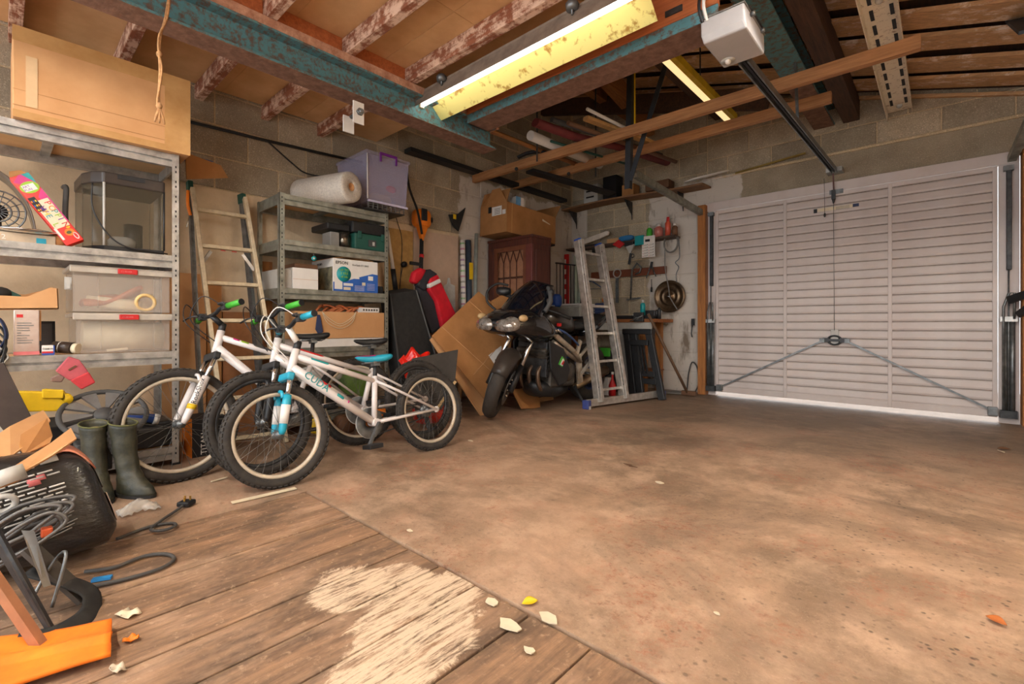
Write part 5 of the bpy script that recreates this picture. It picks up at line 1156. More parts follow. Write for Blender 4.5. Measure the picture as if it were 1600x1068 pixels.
# combination ladder standing behind the bicycles
e, nrm = ladder('step_ladder', 'old aluminium step ladder leaning on the wall left of grey shelving', (-3.36, .985, .0), (-3.31, 1.335, .0), (-3.80, .905, 1.74), (-3.80, 1.235, 1.74), 7, 'alu_warm', .026, .05, None, .04, .915)
for (a, b) in (((-3.66, .93, 0), (-3.87, .905, 1.80)), ((-3.62, 1.31, 0), (-3.87, 1.235, 1.78))): MB().bar(a, b, .022, .045).build('rear_stile', 'grey_steel', e); MB().bar(lerp(a, b, .96), lerp(a, b, 1.0), .03, .055).build('end_cap', 'dark_green', e)
for s, y in ((1, .925), (-1, 1.265)): MB().bar((-3.70, y, 1.20), (-3.72, y + s * .07, 1.31), .012, .02).build('rung_brace', 'alu', e)
MB().tube(smoothpts([(-3.80, .88, 1.72), (-3.78, .875, 1.62), (-3.78, .89, 1.55)]), .010, 6).build('rope_hook', 'orange', e); MB().tube(smoothpts([(-3.78, .885, 1.55), (-3.76, .87, 1.50), (-3.76, .865, 1.46), (-3.76, .875, 1.51)]), .003, 5).build('snap_ring', 'chrome', e)
for q, y in ((.55, 1.05), (.3, 1.12)): MB().box(-3.705 + .0, -3.70, y, y + .03, 1.318, 1.33).build('paint_mark', 'red', e)
# aluminium ladder with stabiliser bar, right of the motorcycle
b0, b1 = Vector((-2.47, 3.96, .05)), Vector((-2.40, 4.32, .05)); t0, t1 = Vector((-2.73, 3.985, 1.66)), Vector((-2.73, 4.38, 1.66))
e, nrm = ladder('extension_ladder', 'silver aluminium ladder with blue feet leaning beside the motorcycle', b0, b1, t0, t1, 6, 'alu', .05, .075, None, .07, .93, .0)
for a, b in ((b0, t0), (b1, t1)):
    MB().bar(lerp(a, b, .0) + nrm * .052, lerp(a, b, 1) + nrm * .052, .040, .03, nrm).build('inner_stile', 'alu', e, bevel=.003)
    MB().bar(lerp(a, b, .985), lerp(a, b, 1.012), .036, .08, nrm).build('end_cap', 'blue', e, bevel=.004)
    for k in range(6):
        u = .07 + .86 * k / 5; p = lerp(a, b, u); MB().box(p.x + .036, p.x + .042, p.y - .03, p.y - .02, p.z + .03, p.z + .045).build('rung_slot', 'ink', e)
f0, f1 = Vector((-2.50, 3.80, .055)), Vector((-2.26, 4.92, .055)); MB().bar(f0, f1, .035, .07).build('stabiliser_bar', 'alu', e, bevel=.004)
for f in (f0, f1):
    MB().box(f.x - .035, f.x + .035, f.y - .03, f.y + .03, 0, .085).build('foot', mat('foot_blue', S(64, 76, 140), .5), e, bevel=.01); MB().box(f.x - .02, f.x + .037, f.y - .015, f.y + .02, .0, .03).build('foot_pad', 'silver_grey', e)

# ---------------------------------------------------------------- dark wood cabinet and what stands on it
kx0, kx1, ky0, ky1, cz = -3.925, -3.26, 3.90, 4.22, 1.785
e = empty('display_cabinet', (-3.6, 4.06, 0), 'dark mahogany cabinet with lattice glass door in corner', 'cabinet')
for a in ((kx0, kx0 + .02, ky0, ky1, 0, cz - .03), (kx1 - .02, kx1, ky0, ky1, 0, cz - .03), (kx0, kx1, ky1 - .012, ky1, 0, cz - .03)): B(*a).build('carcass_panel', 'mahogany', e)
B(kx0 - .005, kx1 + .015, ky0 - .02, ky1, cz - .03, cz).build('cabinet_top', 'mahogany', e, bevel=.004); B(kx0, kx1 + .006, ky0 - .008, ky1, cz - .10, cz - .03).build('cornice', 'mahogany', e); B(kx0, kx1, ky0, ky1, 0, .08).build('plinth', 'mahogany', e)
B(kx0, kx0 + .085, ky0 - .012, ky0 + .02, .08, cz - .10).build('pilaster', 'mahogany', e, bevel=.004); B(kx1 - .085, kx1 + .002, ky0 - .014, ky0 + .02, .08, cz - .10).build('pilaster', mat('pilaster_plum', S(108, 54, 48), .45, var=.2), e, bevel=.004)
B(kx1, kx1 + .006, ky0 + .06, ky1 - .05, .95, cz - .16).build('side_moulding', 'mahogany', e, bevel=.003)
d0, d1, dz0, dz1 = kx0 + .085, kx1 - .085, .72, cz - .10
dd = B(d0, d0 + .05, ky0, ky0 + .02, dz0, dz1).box(d1 - .05, d1, ky0, ky0 + .02, dz0, dz1).box(d0 + .05, d1 - .05, ky0, ky0 + .02, dz1 - .05, dz1).box(d0 + .05, d1 - .05, ky0, ky0 + .02, dz0, dz0 + .06).build('glazed_door', mat('door_brown', S(120, 68, 44), .45, var=.25), e)
B(d0 + .05, d1 - .05, ky0 + .008, ky0 + .012, dz0 + .06, dz1 - .05).build('glass_pane', clear('cab_glass', S(120, 84, 64), .16, .05), dd)
gy0, gy1 = d0 + .05, d1 - .05; nb = 4; stp_ = (gy1 - gy0) / nb; ly = ky0 + .004
for k in range(nb + 1):
    y = gy0 + stp_ * k
    if 0 < k < nb: MB().bar((y, ly, dz0 + .06), (y, ly, 1.50), .008, .008).build('glazing_bar', 'mahogany', dd)
    for s in (-1, 1):
        yy = y + s * stp_ / 2
        if gy0 - .01 <= yy <= gy1 + .01: MB().bar((y, ly, 1.50), (yy, ly, dz1 - .05), .008, .008).build('glazing_bar', 'mahogany', dd)
B(d0, d1, ky0 + .03, ky1 - .02, 1.33, 1.35).build('inner_shelf', 'mahogany', e); B(d0, d1, ky0 + .05, ky0 + .058, .1, cz - .1).build('back_lining', mat('peach_wood', S(226, 162, 122), .7), e)
B(d0, d1, ky0, ky0 + .02, .08, dz0).build('lower_door', 'mahogany', e, bevel=.004)
# open carton on top
M = T(-3.722, 4.20, cz + .03) @ RZ(PI / 2) @ RY(.03)
e = carton('open_carton', 'open brown carton with address label standing on the dark cabinet', M, .88, .42, .33, 'cardboard_dark', None, 'box', True, [('b', .17, -2.2), ('r', .2, -1.0), ('l', .17, -1.9)])
B(-.441, -.4405, -.13, .02, .20, .30).build('address_label', 'white', e, True)
for k in range(4): B(-.4418, -.441, -.11, -.02, .215 + k * .018, .222 + k * .018).build('label_line', 'grey', e, True)
B(-.4412, -.44, -.19, -.14, .20, .25).build('code_label', 'white', e, True); B(-.4412, -.44, .03, .08, .24, .31).build('black_print', 'ink', e, True)
B(-.36, -.35, -.2112, -.21, 0, .33).build('tape_seam', 'tape', e, True); MB().prism([(.18, -.2105, .235), (.33, -.2105, .215), (.33, -.2105, .222), (.18, -.2105, .26)], (0, -.001, 0)).build('torn_strip', 'cream', e, True)
MB().prism([(-.44, -.21, .33), (-.44, .12, .33), (-.44, .02, .50), (-.44, -.10, .50)], (-.004, 0, 0)).build('end_flap', 'cardboard_dark', e, True)
e2 = carton('blue_packet', 'blue and white packet sticking out of the open carton', M @ T(-.20, -.145, .26), .16, .1, .17, 'silver_grey'); B(-.081, .0, -.0512, -.05, .0, .171).build('blue_panel', mat('sky', S(110, 170, 214), .5), e2, True); B(.0, .05, -.0512, -.05, 0, .171).build('white_panel', 'white', e2, True)
MB().grid(superball((-3.66, 4.25, 2.09), .1, .10, .1), 10, 16).build('bubble_bag', mat('bubblebag', S(190, 186, 180), .35, bmp=.3, scale=60), label='silvery padded bag inside the open carton', cat='bag')
B(-3.75, -3.60, 4.68, 4.755, 1.80, 2.05).build('black_printed_box', 'ink', label='tall black printed box squeezed right of the open carton', cat='box', bevel=.004)
for k in range(4): B(-3.599, -3.5975, 4.695, 4.74, 1.82 + k * .05, 1.845 + k * .05).build('print_panel', 'silver_grey', bpy.data.objects['black_printed_box'])
bpy.data.objects['black_printed_box'].location.z -= 0.0
# poles and rolls left of the cabinet
e = empty('wrapping_paper_roll', (-3.80, 3.41, 0), 'patterned white and purple wrapping paper roll in corner', 'roll'); MB().cyl((-3.80, 3.40, .5), (-3.86, 3.43, 1.73), .028, 14).build('roll', 'white', e)
for k in range(14): q = .9 + k * .06; MB().cyl((-3.80 - .06 * (q - .5) / 1.23, 3.40 + .03 * (q - .5) / 1.23, q), (-3.80 - .06 * (q + .02 - .5) / 1.23, 3.40 + .03 * (q + .02 - .5) / 1.23, q + .02), .0286, 10).build('print_ring', ('purple', 'olive', 'magenta', 'green', 'navy')[k % 5], e)
MB().cyl((-3.78, 3.30, 0), (-3.80, 3.405, .5), .028, 14).build('roll_end', 'cardboard', e)
MB().cyl((-3.74, 3.44, 0), (-3.87, 3.52, 1.74), .034, 14).build('dark_tube', mat('slate', S(62, 72, 84), .5), label='slate blue cardboard tube standing beside the wrapping paper', cat='tube')
B(-3.775, -3.768, 3.45, 3.50, 1.30, 1.48).build('yellow_label', 'yellow', bpy.data.objects['dark_tube'])
MB().cyl((-3.66, 3.40, 0), (-3.82, 3.60, 1.82), .022, 12).build('grey_pole', mat('pole_grey', S(146, 150, 142), .5), label='pale grey plastic pole leaning at the cabinet corner', cat='pole')

# ---------------------------------------------------------------- wall left of the cabinet
B(XL + .013, XL + .03, 2.83, 3.42, .05, 1.77).build('hardboard_sheet', mat('hardboard', S(202, 172, 148), .7, var=.1), label='pale hardboard sheet standing against the left wall', cat='board')
B(XL + .013, XL + .028, 2.50, 2.82, .9, 1.74).build('plywood_sheet', mat('ply', S(196, 156, 92), .7, col2=S(170, 132, 74)), label='yellowish plywood sheet beside the grey shelving unit', cat='board')
e = empty('garden_trimmer', (-3.84, 2.88, .9), 'orange and black garden trimmer hanging from wall by its strap', 'trimmer')
MB().grid(superball((-3.86, 2.88, 1.87), .06, .10, .095, ex=.6), 12, 18).build('engine_cover', 'orange', e)
MB().prism([(-3.80, 2.80, 1.80), (-3.80, 2.93, 1.80), (-3.80, 2.86, 1.63)], (-.06, 0, 0)).build('cone', 'orange', e, bevel=.012); MB().box(-3.80, -3.785, 2.83, 2.90, 1.84, 1.96).build('air_filter', 'black_plastic', e, bevel=.01); MB().cyl((-3.85, 2.93, 1.87), (-3.83, 2.99, 1.87), .03, 12).build('starter', 'black_plastic', e)
MB().tube([(-3.83, 2.86, 1.66), (-3.80, 2.83, 1.40), (-3.76, 2.80, 1.30)], .02, 10).build('shaft', 'black_matt', e); MB().cyl((-3.81, 2.845, 1.50), (-3.805, 2.838, 1.47), .024, 12).build('collar', 'red', e); MB().bar((-3.80, 2.70, 1.405), (-3.79, 2.83, 1.40), .03, .03).build('handle', 'black_matt', e)
MB().tube(smoothpts([(-3.93, 2.745, 2.37), (-3.88, 2.75, 2.15), (-3.79, 2.78, 1.92), (-3.785, 2.83, 1.70)]), .016, 6, flat=.2).build('strap', 'black_matt', e); MB().cyl((-3.95, 2.745, 2.37), (-3.90, 2.745, 2.385), .006, 6).build('wall_hook', 'dark_steel', e)
MB().prism([at(702, 335, X=-3.91), at(716, 334, X=-3.91), at(728, 324, X=-3.91), at(722, 345, X=-3.91), at(717, 361, X=-3.91), at(708, 352, X=-3.91)], (-.02, 0, 0)).build('trimmer_guard', 'black_matt', label='curved black trimmer guard hung on the block wall', cat='guard', bevel=.004)
B(-3.906, -3.902, 3.335, 3.375, 1.955, 2.005).build('warning_label', 'yellow', bpy.data.objects['trimmer_guard'])
e = empty('hedge_pole', (-3.74, 2.46, 1.0), 'white and black telescopic pole hanging beside shelving', 'pole'); MB().cyl(at(605, 360, X=-3.72), at(614, 420, X=-3.72), .018, 10).build('tube', 'white', e); MB().cyl(at(614, 420, X=-3.72), at(618, 452, X=-3.72), .024, 10).build('grip', 'black_plastic', e)
e = empty('wall_plug', (-3.93, 2.6, 1.2), 'black plug with cord hanging on the plywood', 'plug'); MB().lathe([(0, 0), (.028, 0), (.028, .035), (0, .04)], basis((-3.92, 2.70, 1.40), (0, 1, 0), (0, 0, 1)), 14).build('plug_body', 'black_plastic', e); MB().tube(smoothpts([(-3.92, 2.70, 1.38), (-3.92, 2.67, 1.25), (-3.92, 2.66, 1.1), (-3.92, 2.69, 1.6), (-3.92, 2.64, 1.8), (-3.925, 2.58, 1.95)]), .004, 5).build('cord', 'black_plastic', e)
# speaker cabinet, jacket, board scraps
e = empty('speaker_cabinet', (-3.5, 2.6, 0), 'black carpeted speaker cabinet leaning beside grey shelving', 'speaker')
q0, q1, q2, q3 = at(609, 459, X=-3.52), at(650, 453, X=-3.52), at(692, 596, X=-3.36), at(628, 606, X=-3.36)
MB().prism([q0, q1, q2, q3], (-.20, .02, .03)).build('box', 'black_matt', e, bevel=.006)
for a, b in ((q1, q2), (q0, q3)): MB().bar(Vector(a) + Vector((.004, 0, 0)), Vector(b) + Vector((.004, 0, 0)), .012, .012).build('edge_trim', 'dark_grey', e)
MB().cyl(lerp(q0, q2, .45) + Vector((.005, 0, 0)), lerp(q0, q2, .45) + Vector((.012, 0, 0)), .0, 3)
e = empty('jacket', (-3.6, 2.8, .9), 'red and black jacket with white sleeve stripe draped on speaker', 'jacket')
def pj(nm, m, pts, X, th=.07, bv=.02): MB().prism([at(x, y, X=X) for x, y in pts], (-th, 0, 0)).build(nm, m, e, bevel=bv)
mat('jacket_red', S(206, 14, 36), .7, bmp=.1); mat('jacket_black', S(44, 42, 48), .75, bmp=.1)
pj('shoulder', 'jacket_red', [(644, 440), (648, 424), (658, 418), (668, 421), (660, 436), (652, 444)], -3.52)
pj('collar', 'jacket_black', [(660, 422), (674, 420), (686, 428), (670, 440), (666, 455), (652, 446)], -3.53)
pj('sleeve', 'jacket_red', [(672, 434), (685, 428), (690, 440), (714, 491), (692, 513), (682, 470), (670, 452)], -3.52)
pj('sleeve_stripe', 'white', [(670, 444), (688, 435), (690, 441), (672, 450)], -3.50, .075, .01)
pj('body', 'jacket_black', [(652, 446), (668, 452), (682, 470), (690, 512), (676, 522), (660, 480)], -3.56, .06)
MB().prism([at(694, 446, X=-3.75), at(699, 443, X=-3.75), at(700, 434, X=-3.75), at(703, 434, X=-3.75), at(704, 443, X=-3.75), at(711, 446, X=-3.75), at(714, 642, X=-3.75), at(696, 646, X=-3.75)], (-.008, 0, 0)).build('chopping_board', mat('pale_poly', S(190, 190, 186), .3), label='translucent grey paddle board standing behind the jacket', cat='board', bevel=.003)
# flattened cartons
def leaf(label, pts, th=.012, m='cardboard_dark', nm='flattened_carton'):
    P3 = [at(x, y, X=X) for x, y, X in pts]; a = P3[1] - P3[0]; b = P3[-1] - P3[0]; n = a.cross(b).normalized()
    if n.x > 0: n = -n
    for i in range(3, len(P3)): pass
    c = P3[0]
    P3 = [p - n * (p - c).dot(n) for p in P3]      # flat
    return MB().prism(P3, n * th).build(nm, m, label=label, cat='cardboard')
o = leaf('large flattened brown carton leaning behind the motorcycle, topmost', [(748, 455, -3.40), (675, 524, -3.32), (760, 630, -2.98), (795, 600, -2.98), (800, 500, -3.2)], .012)
def onleaf(o, nm, m, pts, X0=-3.3):
    pass
o2 = leaf('lower flattened brown carton propped under the topmost sheet', [(690, 512, -3.36), (672, 530, -3.33), (750, 655, -3.04), (775, 640, -3.04), (760, 560, -3.2)], .012, 'cardboard')
me_ = o.data; Mo = T(*o.location)
pl = [Mo @ v.co for v in me_.vertices]; nn = (pl[1] - pl[0]).cross(pl[4] - pl[0]).normalized(); nn = nn if nn.x > 0 else -nn
def proj(x, y):
    u = (x - 800) / FPX; v = (HY - y) / FPX; r = Vector((u * CX - SX, u * SX + CX, v)); c = Vector((0, 0, CH))
    return c + r * ((pl[0] - c).dot(nn) / r.dot(nn)) + nn * .001
for a, b in (((690, 510), (790, 600)), ((740, 585), (775, 545)), ((733, 470), (800, 530))): MB().tube([proj(*a), proj(*b)], .003, 5).build('crease', 'cardboard', o)
MB().prism([proj(763, 555), proj(783, 540), proj(787, 556), proj(776, 574)], nn * .001).build('address_label', 'white', o); MB().prism([proj(773, 562), proj(779, 558), proj(780, 563), proj(775, 568)], nn * .002).build('label_mark', 'ink', o)
MB().prism([at(768, 470, X=-3.3), at(800, 452, X=-3.3), at(815, 470, X=-3.3), at(790, 520, X=-3.2)], (-.01, 0, 0)).build('flattened_carton', 'cardboard_dark', label='upright carton sheet showing behind the motorcycle screen', cat='cardboard')
leaf('crumpled carton flap on the floor beneath the motorcycle engine', [(800, 608, -3.0), (815, 638, -2.9), (843, 638, -2.9), (842, 622, -2.95), (820, 606, -3.0)], .01)
leaf('carton strip lying on the floor behind the side stand', [(838, 622, -3.15), (842, 634, -3.05), (866, 626, -3.05), (864, 616, -3.15)], .01, 'cardboard')
MB().grid(lambda u, v: (lambda p: p + Vector((0, .02 * math.sin(p.z * 60), .03 * math.sin(p.y * 45 + p.x * 30)))) (superball((-3.10, 2.25, .50), .08, .12, .10, ex=.9)(u, v)), 18, 26).build('red_bag', mat('bag_red', S(236, 34, 20), .2, bmp=.5, scale=14, coat=.3), label='shiny red plastic bag behind the rear bicycle wheel', cat='bag')
MB().prism([at(645, 560, X=-2.98), at(716, 546, X=-2.98), at(711, 600, X=-2.9), at(690, 640, X=-2.86), at(630, 610, X=-2.9)], (-.012, 0, 0)).build('grey_board', mat('board_grey', S(74, 70, 66), .75), label='dark grey board propped behind the rear bicycle wheels', cat='board', bevel=.003)
MB().grid(superball((-2.98, 2.30, .13), .09, .13, .10, ex=.6), 12, 18).build('helmet', mat('helmet_red', S(190, 44, 30), .4), label='red rounded plastic cover behind the rear bicycle wheel', cat='cover')
MB().bar((-2.80, 2.22, .16), (-2.70, 2.33, .38), .012, .02).build('wood_stick', mat('stick', S(206, 170, 116), .7), label='short pale wooden stick behind the rear bicycle wheel', cat='stick')
# ---------------------------------------------------------------- things on the grey shelving unit
e = empty('bubble_wrap_roll', (-3.55, 1.74, 1.74), 'fat white bubble wrap roll lying on top of grey shelving', 'roll')
a_, b_ = Vector((-3.33, 1.83, 1.858)), Vector((-3.82, 1.66, 1.857)); Mr = basis(a_, (0, 0, 1), (a_ - b_).cross(Vector((0, 0, 1))))
dax = (a_ - b_).normalized(); xx, yy = frame_from(dax); Mr = Matrix(((xx.x, yy.x, dax.x, a_.x), (xx.y, yy.y, dax.y, a_.y), (xx.z, yy.z, dax.z, a_.z), (0, 0, 0, 1))); LR = (a_ - b_).length
MB().lathe([(.032, -LR), (.112, -LR), (.117, -LR + .02), (.117, -.02), (.112, 0), (.085, .004), (.060, .002), (.032, 0), (.032, -LR)], Mr, 32).build('wrap', mat('bubble', S(226, 216, 202), .45, bmp=.6, scale=90), e)
MB().lathe([(.026, -LR + .01), (.032, -LR + .01), (.032, -.002), (.026, -.002), (.026, -LR + .01)], Mr, 20).build('core', 'cardboard', e)
clear('violet_clear', S(188, 180, 206), .34, .12)
e = empty('clear_lidded_box', (-3.64, 2.2, 1.75), 'large clear violet tinted storage box with purple clip on grey shelving', 'storage box')
def vb(x0, x1, y0, y1, z0, z1, ins): return [(x0 + ins, y0 + ins, z0), (x1 - ins, y0 + ins, z0), (x1 - ins, y1 - ins, z0), (x0 + ins, y1 - ins, z0), (x0, y0, z1), (x1, y0, z1), (x1, y1, z1), (x0, y1, z1)]
vv = vb(-3.88, -3.40, 2.0, 2.40, 1.80, 2.185, .018)
for f in ((0, 1, 5, 4), (1, 2, 6, 5), (2, 3, 7, 6), (3, 0, 4, 7), (0, 3, 2, 1)):
    P4 = [Vector(vv[i]) for i in f]; n = (P4[1] - P4[0]).cross(P4[2] - P4[0]).normalized(); MB().prism(P4, -n * .004).build('side', 'violet_clear', e)
l = B(-3.892, -3.388, 1.988, 2.412, 2.185, 2.212).build('lid', 'violet_clear', e, bevel=.008)
B(-3.388, -3.376, 2.11, 2.27, 2.195, 2.215).box(-3.388, -3.376, 2.11, 2.122, 2.14, 2.2).box(-3.388, -3.376, 2.258, 2.27, 2.14, 2.2).build('clip', 'purple', l)
MB().tube([(-3.398, 2.005, 1.82), (-3.394, 2.0, 2.18)], .006, 6).build('corner_edge', 'white', e); B(-3.41, -3.395, 2.012, 2.39, 1.798, 1.815).build('bottom_edge', mat('violet_pale', S(206, 200, 222), .3), e)
MB().grid(superball((-3.62, 2.22, 1.87), .12, .11, .055, ex=.6), 10, 16).build('toy_pile', 'beige', label='pale soft toys lying inside the violet storage box', cat='toys'); MB().ball((-3.44, 2.25, 1.95), .015, .05, .03).build('red_toy', 'red', label='small red toy inside the violet storage box', cat='toy')
mb = B(-3.86, -3.40, 2.0, 2.36, 1.742, 1.75); e = empty('wire_rack', (-3.63, 2.18, 1.74), 'dark wire mesh tray beneath the violet storage box', 'tray'); mb.build('base', 'dark_steel', e)
for k in range(9): B(-3.402, -3.398, 2.01 + k * .042, 2.018 + k * .042, 1.75, 1.797).build('wire', 'grey_steel', e)
for z in (1.765, 1.782): B(-3.403, -3.399, 2.0, 2.36, z, z + .004).build('wire', 'grey_steel', e)
# second shelf: green tool box, tins
e = empty('tool_box', (-3.62, 2.09, 1.416), 'dark green and black tool box on grey shelving', 'tool box')
B(-3.80, -3.462, 1.93, 2.225, 1.416, 1.545).build('tray', 'dark_green', e, bevel=.01); B(-3.80, -3.475, 1.915, 2.225, 1.548, 1.64).build('lid', 'black_plastic', e, bevel=.012)
for y in (1.955, 2.17): B(-3.463, -3.452, y, y + .03, 1.50, 1.56).build('latch', 'dark_green', e, bevel=.003)
B(-3.463, -3.458, 2.05, 2.12, 1.445, 1.50).build('label', 'dark_grey', e); B(-3.4585, -3.456, 2.085, 2.105, 1.455, 1.485).build('mark', 'silver_grey', e)
B(-3.78, -3.50, 1.72, 1.91, 1.55, 1.60).build('tin_lid', 'black_plastic', e, bevel=.01)
MB().cyl((-3.53, 1.87, 1.416), (-3.53, 1.87, 1.54), .045, 18).build('foil_tin', mat('foil_dark', S(120, 110, 96), .25, .8, col2=S(60, 54, 48), scale=30), label='crinkled silver foil tin left of the tool box', cat='tin')
B(-3.64, -3.50, 1.745, 1.82, 1.416, 1.53).build('grey_pack', 'grey', label='grey cardboard pack leaning beside the foil tin', cat='pack', bevel=.006)
# third shelf: printer box, white box
e = empty('printer_box', (-3.66, 1.96, 1.068), 'blue and white printer carton with teal disc on grey shelving', 'box')
px_, py0, py1, pz = -3.475, 1.755, 2.145, 1.068
B(-3.84, px_, py0, py1, pz, pz + .255).build('carton_body', 'white', e, bevel=.003)
fx = px_ + .0005
MB().prism([(fx, py0, pz), (fx, py1, pz), (fx, py1, pz + .15), (fx, py1 - .05, pz + .155), (fx, py0 + .22, pz + .12), (fx, py0 + .10, pz + .08), (fx, py0, pz + .07)], (.001, 0, 0)).build('blue_print', mat('epson_blue', S(44, 100, 186), .5), e)
MB().lathe([(0, 0), (.06, 0), (.06, .002), (0, .002)], basis((fx, py0 + .088, pz + .135), (0, 1, 0), (0, 0, 1)), 28).build('teal_disc', 'teal', e)
Tm = lambda y, z, o=.0022: basis((fx + o, y, z), (0, 1, 0), (0, 0, 1))
text('EPSON', .034, Tm(py0 + .018, pz + .212), 'ink', e); text('EcoTank ET-2815', .020, Tm(py0 + .16, pz + .208), 'grey', e)
text('UP TO\n3 YRS\nof ink', .026, Tm(py0 + .09, pz + .158, .0032), 'lime', e, align='CENTER')
for (y0, y1, z0, z1, m) in ((.01, .075, .015, .075, 'white'), (.085, .165, .045, .066, 'white'), (.085, .145, .012, .034, 'cream'), (.245, .275, .055, .08, 'cream'), (.16, .22, .105, .118, 'white'), (.30, .345, .10, .135, 'white')): B(fx + .001, fx + .002, py0 + y0, py0 + y1, pz + z0, pz + z1).build('print_panel', m, e)
for k in range(5): B(fx + .001, fx + .002, py0 + .18, py0 + .265, pz + .012 + k * .009, pz + .015 + k * .009).build('print_line', 'violet_pale', e); B(fx + .001, fx + .002, py0 + .29, py0 + .36, pz + .02 + k * .012, pz + .023 + k * .012).build('print_line', 'violet_pale', e)
B(-3.82, px_ - .01, py0 - .0012, py0 - .0002, pz + .0, pz + .19).build('photo_print', mat('photo_dark', S(66, 66, 56), .5, col2=S(150, 140, 110), scale=16), e)
text('ET-2815', .026, basis((-3.74, py0 - .002, pz + .212), (1, 0, 0), (0, 0, 1)), 'ink', e)
MB().prism([(-3.83, 1.76, 1.325), (-3.49, 1.78, 1.325), (-3.50, 1.96, 1.355), (-3.50, 2.12, 1.325), (-3.83, 2.12, 1.325)], (0, 0, .006)).build('card_wedge', 'cardboard', label='bent brown card lying on the printer carton', cat='card')
carton('white_carton', 'plain white box with tape on grey shelving beside printer carton', T(-3.66, 1.545, 1.068) @ RZ(PI / 2), .19, .36, .155, 'white', [(-.095, .095, -.1812, -.18, .07, .072)])
carton('white_carton', 'flat grey-white box left of shelving post behind the ladder', T(-3.66, 1.405, 1.068) @ RZ(PI / 2), .085, .34, .14, 'silver_grey')
MB().box(-3.76, -3.52, 1.48, 1.66, 1.226, 1.262).build('brown_pouch', 'brown', label='brown folded pouch lying on the white box', cat='pouch', bevel=.012)
e = empty('teal_badge', (-3.5, 1.62, 1.27), 'round teal badge hanging below the shelf edge', 'badge'); MB().lathe([(0, 0), (.018, 0), (.018, .006), (0, .006)], basis((-3.47, 1.60, 1.30), (0, 1, 0), (0, 0, 1)), 18).build('disc', 'teal', e); MB().lathe([(0, 0), (.008, 0), (.008, .007), (0, .007)], basis((-3.47, 1.60, 1.30), (0, 1, 0), (0, 0, 1)), 12).build('dot', 'white', e); MB().cyl((-3.47, 1.60, 1.315), (-3.47, 1.60, 1.345), .002, 5).build('thread', 'grey', e)
B(-3.72, -3.50, 2.155, 2.215, 1.068, 1.13).build('black_case', 'black_matt', label='small black case right of the printer carton', cat='case', bevel=.006)
# fourth shelf: open carton with cord and netting
e = carton('open_carton', 'wide open carton full of cords on grey shelving behind saddles', T(-3.655, 1.83, .70) @ RZ(PI / 2), .74, .38, .205, 'cardboard', None, 'box', True)
B(-3.84, -3.47, 1.50, 2.20, .633, .698).build('white_board', 'white', label='flat white board box under the wide open carton', cat='box', bevel=.004)
r = random.Random(40); pts = []
for k in range(12):
    y0 = 1.64 + .03 * k; z = .885; f = 1 if k % 2 else -1
    pts += [(-3.60 - .05 * f, y0, z), (-3.56 + r.uniform(-.03, .03), y0 + .06, z + .04 + .035 * r.random()), (-3.60 + .05 * f, y0 + .14, z + .05 * r.random() + .01)]
MB().tube(smoothpts(pts, 5), .009, 6).build('orange_rope', mat('cord_orange', S(210, 120, 70), .7), label='heaped orange rope spilling out of the wide open carton', cat='rope')
e = empty('white_grille', (-3.55, 2.05, .88), 'white perforated plastic strip on the wide open carton', 'grille'); B(-3.60, -3.48, 2.0, 2.16, .906, .945).build('plate', 'white', e)
for k in range(6): B(-3.4795, -3.478, 2.012 + k * .024, 2.026 + k * .024, .918, .934).build('hole', 'dark_grey', e)
mb = MB()
for d in (0, .02, .035): mb.tube(smoothpts([(-3.462, 1.66, .905), (-3.455, 1.70 + d * .3, .82 + d), (-3.455, 1.80, .775 + d), (-3.455, 1.90 - d * .3, .82 + d), (-3.462, 1.94, .905)]), .0022, 5)
mb.build('white_string', 'cream', label='loops of thin white string on the open carton front', cat='string')
MB().prism([(-3.46, 1.62, .88), (-3.46, 1.64, .88), (-3.46, 1.665, .75), (-3.46, 1.63, .73), (-3.46, 1.605, .77)], (.012, 0, 0)).build('blue_tag', 'navy', label='navy fabric tag hanging over the open carton front', cat='tag', bevel=.004)
# low shelf of the grey unit
B(-3.80, -3.47, 1.42, 1.80, .152, .36).build('black_crate', 'black_matt', label='black crate on the low shelf behind middle bicycle', cat='crate', bevel=.01)
MB().grid(superball((-3.58, 1.96, .30), .12, .15, .14, ex=.7), 12, 18).build('green_sack', mat('sack_green', S(96, 130, 50), .5, col2=S(60, 80, 36), bmp=.4, scale=12), label='green and yellow mesh sack on the low shelf', cat='sack')
MB().grid(superball((-3.40, 1.62, .44), .06, .17, .07, ex=.8), 12, 18).build('clear_bag', clear('bagclear', S(214, 208, 198), .5, .25), label='crumpled clear polythene bag below the open carton', cat='bag')
MB().box(-3.44, -3.40, 1.50, 1.74, .36, .375).build('slat_offcut', 'brown', label='thin wooden slat carrying the polythene bag', cat='slat')
for k, (m, nm, y, z) in enumerate((('orange', 'orange', 1.9, .09), ('brown', 'brown', 1.75, .07), ('yellow', 'yellow', 1.55, .10), ('orange', 'rust orange', 2.1, .08))):
    MB().grid(superball((-3.28, y, z), .07, .08, .07, ex=.7), 8, 12).build('rag_bundle', m, label='%s rag bundle on the floor behind the bicycles' % nm, cat='rag')
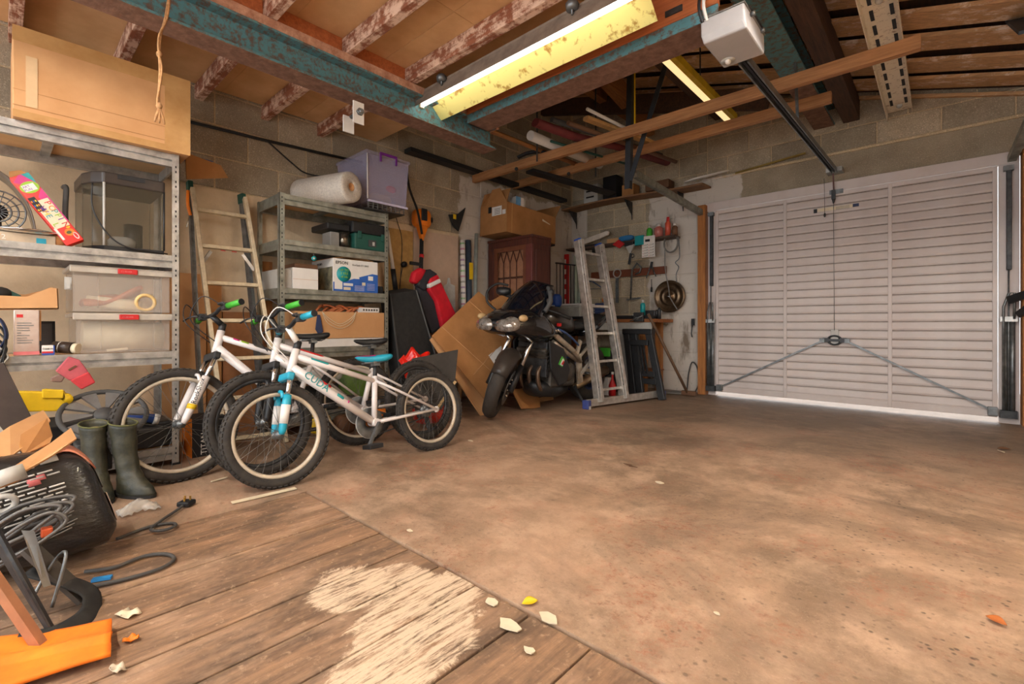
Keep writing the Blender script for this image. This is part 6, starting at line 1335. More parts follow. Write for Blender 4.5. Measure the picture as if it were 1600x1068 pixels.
# cartons behind the step ladder
B(-3.92, -3.84, .73, 1.0, .0, 1.16).build('tall_carton', 'cardboard', label='tall narrow brown carton standing behind the step ladder', cat='box', bevel=.004)
B(-3.915, -3.86, 1.01, 1.10, .0, 1.10).build('carton_offcut', 'cardboard_dark', label='narrow brown carton wedge right of the tall carton', cat='box')
B(-3.92, -3.90, 1.12, 1.42, .0, .90).build('wood_sheet', mat('panel_tan', S(176, 118, 72), .6), label='brown wood panel behind the step ladder rungs', cat='panel')
B(-3.93, -3.91, 1.40, 1.47, .0, 1.30).build('wood_batten', 'timber_z', label='upright wooden batten behind the right ladder stile', cat='batten')
# cable along the top of the left wall
MB().tube([(XL + .02, .70, 2.235), (XL + .02, 1.40, 2.255), (XL + .02, 2.37, 2.30)], .012, 8).build('cable_conduit', 'black_matt', label='black cable run along the top of the left wall', cat='cable')
MB().tube(smoothpts([(XL + .025, 1.43, 2.26), (XL + .03, 1.62, 2.13), (XL + .03, 1.75, 2.07), (XL + .03, 1.95, 2.10), (XL + .03, 2.2, 2.25)]), .006, 6).build('sagging_cable', 'black_matt', label='thin black cable sagging below the joist ends', cat='cable')
MB().lathe([(0, 0), (.04, 0), (.045, .03), (.035, .08), (.02, .09), (0, .09)], T(-3.90, 2.30, 2.27), 18).build('junction_box', 'black_plastic', label='black round junction box above the violet storage box', cat='fitting')
e = empty('beam_clamp', (-2.6, 1.9, 2.1), 'white metal clamp plate bolted under the left teal beam', 'clamp')
cp = at(562, 175, X=-2.59); B(-2.60, -2.592, cp.y - .04, cp.y + .03, cp.z - .07, cp.z + .06).build('plate', 'white', e); B(-2.70, -2.692, cp.y - .05, cp.y + .02, cp.z - .10, cp.z).build('plate', 'white', e)
MB().cyl((-2.70, cp.y, cp.z), (-2.56, cp.y, cp.z), .012, 8).build('bolt', 'grey_steel', e); MB().cyl((-2.592, cp.y, cp.z), (-2.575, cp.y, cp.z), .022, 6).build('nut', 'grey_steel', e)

# ---------------------------------------------------------------- corner: workbench, tools
e = empty('workbench', (-3.1, 5.3, 0), 'wooden workbench with white apron under the tool rail', 'workbench')
B(-3.90, -2.41, 5.02, 5.56, .835, .875).build('bench_top', 'bench_wood', e, bevel=.004); B(-3.88, -2.44, 5.04, 5.06, .745, .835).build('apron', 'silver_grey', e)
for x in (-3.86, -2.60): B(x, x + .07, 5.06, 5.13, 0, .745).build('leg', 'timber_z', e); B(x, x + .07, 5.47, 5.54, 0, .835).build('leg', 'timber_z', e)
B(-3.86, -2.5, 5.07, 5.5, .25, .27).build('under_shelf', 'bench_wood', e)
B(-2.84, -2.72, 4.99, 5.01, .03, .74).build('pale_board', 'silver_grey', label='pale grey board standing behind the black trestle', cat='board')
e = empty('trestle', (-2.45, 4.9, 0), 'black plastic sawhorse trestle with slotted legs under bench', 'trestle')
ty = 4.86
B(-2.69, -2.33, ty - .05, ty + .05, .70, .76).build('top_beam', 'black_plastic', e, bevel=.008)
for a, b in (((-2.65, ty - .01, .72), (-2.50, ty - .12, .0)), ((-2.38, ty - .01, .72), (-2.20, ty - .06, .0)), ((-2.56, ty - .015, .72), (-2.42, ty - .11, .0))): MB().bar(a, b, .075, .05, (0, 1, 0)).build('leg', 'black_plastic', e, bevel=.006)
for z, x0, x1 in ((.58, -2.58, -2.36), (.24, -2.52, -2.28), (.16, -2.50, -2.26)): B(x0, x1, ty - .085, ty - .055, z, z + .06).build('cross_piece', 'black_plastic', e, bevel=.005)
for k in range(3): MB().bar((-2.50 + k * .035, ty - .05, .58), (-2.44 + k * .04, ty - .09, .28), .02, .02).build('leg_rib', 'black_plastic', e)
e = empty('drawer_unit', (-3.66, 5.2, .877), 'pale grey drawer unit at the back of the bench', 'drawers'); B(-3.88, -3.44, 5.08, 5.5, .877, 1.06).build('body', 'silver_grey', e, bevel=.004); B(-3.89, -3.43, 5.06, 5.5, 1.06, 1.085).build('top', 'white', e, bevel=.004); B(-3.86, -3.46, 5.07, 5.08, .90, 1.04).build('drawer_front', mat('drawer_grey', S(170, 166, 156), .6), e)
e = empty('blue_caddy', (-3.2, 5.2, .877), 'navy ribbed plastic caddy with tools on the bench', 'caddy')
B(-3.24, -3.08, 5.1, 5.3, .877, 1.08).build('tub', 'navy', e, bevel=.012)
for k in range(5): B(-3.245, -3.075, 5.094, 5.1, .90 + k * .035, .912 + k * .035).build('rib', mat('navy_light', S(60, 76, 110), .5), e)
MB().ball((-3.14, 5.18, 1.12), .035).build('orange_handle', 'orange', e)
B(-3.60, -2.48, 5.04, 5.24, .877, .915).build('long_case', 'black_plastic', label='long flat black tool case along the bench front', cat='case', bevel=.006)
e = empty('spray_can', (-2.62, 5.2, .916), 'teal and silver spray can standing on the bench', 'can'); MB().lathe([(0, 0), (.03, 0), (.03, .13), (.02, .15), (0, .15)], T(-2.62, 5.18, .916), 16).build('body', 'teal', e); MB().lathe([(0, .15), (.018, .15), (.016, .185), (0, .19)], T(-2.62, 5.18, .916), 14).build('cap', 'silver_grey', e)
e = empty('bench_vice', (-2.6, 5.08, .88), 'dark steel bench vice at the right end of bench', 'vice'); B(-2.66, -2.50, 5.25, 5.40, .876, .98).build('body', 'dark_steel', e, bevel=.01); B(-2.64, -2.52, 4.985, 5.025, .84, .95).build('jaw', 'dark_steel', e, bevel=.006); MB().cyl((-2.58, 4.94, .88), (-2.58, 5.25, .88), .016, 10).build('screw', 'grey_steel', e); MB().cyl((-2.66, 4.945, .85), (-2.50, 4.945, .91), .007, 8).build('handle', 'grey_steel', e)
for k, (x, m, h) in enumerate(((-2.50, 'black_plastic', .11), (-2.46, 'dark_steel', .13), (-2.72, 'silver_grey', .06), (-2.76, 'silver_grey', .07))): MB().lathe([(0, 0), (.022, 0), (.022, h * .8), (.012, h), (0, h)], T(x, 5.30 - .02 * k, .876), 12).build('tin', m, label=('black', 'dark steel', 'small silver', 'taller silver')[k] + ' tin standing at the right end of the bench', cat='tin')
e = empty('blue_jug', (-3.86, 4.95, .9), 'blue plastic jug behind the motorcycle screen', 'jug'); MB().grid(superball((-3.72, 4.93, 1.12), .07, .07, .09, ex=.7), 12, 16).build('body', 'blue', e); MB().cyl((-3.72, 4.93, .90), (-3.72, 4.93, 1.04), .06, 14).build('base', 'teal', e)
B(-3.80, -3.64, 4.85, 5.0, .0, .9).build('grey_bin', 'dark_grey', label='dark grey bin supporting the blue jug', cat='bin', bevel=.01)
# under the bench, seen between ladder stiles
B(-3.4, -3.05, 4.75, 5.0, .0, .22).build('navy_crate', 'navy', label='navy crate on the floor under the bench', cat='crate', bevel=.01)
e = empty('red_bottle', (-2.7, 4.75, 0), 'red bottle standing on the floor behind the ladder', 'bottle'); MB().lathe([(0, 0), (.04, 0), (.04, .12), (.012, .19), (.012, .24), (0, .24)], T(-2.76, 4.72, 0), 16).build('body', 'red', e); MB().cyl((-2.76, 4.72, .24), (-2.76, 4.72, .27), .016, 10).build('cap', 'white', e)
B(-2.88, -2.80, 4.70, 4.80, 0, .20).build('white_carton', 'white', label='small white carton on the floor beside the red bottle', cat='box', bevel=.004)
B(-3.1, -2.86, 4.78, 5.0, .23, .5).build('black_sack', 'black_matt', label='black stuffed bag under the bench behind ladder', cat='bag', bevel=.04); B(-2.98, -2.82, 4.74, 4.78, .44, .54).build('green_box', 'green', label='bright green box glimpsed between the ladder stiles', cat='box', bevel=.004)
B(-3.1, -2.86, 4.79, 5.0, .0, .225).build('black_crate', 'black_plastic', label='black crate under the black stuffed bag', cat='crate', bevel=.01)
# leaning rails / clothes airer in the corner and striped roll
e = empty('clothes_airer', (-3.82, 5.3, 1.2), 'folded black metal airer standing in the corner', 'airer')
MB().cyl((-3.93, 5.20, 1.66), (-3.60, 5.20, 1.60), .010, 8).build('top_rail', 'black_plastic', e)
for k in range(6): MB().cyl((-3.91 + k * .058, 5.20, 1.655 - k * .0105), (-3.91 + k * .058, 5.20, 1.09), .006, 6).build('bar', 'black_plastic', e)
e = empty('level_staff', (-3.9, 5.4, 1), 'red and white striped staff standing in the corner', 'staff'); MB().bar((-3.90, 5.42, .88), (-3.90, 5.42, 1.80), .06, .03, (0, 1, 0)).build('staff', 'red', e)
for k in range(5): B(-3.925, -3.90, 5.40, 5.404, 1.1 + k * .14, 1.17 + k * .14).build('stripe', 'white', e)
for k in range(3): MB().cyl((-3.80 + k * .07, 5.5, .88), (-3.80 + k * .07, 5.5, 1.78), .03, 12).build('pale_tube', mat('pale_green', S(190, 200, 180), .6), label=('left', 'middle', 'right')[k] + ' of three pale green tubes standing behind the airer', cat='tube', group='pale tubes in the corner')
# tool rail
e = empty('tool_rail', (-3.05, 5.58, 1.42), 'reddish brown board with hooks fixed across corner wall', 'rail'); B(-3.60, -2.51, 5.575, 5.605, 1.44, 1.535).build('board', mat('rail_brown', S(122, 62, 34), .55, var=.3), e, bevel=.003)
for x in (-3.18, -2.93, -2.72): MB().tube([(x, 5.575, 1.50), (x, 5.545, 1.50), (x, 5.54, 1.515)], .004, 6).build('hook', 'grey_steel', e)
def tl(nm, label, cat, parts):
    e = empty(nm, (0, 5.55, 1.3), label, cat)
    for n_, mb, m in parts: mb.build(n_, m, e)
MY = 5.555
tl('hand_saw', 'grey hand tool with round handle hanging from rail', 'tool', [('handle', MB().torus(.055, .008, basis((-3.177, MY, 1.49), (1, 0, 0), (0, 0, 1)), 24, 8), 'silver_grey'), ('blade', MB().bar((-3.177, MY, 1.43), (-3.177, MY, 1.10), .045, .006, (0, 1, 0)), 'grey_steel')])
tl('g_clamp', 'steel clamp with angular head hanging from rail', 'clamp', [('frame', MB().tube([(-2.98, MY, 1.14), (-2.96, MY, 1.52), (-2.89, MY, 1.60), (-2.83, MY, 1.54), (-2.85, MY, 1.48), (-2.91, MY, 1.46)], .012, 8), 'grey_steel'), ('bar', MB().bar((-3.04, MY, 1.135), (-2.84, MY, 1.15), .02, .012, (0, 1, 0)), 'grey_steel')])
tl('pliers', 'dark pliers hanging from the tool rail end', 'pliers', [('jaw', MB().bar((-2.70, MY, 1.52), (-2.685, MY, 1.60), .03, .012, (0, 1, 0)), 'dark_steel'), ('handle', MB().tube([(-2.70, MY, 1.54), (-2.74, MY, 1.45), (-2.76, MY, 1.40)], .008, 6), 'grey_steel'), ('handle', MB().tube([(-2.685, MY, 1.54), (-2.65, MY, 1.45), (-2.63, MY, 1.41)], .008, 6), 'grey_steel')])
tl('screwdriver', 'thin dark rod hanging below the pliers', 'tool', [('shaft', MB().cyl((-2.69, MY, 1.38), (-2.69, MY, 1.28), .005, 6), 'dark_steel'), ('handle', MB().cyl((-2.69, MY, 1.28), (-2.69, MY, 1.22), .012, 8), 'black_plastic')])
tl('coping_saw', 'light blue framed hacksaw propped on the bench', 'saw', [('frame', MB().tube([(-3.66, 5.45, 1.30), (-3.60, 5.45, 1.40), (-3.50, 5.45, 1.40), (-3.34, 5.45, 1.30)], .010, 8), 'navy_light'), ('blade', MB().bar((-3.66, 5.45, 1.30), (-3.36, 5.45, 1.29), .012, .002, (0, 1, 0)), 'grey_steel'), ('grip', MB().tube([(-3.66, 5.45, 1.30), (-3.68, 5.45, 1.10)], .012, 8), 'black_plastic')])
# wall shelf with bottles
e = empty('wall_shelf', (-3.1, 5.52, 1.86), 'dark narrow wooden shelf on the corner wall', 'shelf'); B(-3.92, -2.34, 5.43, 5.60, 1.855, 1.88).build('board', mat('shelf_dark', S(86, 64, 48), .7, var=.3), e)
for x in (-3.5, -2.75): B(x, x + .02, 5.45, 5.60, 1.76, 1.855).build('bracket', 'dark_steel', e)
MB().prism([(-3.70, 5.46, 1.905), (-3.38, 5.46, 1.965), (-3.26, 5.46, 2.0), (-3.25, 5.46, 2.045), (-3.29, 5.46, 2.055), (-3.66, 5.46, 1.985), (-3.71, 5.46, 1.95)], (0, .03, 0)).build('white_package', mat('pack_white', S(220, 206, 190), .6), label='long white packet lying on the corner shelf', cat='packet', bevel=.006)
B(-3.70, -3.36, 5.45, 5.54, 1.881, 1.90).build('black_tray', 'black_plastic', label='flat black tray below the white packet', cat='tray'); B(-3.30, -3.02, 5.5, 5.58, 1.881, 1.95).build('card_box', 'cardboard', label='small brown box on the corner shelf', cat='box')
MB().grid(superball((-2.99, 5.46, 1.92), .11, .035, .035, ex=.7), 10, 14).build('blue_pouch', mat('pouch_blue', S(44, 120, 176), .5), label='blue tool pouch on the edge of the corner shelf', cat='pouch'); MB().prism([(-3.16, 5.425, 1.85), (-3.07, 5.425, 1.905), (-2.98, 5.425, 1.84), (-3.06, 5.425, 1.79)], (0, -.03, 0)).build('red_pouch', 'red', label='red pouch hanging over the shelf edge', cat='pouch', bevel=.008)
B(-2.84, -2.72, 5.395, 5.428, 1.80, 1.92).build('teal_box', 'teal', label='teal plastic box clipped to the shelf edge', cat='box', bevel=.006)
e = empty('cordless_drill', (-2.9, 5.4, 1.7), 'black and silver driver tool hanging under the shelf', 'tool'); B(-2.98, -2.86, 5.39, 5.43, 1.80, 1.86).build('body', 'black_plastic', e, bevel=.01); MB().prism([(-2.96, 5.41, 1.80), (-2.84, 5.41, 1.82), (-2.90, 5.41, 1.70)], (0, -.02, 0)).build('jaw', 'silver_grey', e); MB().bar((-2.89, 5.40, 1.71), (-2.92, 5.40, 1.57), .03, .025, (0, 1, 0)).build('grip', 'black_plastic', e, bevel=.006); MB().torus(.022, .006, basis((-2.87, 5.40, 1.675), (1, 0, 0), (0, 0, 1)), 16, 6).build('ring', 'dark_steel', e)
e = empty('chart_card', (-2.67, 5.41, 1.7), 'white card dotted with small coloured fittings hung at shelf', 'card'); B(-2.745, -2.575, 5.405, 5.412, 1.64, 1.90).build('card', 'white', e)
for k in range(30): x = -2.735 + (k % 6) * .026; z = 1.655 + (k // 6) * .033; MB().bar((x, 5.403, z), (x + .014, 5.403, z + .006 * ((k * 7) % 3)), .004, .006, (0, 1, 0)).build('fitting', ('red', 'brown', 'dark_steel')[k % 3], e)
B(-2.70, -2.64, 5.40, 5.405, 1.83, 1.86).build('dark_mark', 'ink', e)
def bottle(label, x, r, h, m, capm, nm='bottle', y=5.50, cat='bottle'):
    e = empty(nm, (x, y, 1.88), label, cat); MB().lathe([(0, 0), (r, 0), (r, h * .68), (r * .45, h * .8), (r * .4, h * .82)], T(x, y, 1.88), 16).build('body', m, e); MB().lathe([(0, h * .80), (r * .55, h * .80), (r * .5, h), (0, h)], T(x, y, 1.88), 14).build('cap', capm, e)
bottle('green bottle with pale cap on the corner shelf', -2.69, .036, .17, 'green', 'silver_grey'); bottle('jar of pink liquid with a brush on the corner shelf', -2.57, .055, .17, mat('jar_pink', S(200, 120, 110), .2), 'silver_grey', 'jar', 5.50, 'jar')
bottle('red and white spray can with red cap on corner shelf', -2.45, .034, .235, mat('can_coral', S(216, 90, 66), .35), 'red', 'spray_can', 5.50, 'can'); bottle('small brown bottle with white cap on corner shelf', -2.365, .034, .15, 'brown', 'white')
# coil, disc, broom, hose
mb = MB()
for k in range(4): mb.torus(.10 + .006 * (k % 2), .006, basis((-2.42, 5.50 + .012 * k, 1.80), (1, 0, 0), (0, .05 * k, 1)) @ Matrix.Diagonal((.85, 1.12, 1, 1)), 30, 6)
e = empty('cable_coil', (-2.42, 5.52, 1.7), 'coil of grey cable hung below the shelf end', 'cable'); mb.build('coil', 'grey', e, kind='stuff'); MB().tube(smoothpts([(-2.49, 5.50, 1.80), (-2.49, 5.51, 1.5), (-2.45, 5.52, 1.25), (-2.42, 5.49, 1.14), (-2.33, 5.485, .99)]), .007, 6).build('tail', 'grey', e); MB().tube(smoothpts([(-2.33, 5.53, 1.83), (-2.32, 5.53, 1.62), (-2.37, 5.53, 1.56), (-2.33, 5.53, 1.50), (-2.36, 5.53, 1.42), (-2.36, 5.54, 1.32)]), .006, 6).build('hook_wire', 'grey_steel', e)
e = empty('metal_disc', (-2.46, 5.57, .95), 'round rusty metal disc with rings hung on white wall', 'disc'); Md = basis((-2.46, 5.585, 1.155), (1, 0, 0), (0, 0, 1))
mat('rust_disc', S(120, 96, 70), .3, .7, col2=S(70, 54, 40), scale=8)
MB().lathe([(0, .03), (.035, .03), (.04, .012), (.09, .010), (.10, .022), (.11, .010), (.15, .012), (.165, .03), (.185, .034), (.195, .02), (.195, 0), (0, 0)], Md, 40).build('dish', 'rust_disc', e); MB().torus(.19, .008, Md @ T(0, 0, .03), 40, 8).build('rolled_rim', 'rust_disc', e); MB().lathe([(0, .05), (.02, .048), (.024, .03), (0, .03)], Md, 14).build('boss', 'chrome', e)
e = empty('broom', (-2.3, 5.4, 0), 'brown wooden broom handle leaning on the white wall', 'broom'); MB().cyl((-2.13, 5.30, .03), (-2.455, 4.985, .93), .016, 10).build('handle', mat('broom_brown', S(112, 82, 58), .7), e); MB().bar((-2.20, 5.31, .03), (-2.04, 5.31, .03), .05, .05).build('head', 'brown', e, bevel=.006)
mb = MB()
for k in range(3): mb.tube(smoothpts([(-2.52 + .02 * k, 5.35 + .02 * k, .012), (-2.40, 5.28 + .02 * k, .012), (-2.22 + .02 * k, 5.34, .012), (-2.20, 5.44 - .02 * k, .012), (-2.40, 5.46, .012)], 5, True), .011, 6, closed=True)
mb.build('hose_coil', 'grey', label='grey hose coiled on the floor below the white wall', cat='hose', kind=None)
MB().tube(smoothpts([(-2.24, 5.56, .03), (-2.23, 5.58, .22), (-2.19, 5.585, .36), (-2.13, 5.585, .30), (-2.11, 5.58, .12), (-2.14, 5.56, .02)]), .008, 6).build('hose_loop', 'dark_grey', label='dark hose loop standing against the white wall', cat='hose')
e = empty('wall_key', (-2.18, 5.59, .8), 'black latch hanging on the white wall by door post', 'latch'); B(-2.20, -2.165, 5.585, 5.60, .80, .88).build('plate', 'black_plastic', e); MB().tube([(-2.185, 5.58, .81), (-2.195, 5.575, .70), (-2.185, 5.575, .66)], .007, 6).build('hasp', 'dark_steel', e)

# ---------------------------------------------------------------- overhead
def timber(label, x0, x1, y, z, tilt=0):
    a = Vector((x0, y, z)); b = Vector((x1, y, z + tilt)); MB().bar(a, b, .05, .085).build('timber_batten', 'timber_x', label=label, cat='timber', bevel=.003)
timber('long rough timber batten spanning overhead, nearer one', -3.93, -.085, 3.66, 2.462)
timber('long rough timber batten spanning overhead, farther one', -3.93, -.62, 4.33, 2.535, .02)
e = empty('opener_unit', (-.77, 2.5, 2.18), 'grey garage door opener motor box under the ceiling', 'door opener')
ob = MB().prism([(-.872, 2.328, 2.295), (-.872, 2.328, 2.214), (-.862, 2.342, 2.18), (-.862, 2.63, 2.18), (-.872, 2.666, 2.21), (-.872, 2.666, 2.295)], (.20, 0, 0)).build('housing', mat('opener_grey', S(178, 174, 172), .5, var=.06), e, bevel=.008)
MB().lathe([(0, -.004), (.034, -.004), (.034, .001), (0, .001)], T(-.82, 2.57, 2.18), 20).build('lamp_recess', 'silver_grey', ob); MB().ball((-.82, 2.57, 2.175), .014, .021, .015).build('lamp_bulb', 'white', ob)
B(-.876, -.668, 2.324, 2.67, 2.293, 2.298).build('cover_seam', 'grey', e); B(-.69, -.66, 2.38, 2.66, 2.297, 2.30).build('mounting_plate', 'dark_steel', e)
for p in ((-.672, 2.43), (-.672, 2.60)): MB().cyl((p[0], p[1], 2.285), (p[0] + .02, p[1], 2.285), .012, 6).build('screw', 'grey_steel', e)
MB().tube(smoothpts([(-.84, 2.33, 2.28), (-.85, 2.31, 2.36), (-.84, 2.335, 2.50)]), .008, 6).build('mains_cable', 'white', e); MB().tube(smoothpts([(-.86, 2.33, 2.28), (-.872, 2.31, 2.36), (-.86, 2.335, 2.50)]), .008, 6).build('control_cable', 'black_plastic', e)
e = empty('opener_rail', (-.72, 4.2, 2.25), 'dark steel opener rail running to the garage door', 'rail')
ra, rb = Vector((-.772, 2.664, 2.205)), Vector((-.765, 5.50, 2.30))
for s in (-1, 1): MB().bar(ra + Vector((s * .022, 0, 0)), rb + Vector((s * .022, 0, 0)), .008, .04).build('rail_side', 'grey_steel', e)
MB().bar(ra + Vector((0, 0, .012)), rb + Vector((0, 0, .012)), .04, .008).build('rail_web', 'dark_steel', e); MB().bar(ra + Vector((0, 0, -.006)), rb + Vector((0, 0, -.006)), .012, .008).build('chain', 'ink', e)
B(-.83, -.70, 5.46, 5.60, 2.29, 2.33).build('wall_bracket', 'galv', e); MB().bar((-.77, 5.46, 2.27), (-.775, 5.53, 2.10), .012, .02).build('pull_arm', mat('arm_red', S(96, 52, 46), .5), e); MB().bar((-.80, 4.1, 2.28), (-.82, 4.1, 2.80), .012, .02).build('hanger', 'grey_steel', e)
# left door track with hangers
e = empty('door_track', (-2.05, 4.8, 2.15), 'galvanised door track left of the opening under the timbers', 'track')
ta, tb_ = Vector((-2.05, 3.95, 2.185)), Vector((-2.03, 5.55, 2.10))
MB().bar(ta, tb_, .008, .06).bar(ta + Vector((-.02, 0, .03)), tb_ + Vector((-.02, 0, .03)), .04, .006).bar(ta + Vector((-.02, 0, -.03)), tb_ + Vector((-.02, 0, -.03)), .04, .006).build('channel', 'galv_dull', e)
MB().bar((-2.09, 3.83, 2.03), (-2.06, 3.83, 3.28), .05, .006, (0, 1, 0)).bar((-2.065, 3.85, 2.03), (-2.035, 3.85, 3.28), .006, .05, (0, 1, 0)).build('hanger', mat('angle_dark', S(56, 58, 62), .5, .4), e)
MB().bar((-2.06, 3.83, 2.10), (-1.66, 3.80, 3.14), .045, .006, (0, 1, 0)).build('brace', 'angle_dark', e)
MB().bar((-2.03, 3.86, 2.6), (-2.03, 3.86, 3.28), .012, .006, (0, 1, 0)).build('hanger_edge', 'yellow', e)
e = empty('door_track', (.47, 5.2, 2.2), 'galvanised door track at the right photo edge', 'track'); MB().bar((.455, 4.8, 2.22), (.425, 5.55, 2.15), .05, .05).build('channel', 'galv_dull', e)
bq0, bq1 = at(1535, -8, X=.30), at(1606, 48, X=.36)
e = empty('slotted_angle', (.3, 4, 2.5), 'dark slotted steel angle hanging at the top right', 'steel angle'); MB().bar(bq0, bq1, .07, .02).build('angle', mat('angle_navy', S(52, 64, 76), .5, .4), e)
for k in range(5): p = lerp(bq0, bq1, .15 + .17 * k); B(p.x - .012, p.x + .012, p.y - .02, p.y + .02, p.z - .016, p.z - .010).build('slot', 'brown', e)
e = empty('slotted_channel', (-.27, 4.3, 2.73), 'white painted slotted steel channel under the roof boards', 'steel channel')
B(-.365, -.195, 2.6, 5.60, 2.775, 2.78).build('web', 'slot_steel', e); B(-.37, -.365, 2.6, 5.60, 2.70, 2.78).build('flange', 'slot_steel', e); B(-.195, -.19, 2.6, 5.60, 2.74, 2.78).build('flange', 'slot_steel', e)
y = 2.7
while y < 5.5:
    for x in (-.335, -.235): B(x, x + .02, y, y + .13, 2.772, 2.776).build('slot', 'ink', e)
    y += .2
for q in (5.45, 3.6): MB().ball((-.275, q, 2.765), .022).build('bolt_head', 'silver_grey', e)
e = empty('batten_light', (-1.5, 3.9, 2.75), 'dim yellow batten lamp under the roof beyond the beam', 'lamp'); B(-1.53, -1.47, 2.9, 4.75, 2.75, 2.80).build('diffuser', emat('batten_glow', (1.0, .74, .36), 0.5), e, bevel=.004); B(-1.47, -1.43, 2.9, 4.75, 2.75, 2.81).build('side', mat('batten_yellow', S(214, 180, 30), .5), e); MB().cyl((-1.50, 4.0, 2.80), (-1.50, 4.0, 3.14), .006, 6).build('hanger', 'dark_steel', e); MB().cyl((-1.50, 3.1, 2.80), (-1.50, 3.1, 3.15), .006, 6).build('hanger', 'dark_steel', e)
# lengths stored on the battens
ZP = 2.585
def pole(label, a, b, r, m, nm='pole', n=12, cat='pole'): MB().cyl(a, b, r, n).build(nm, m, label=label, cat=cat)
pole('thick white plastic pipe lying across the overhead battens', (-2.80, 3.32, 2.553), (-2.86, 4.62, 2.622), .045, 'white', 'plastic_pipe', 16, 'pipe')
MB().tube([(-2.60, 3.15, 2.56), (-2.52, 3.66, 2.56), (-2.44, 4.33, 2.635), (-2.33, 5.20, 2.67)], .05, 12, flat=.7).build('fabric_roll', mat('maroon', S(126, 52, 52), .7, bmp=.2), label='maroon fabric roll laid across the overhead battens', cat='roll')
pole('dark green fishing rod bag beside the maroon roll', (-2.46, 3.2, 2.56), (-2.26, 4.9, 2.66), .022, 'dark_grey', 'rod_bag'); pole('thin white rod sticking up over the battens', (-2.20, 3.35, 2.62), (-2.13, 4.5, 2.64), .014, 'white', 'white_rod')
pole('green thin rod lying between white pipe and maroon roll', (-2.70, 3.5, 2.525), (-2.60, 4.9, 2.62), .012, 'dark_green', 'green_rod'); pole('brown timber length lying left of the white pipe', (-2.98, 2.9, 2.54), (-3.0, 4.6, 2.60), .025, 'timber_y', 'timber_length', 4, 'timber')
pole('rusty pipe at the back of the overhead stack', (-2.36, 3.3, 2.535), (-2.18, 5.1, 2.62), .02, 'brown', 'rusty_pipe', 10, 'pipe')
MB().bar((-2.28, 3.45, 2.60), (-2.10, 4.6, 2.62), .06, .03).build('pale_lath', mat('lath', S(206, 160, 100), .7), label='pale wooden lath under the thin white rod', cat='lath')
B(-2.62, -2.25, 3.95, 4.28, 2.58, 2.66).build('dark_board', 'black_matt', label='dark board lying flat on the overhead battens', cat='board') if False else None
MB().tube(smoothpts([(-3.22, 3.62, 2.53), (-3.12, 3.66, 2.56), (-3.0, 3.72, 2.56), (-2.92, 3.78, 2.53)]), .028, 8, flat=.6).build('umbrella', 'ink', label='folded black umbrella lying on the nearer batten', cat='umbrella')
for k, (y, w) in enumerate(((3.0, .10), (3.12, .0))):
    pass
MB().bar((-3.87, 2.72, 2.52), (-3.86, 5.3, 2.52), .11, .04).build('black_plank', mat('plank_black', S(34, 34, 36), .6), label='black plank carried along the left wall under battens', cat='plank')
MB().bar((-3.30, 3.9, 2.475), (-3.1, 5.28, 2.475), .12, .03).build('black_plank', 'plank_black', label='black plank slung below the farther batten', cat='plank')
e = empty('cup_hooks', (-3.3, 4.3, 2.4), 'black cup hook screwed under the farther batten', 'hook')
for x, y, z in ((-3.25, 3.66, 2.42), (-3.05, 4.305, 2.48)): MB().ball((x, y - .03, z), .02).build('hook', 'black_plastic', e)
for x, y, z0, z1, lab in ((-2.95, 3.6, 2.42, 3.55, 'nearer'), (-2.78, 4.4, 2.42, 3.5, 'farther')): MB().cyl((x, y, z0), (x, y, z1), .008, 6).build('hanging_rod', 'dark_steel', label='%s thin steel rod hanging the battens from the roof' % lab, cat='rod')
# high shelf along the far wall
def hs(u, v): x = -3.92 + 1.95 * u; return (x, 5.32 + .27 * v, 2.43 + .02 * math.sin(u * 5) - .012 * (1 - v))
e = empty('high_shelf', (-2.95, 5.45, 2.43), 'warped brown board shelf on brackets high on far wall', 'shelf'); MB().grid(hs, 20, 2, .02, False).build('board', mat('shelf_brown', S(140, 100, 64), .75, var=.3), e)
for x in (-3.86, -2.99, -2.31): MB().prism([(x, 5.60, 2.41), (x, 5.40, 2.41), (x, 5.42, 2.395), (x, 5.585, 2.25), (x, 5.60, 2.18)], (.012, 0, 0)).build('bracket', 'dark_steel', e)
for k, (x, w, h, m, lab) in enumerate(((-3.60, .22, .24, 'silver_grey', 'pale box with dark slots'), (-3.30, .2, .30, 'ink', 'tall black box'), (-3.02, .16, .14, 'cardboard_dark', 'small brown carton'), (-2.7, .3, .10, 'brown', 'low brown carton'))):
    B(x, x + w, 5.40, 5.57, 2.452, 2.452 + h).build('shelf_box', m, label=lab + ' standing on the high warped shelf', cat='box', bevel=.004)
for z in (2.52, 2.60): B(-3.56, -3.44, 5.396, 5.40, z, z + .02).build('slot', 'ink', bpy.data.objects['shelf_box'])
MB().prism([(-2.2, 5.36, 2.455), (-1.75, 5.40, 2.50), (-1.72, 5.40, 2.505), (-2.1, 5.36, 2.48)], (0, .05, 0)).build('white_lath', 'white', label='white slat poking off the high shelf end', cat='slat')
MB().bar((-1.70, 5.57, 2.50), (-1.02, 5.57, 2.56), .012, .02).build('brass_strip', mat('brass_strip', S(176, 150, 84), .3, .7), label='thin brass strip on the ledge above the lintel', cat='strip')

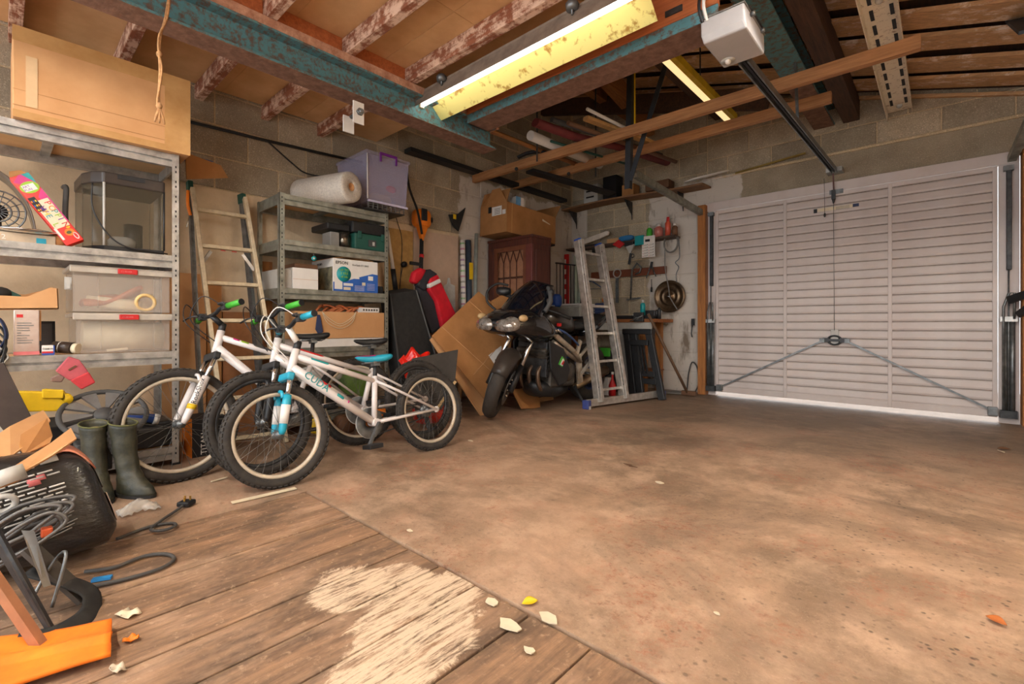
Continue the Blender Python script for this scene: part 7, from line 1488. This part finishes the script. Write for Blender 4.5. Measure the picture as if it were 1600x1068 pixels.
# ---------------------------------------------------------------- small litter on the floor
def leaf_(label, x, y, a, L, m):
    Ml = T(x, y, .004) @ RZ(a)
    MB().grid(lambda u, v: Ml @ Vector((L * (u - .5), L * .5 * math.sin(PI * u) * (v - .5), .010 * math.sin(PI * u) * (v - .3) ** 2 * 2 + .004)), 8, 5, .001).build('leaf', m, label=label, cat='leaf')
leaf_('yellow curled leaf at the edge of the plank floor', -.87, 1.03, 1.1, .05, 'yellow'); leaf_('orange dead leaf on the concrete at the right', .11, 1.81, -.5, .045, mat('leaf_orange', S(190, 104, 40), .7)); leaf_('small brown leaf near the garage door', .30, 4.36, .4, .07, 'brown'); leaf_('pale curled leaf near the garage door', .28, 4.25, 2.0, .06, 'cream')
for k, (px, py, s, lab) in enumerate(((768, 942, .03, 'white paint flake at plank end near the joint'), (795, 978, .045, 'largest white paint flake on the planks'), (858, 968, .04, 'white flake lying across the slab joint'), (828, 1018, .022, 'small round white flake on planks'), (735, 689, .03, 'scrap of white paper by rear bicycle wheel'), (1032, 755, .03, 'small pale paper scrap on mid floor'), (985, 728, .035, 'thin brown twig on the mid floor'), (1120, 960, .012, 'tiny white speck on the near concrete'), (640, 830, .02, 'white chip near the plank end'))):
    p = at(px, py, Z=0); r = random.Random(k); a = r.random() * 3
    poly = [(p.x + s * (.5 + .5 * r.random()) * math.cos(a + q * PI / 4) * (1.0 if k != 6 else (2.2 if q % 4 == 0 else .2)), p.y + s * .6 * (.5 + .5 * r.random()) * math.sin(a + q * PI / 4), .003) for q in range(8)]
    MB().prism(poly, (0, 0, .003)).build('paper_scrap' if k != 6 else 'twig', 'cream' if k != 6 else 'brown', label=lab, cat='scrap' if k != 6 else 'twig')
MB().bar(at(362, 785, Z=.006), at(462, 762, Z=.006), .03, .004).build('card_strip', 'cream', label='long pale card strip lying before the front wheel', cat='strip')
MB().bar(at(355, 745, Z=.006), at(330, 752, Z=.006), .012, .004).build('paper_sliver', 'cream', label='small pale sliver between the front wheels', cat='paper')
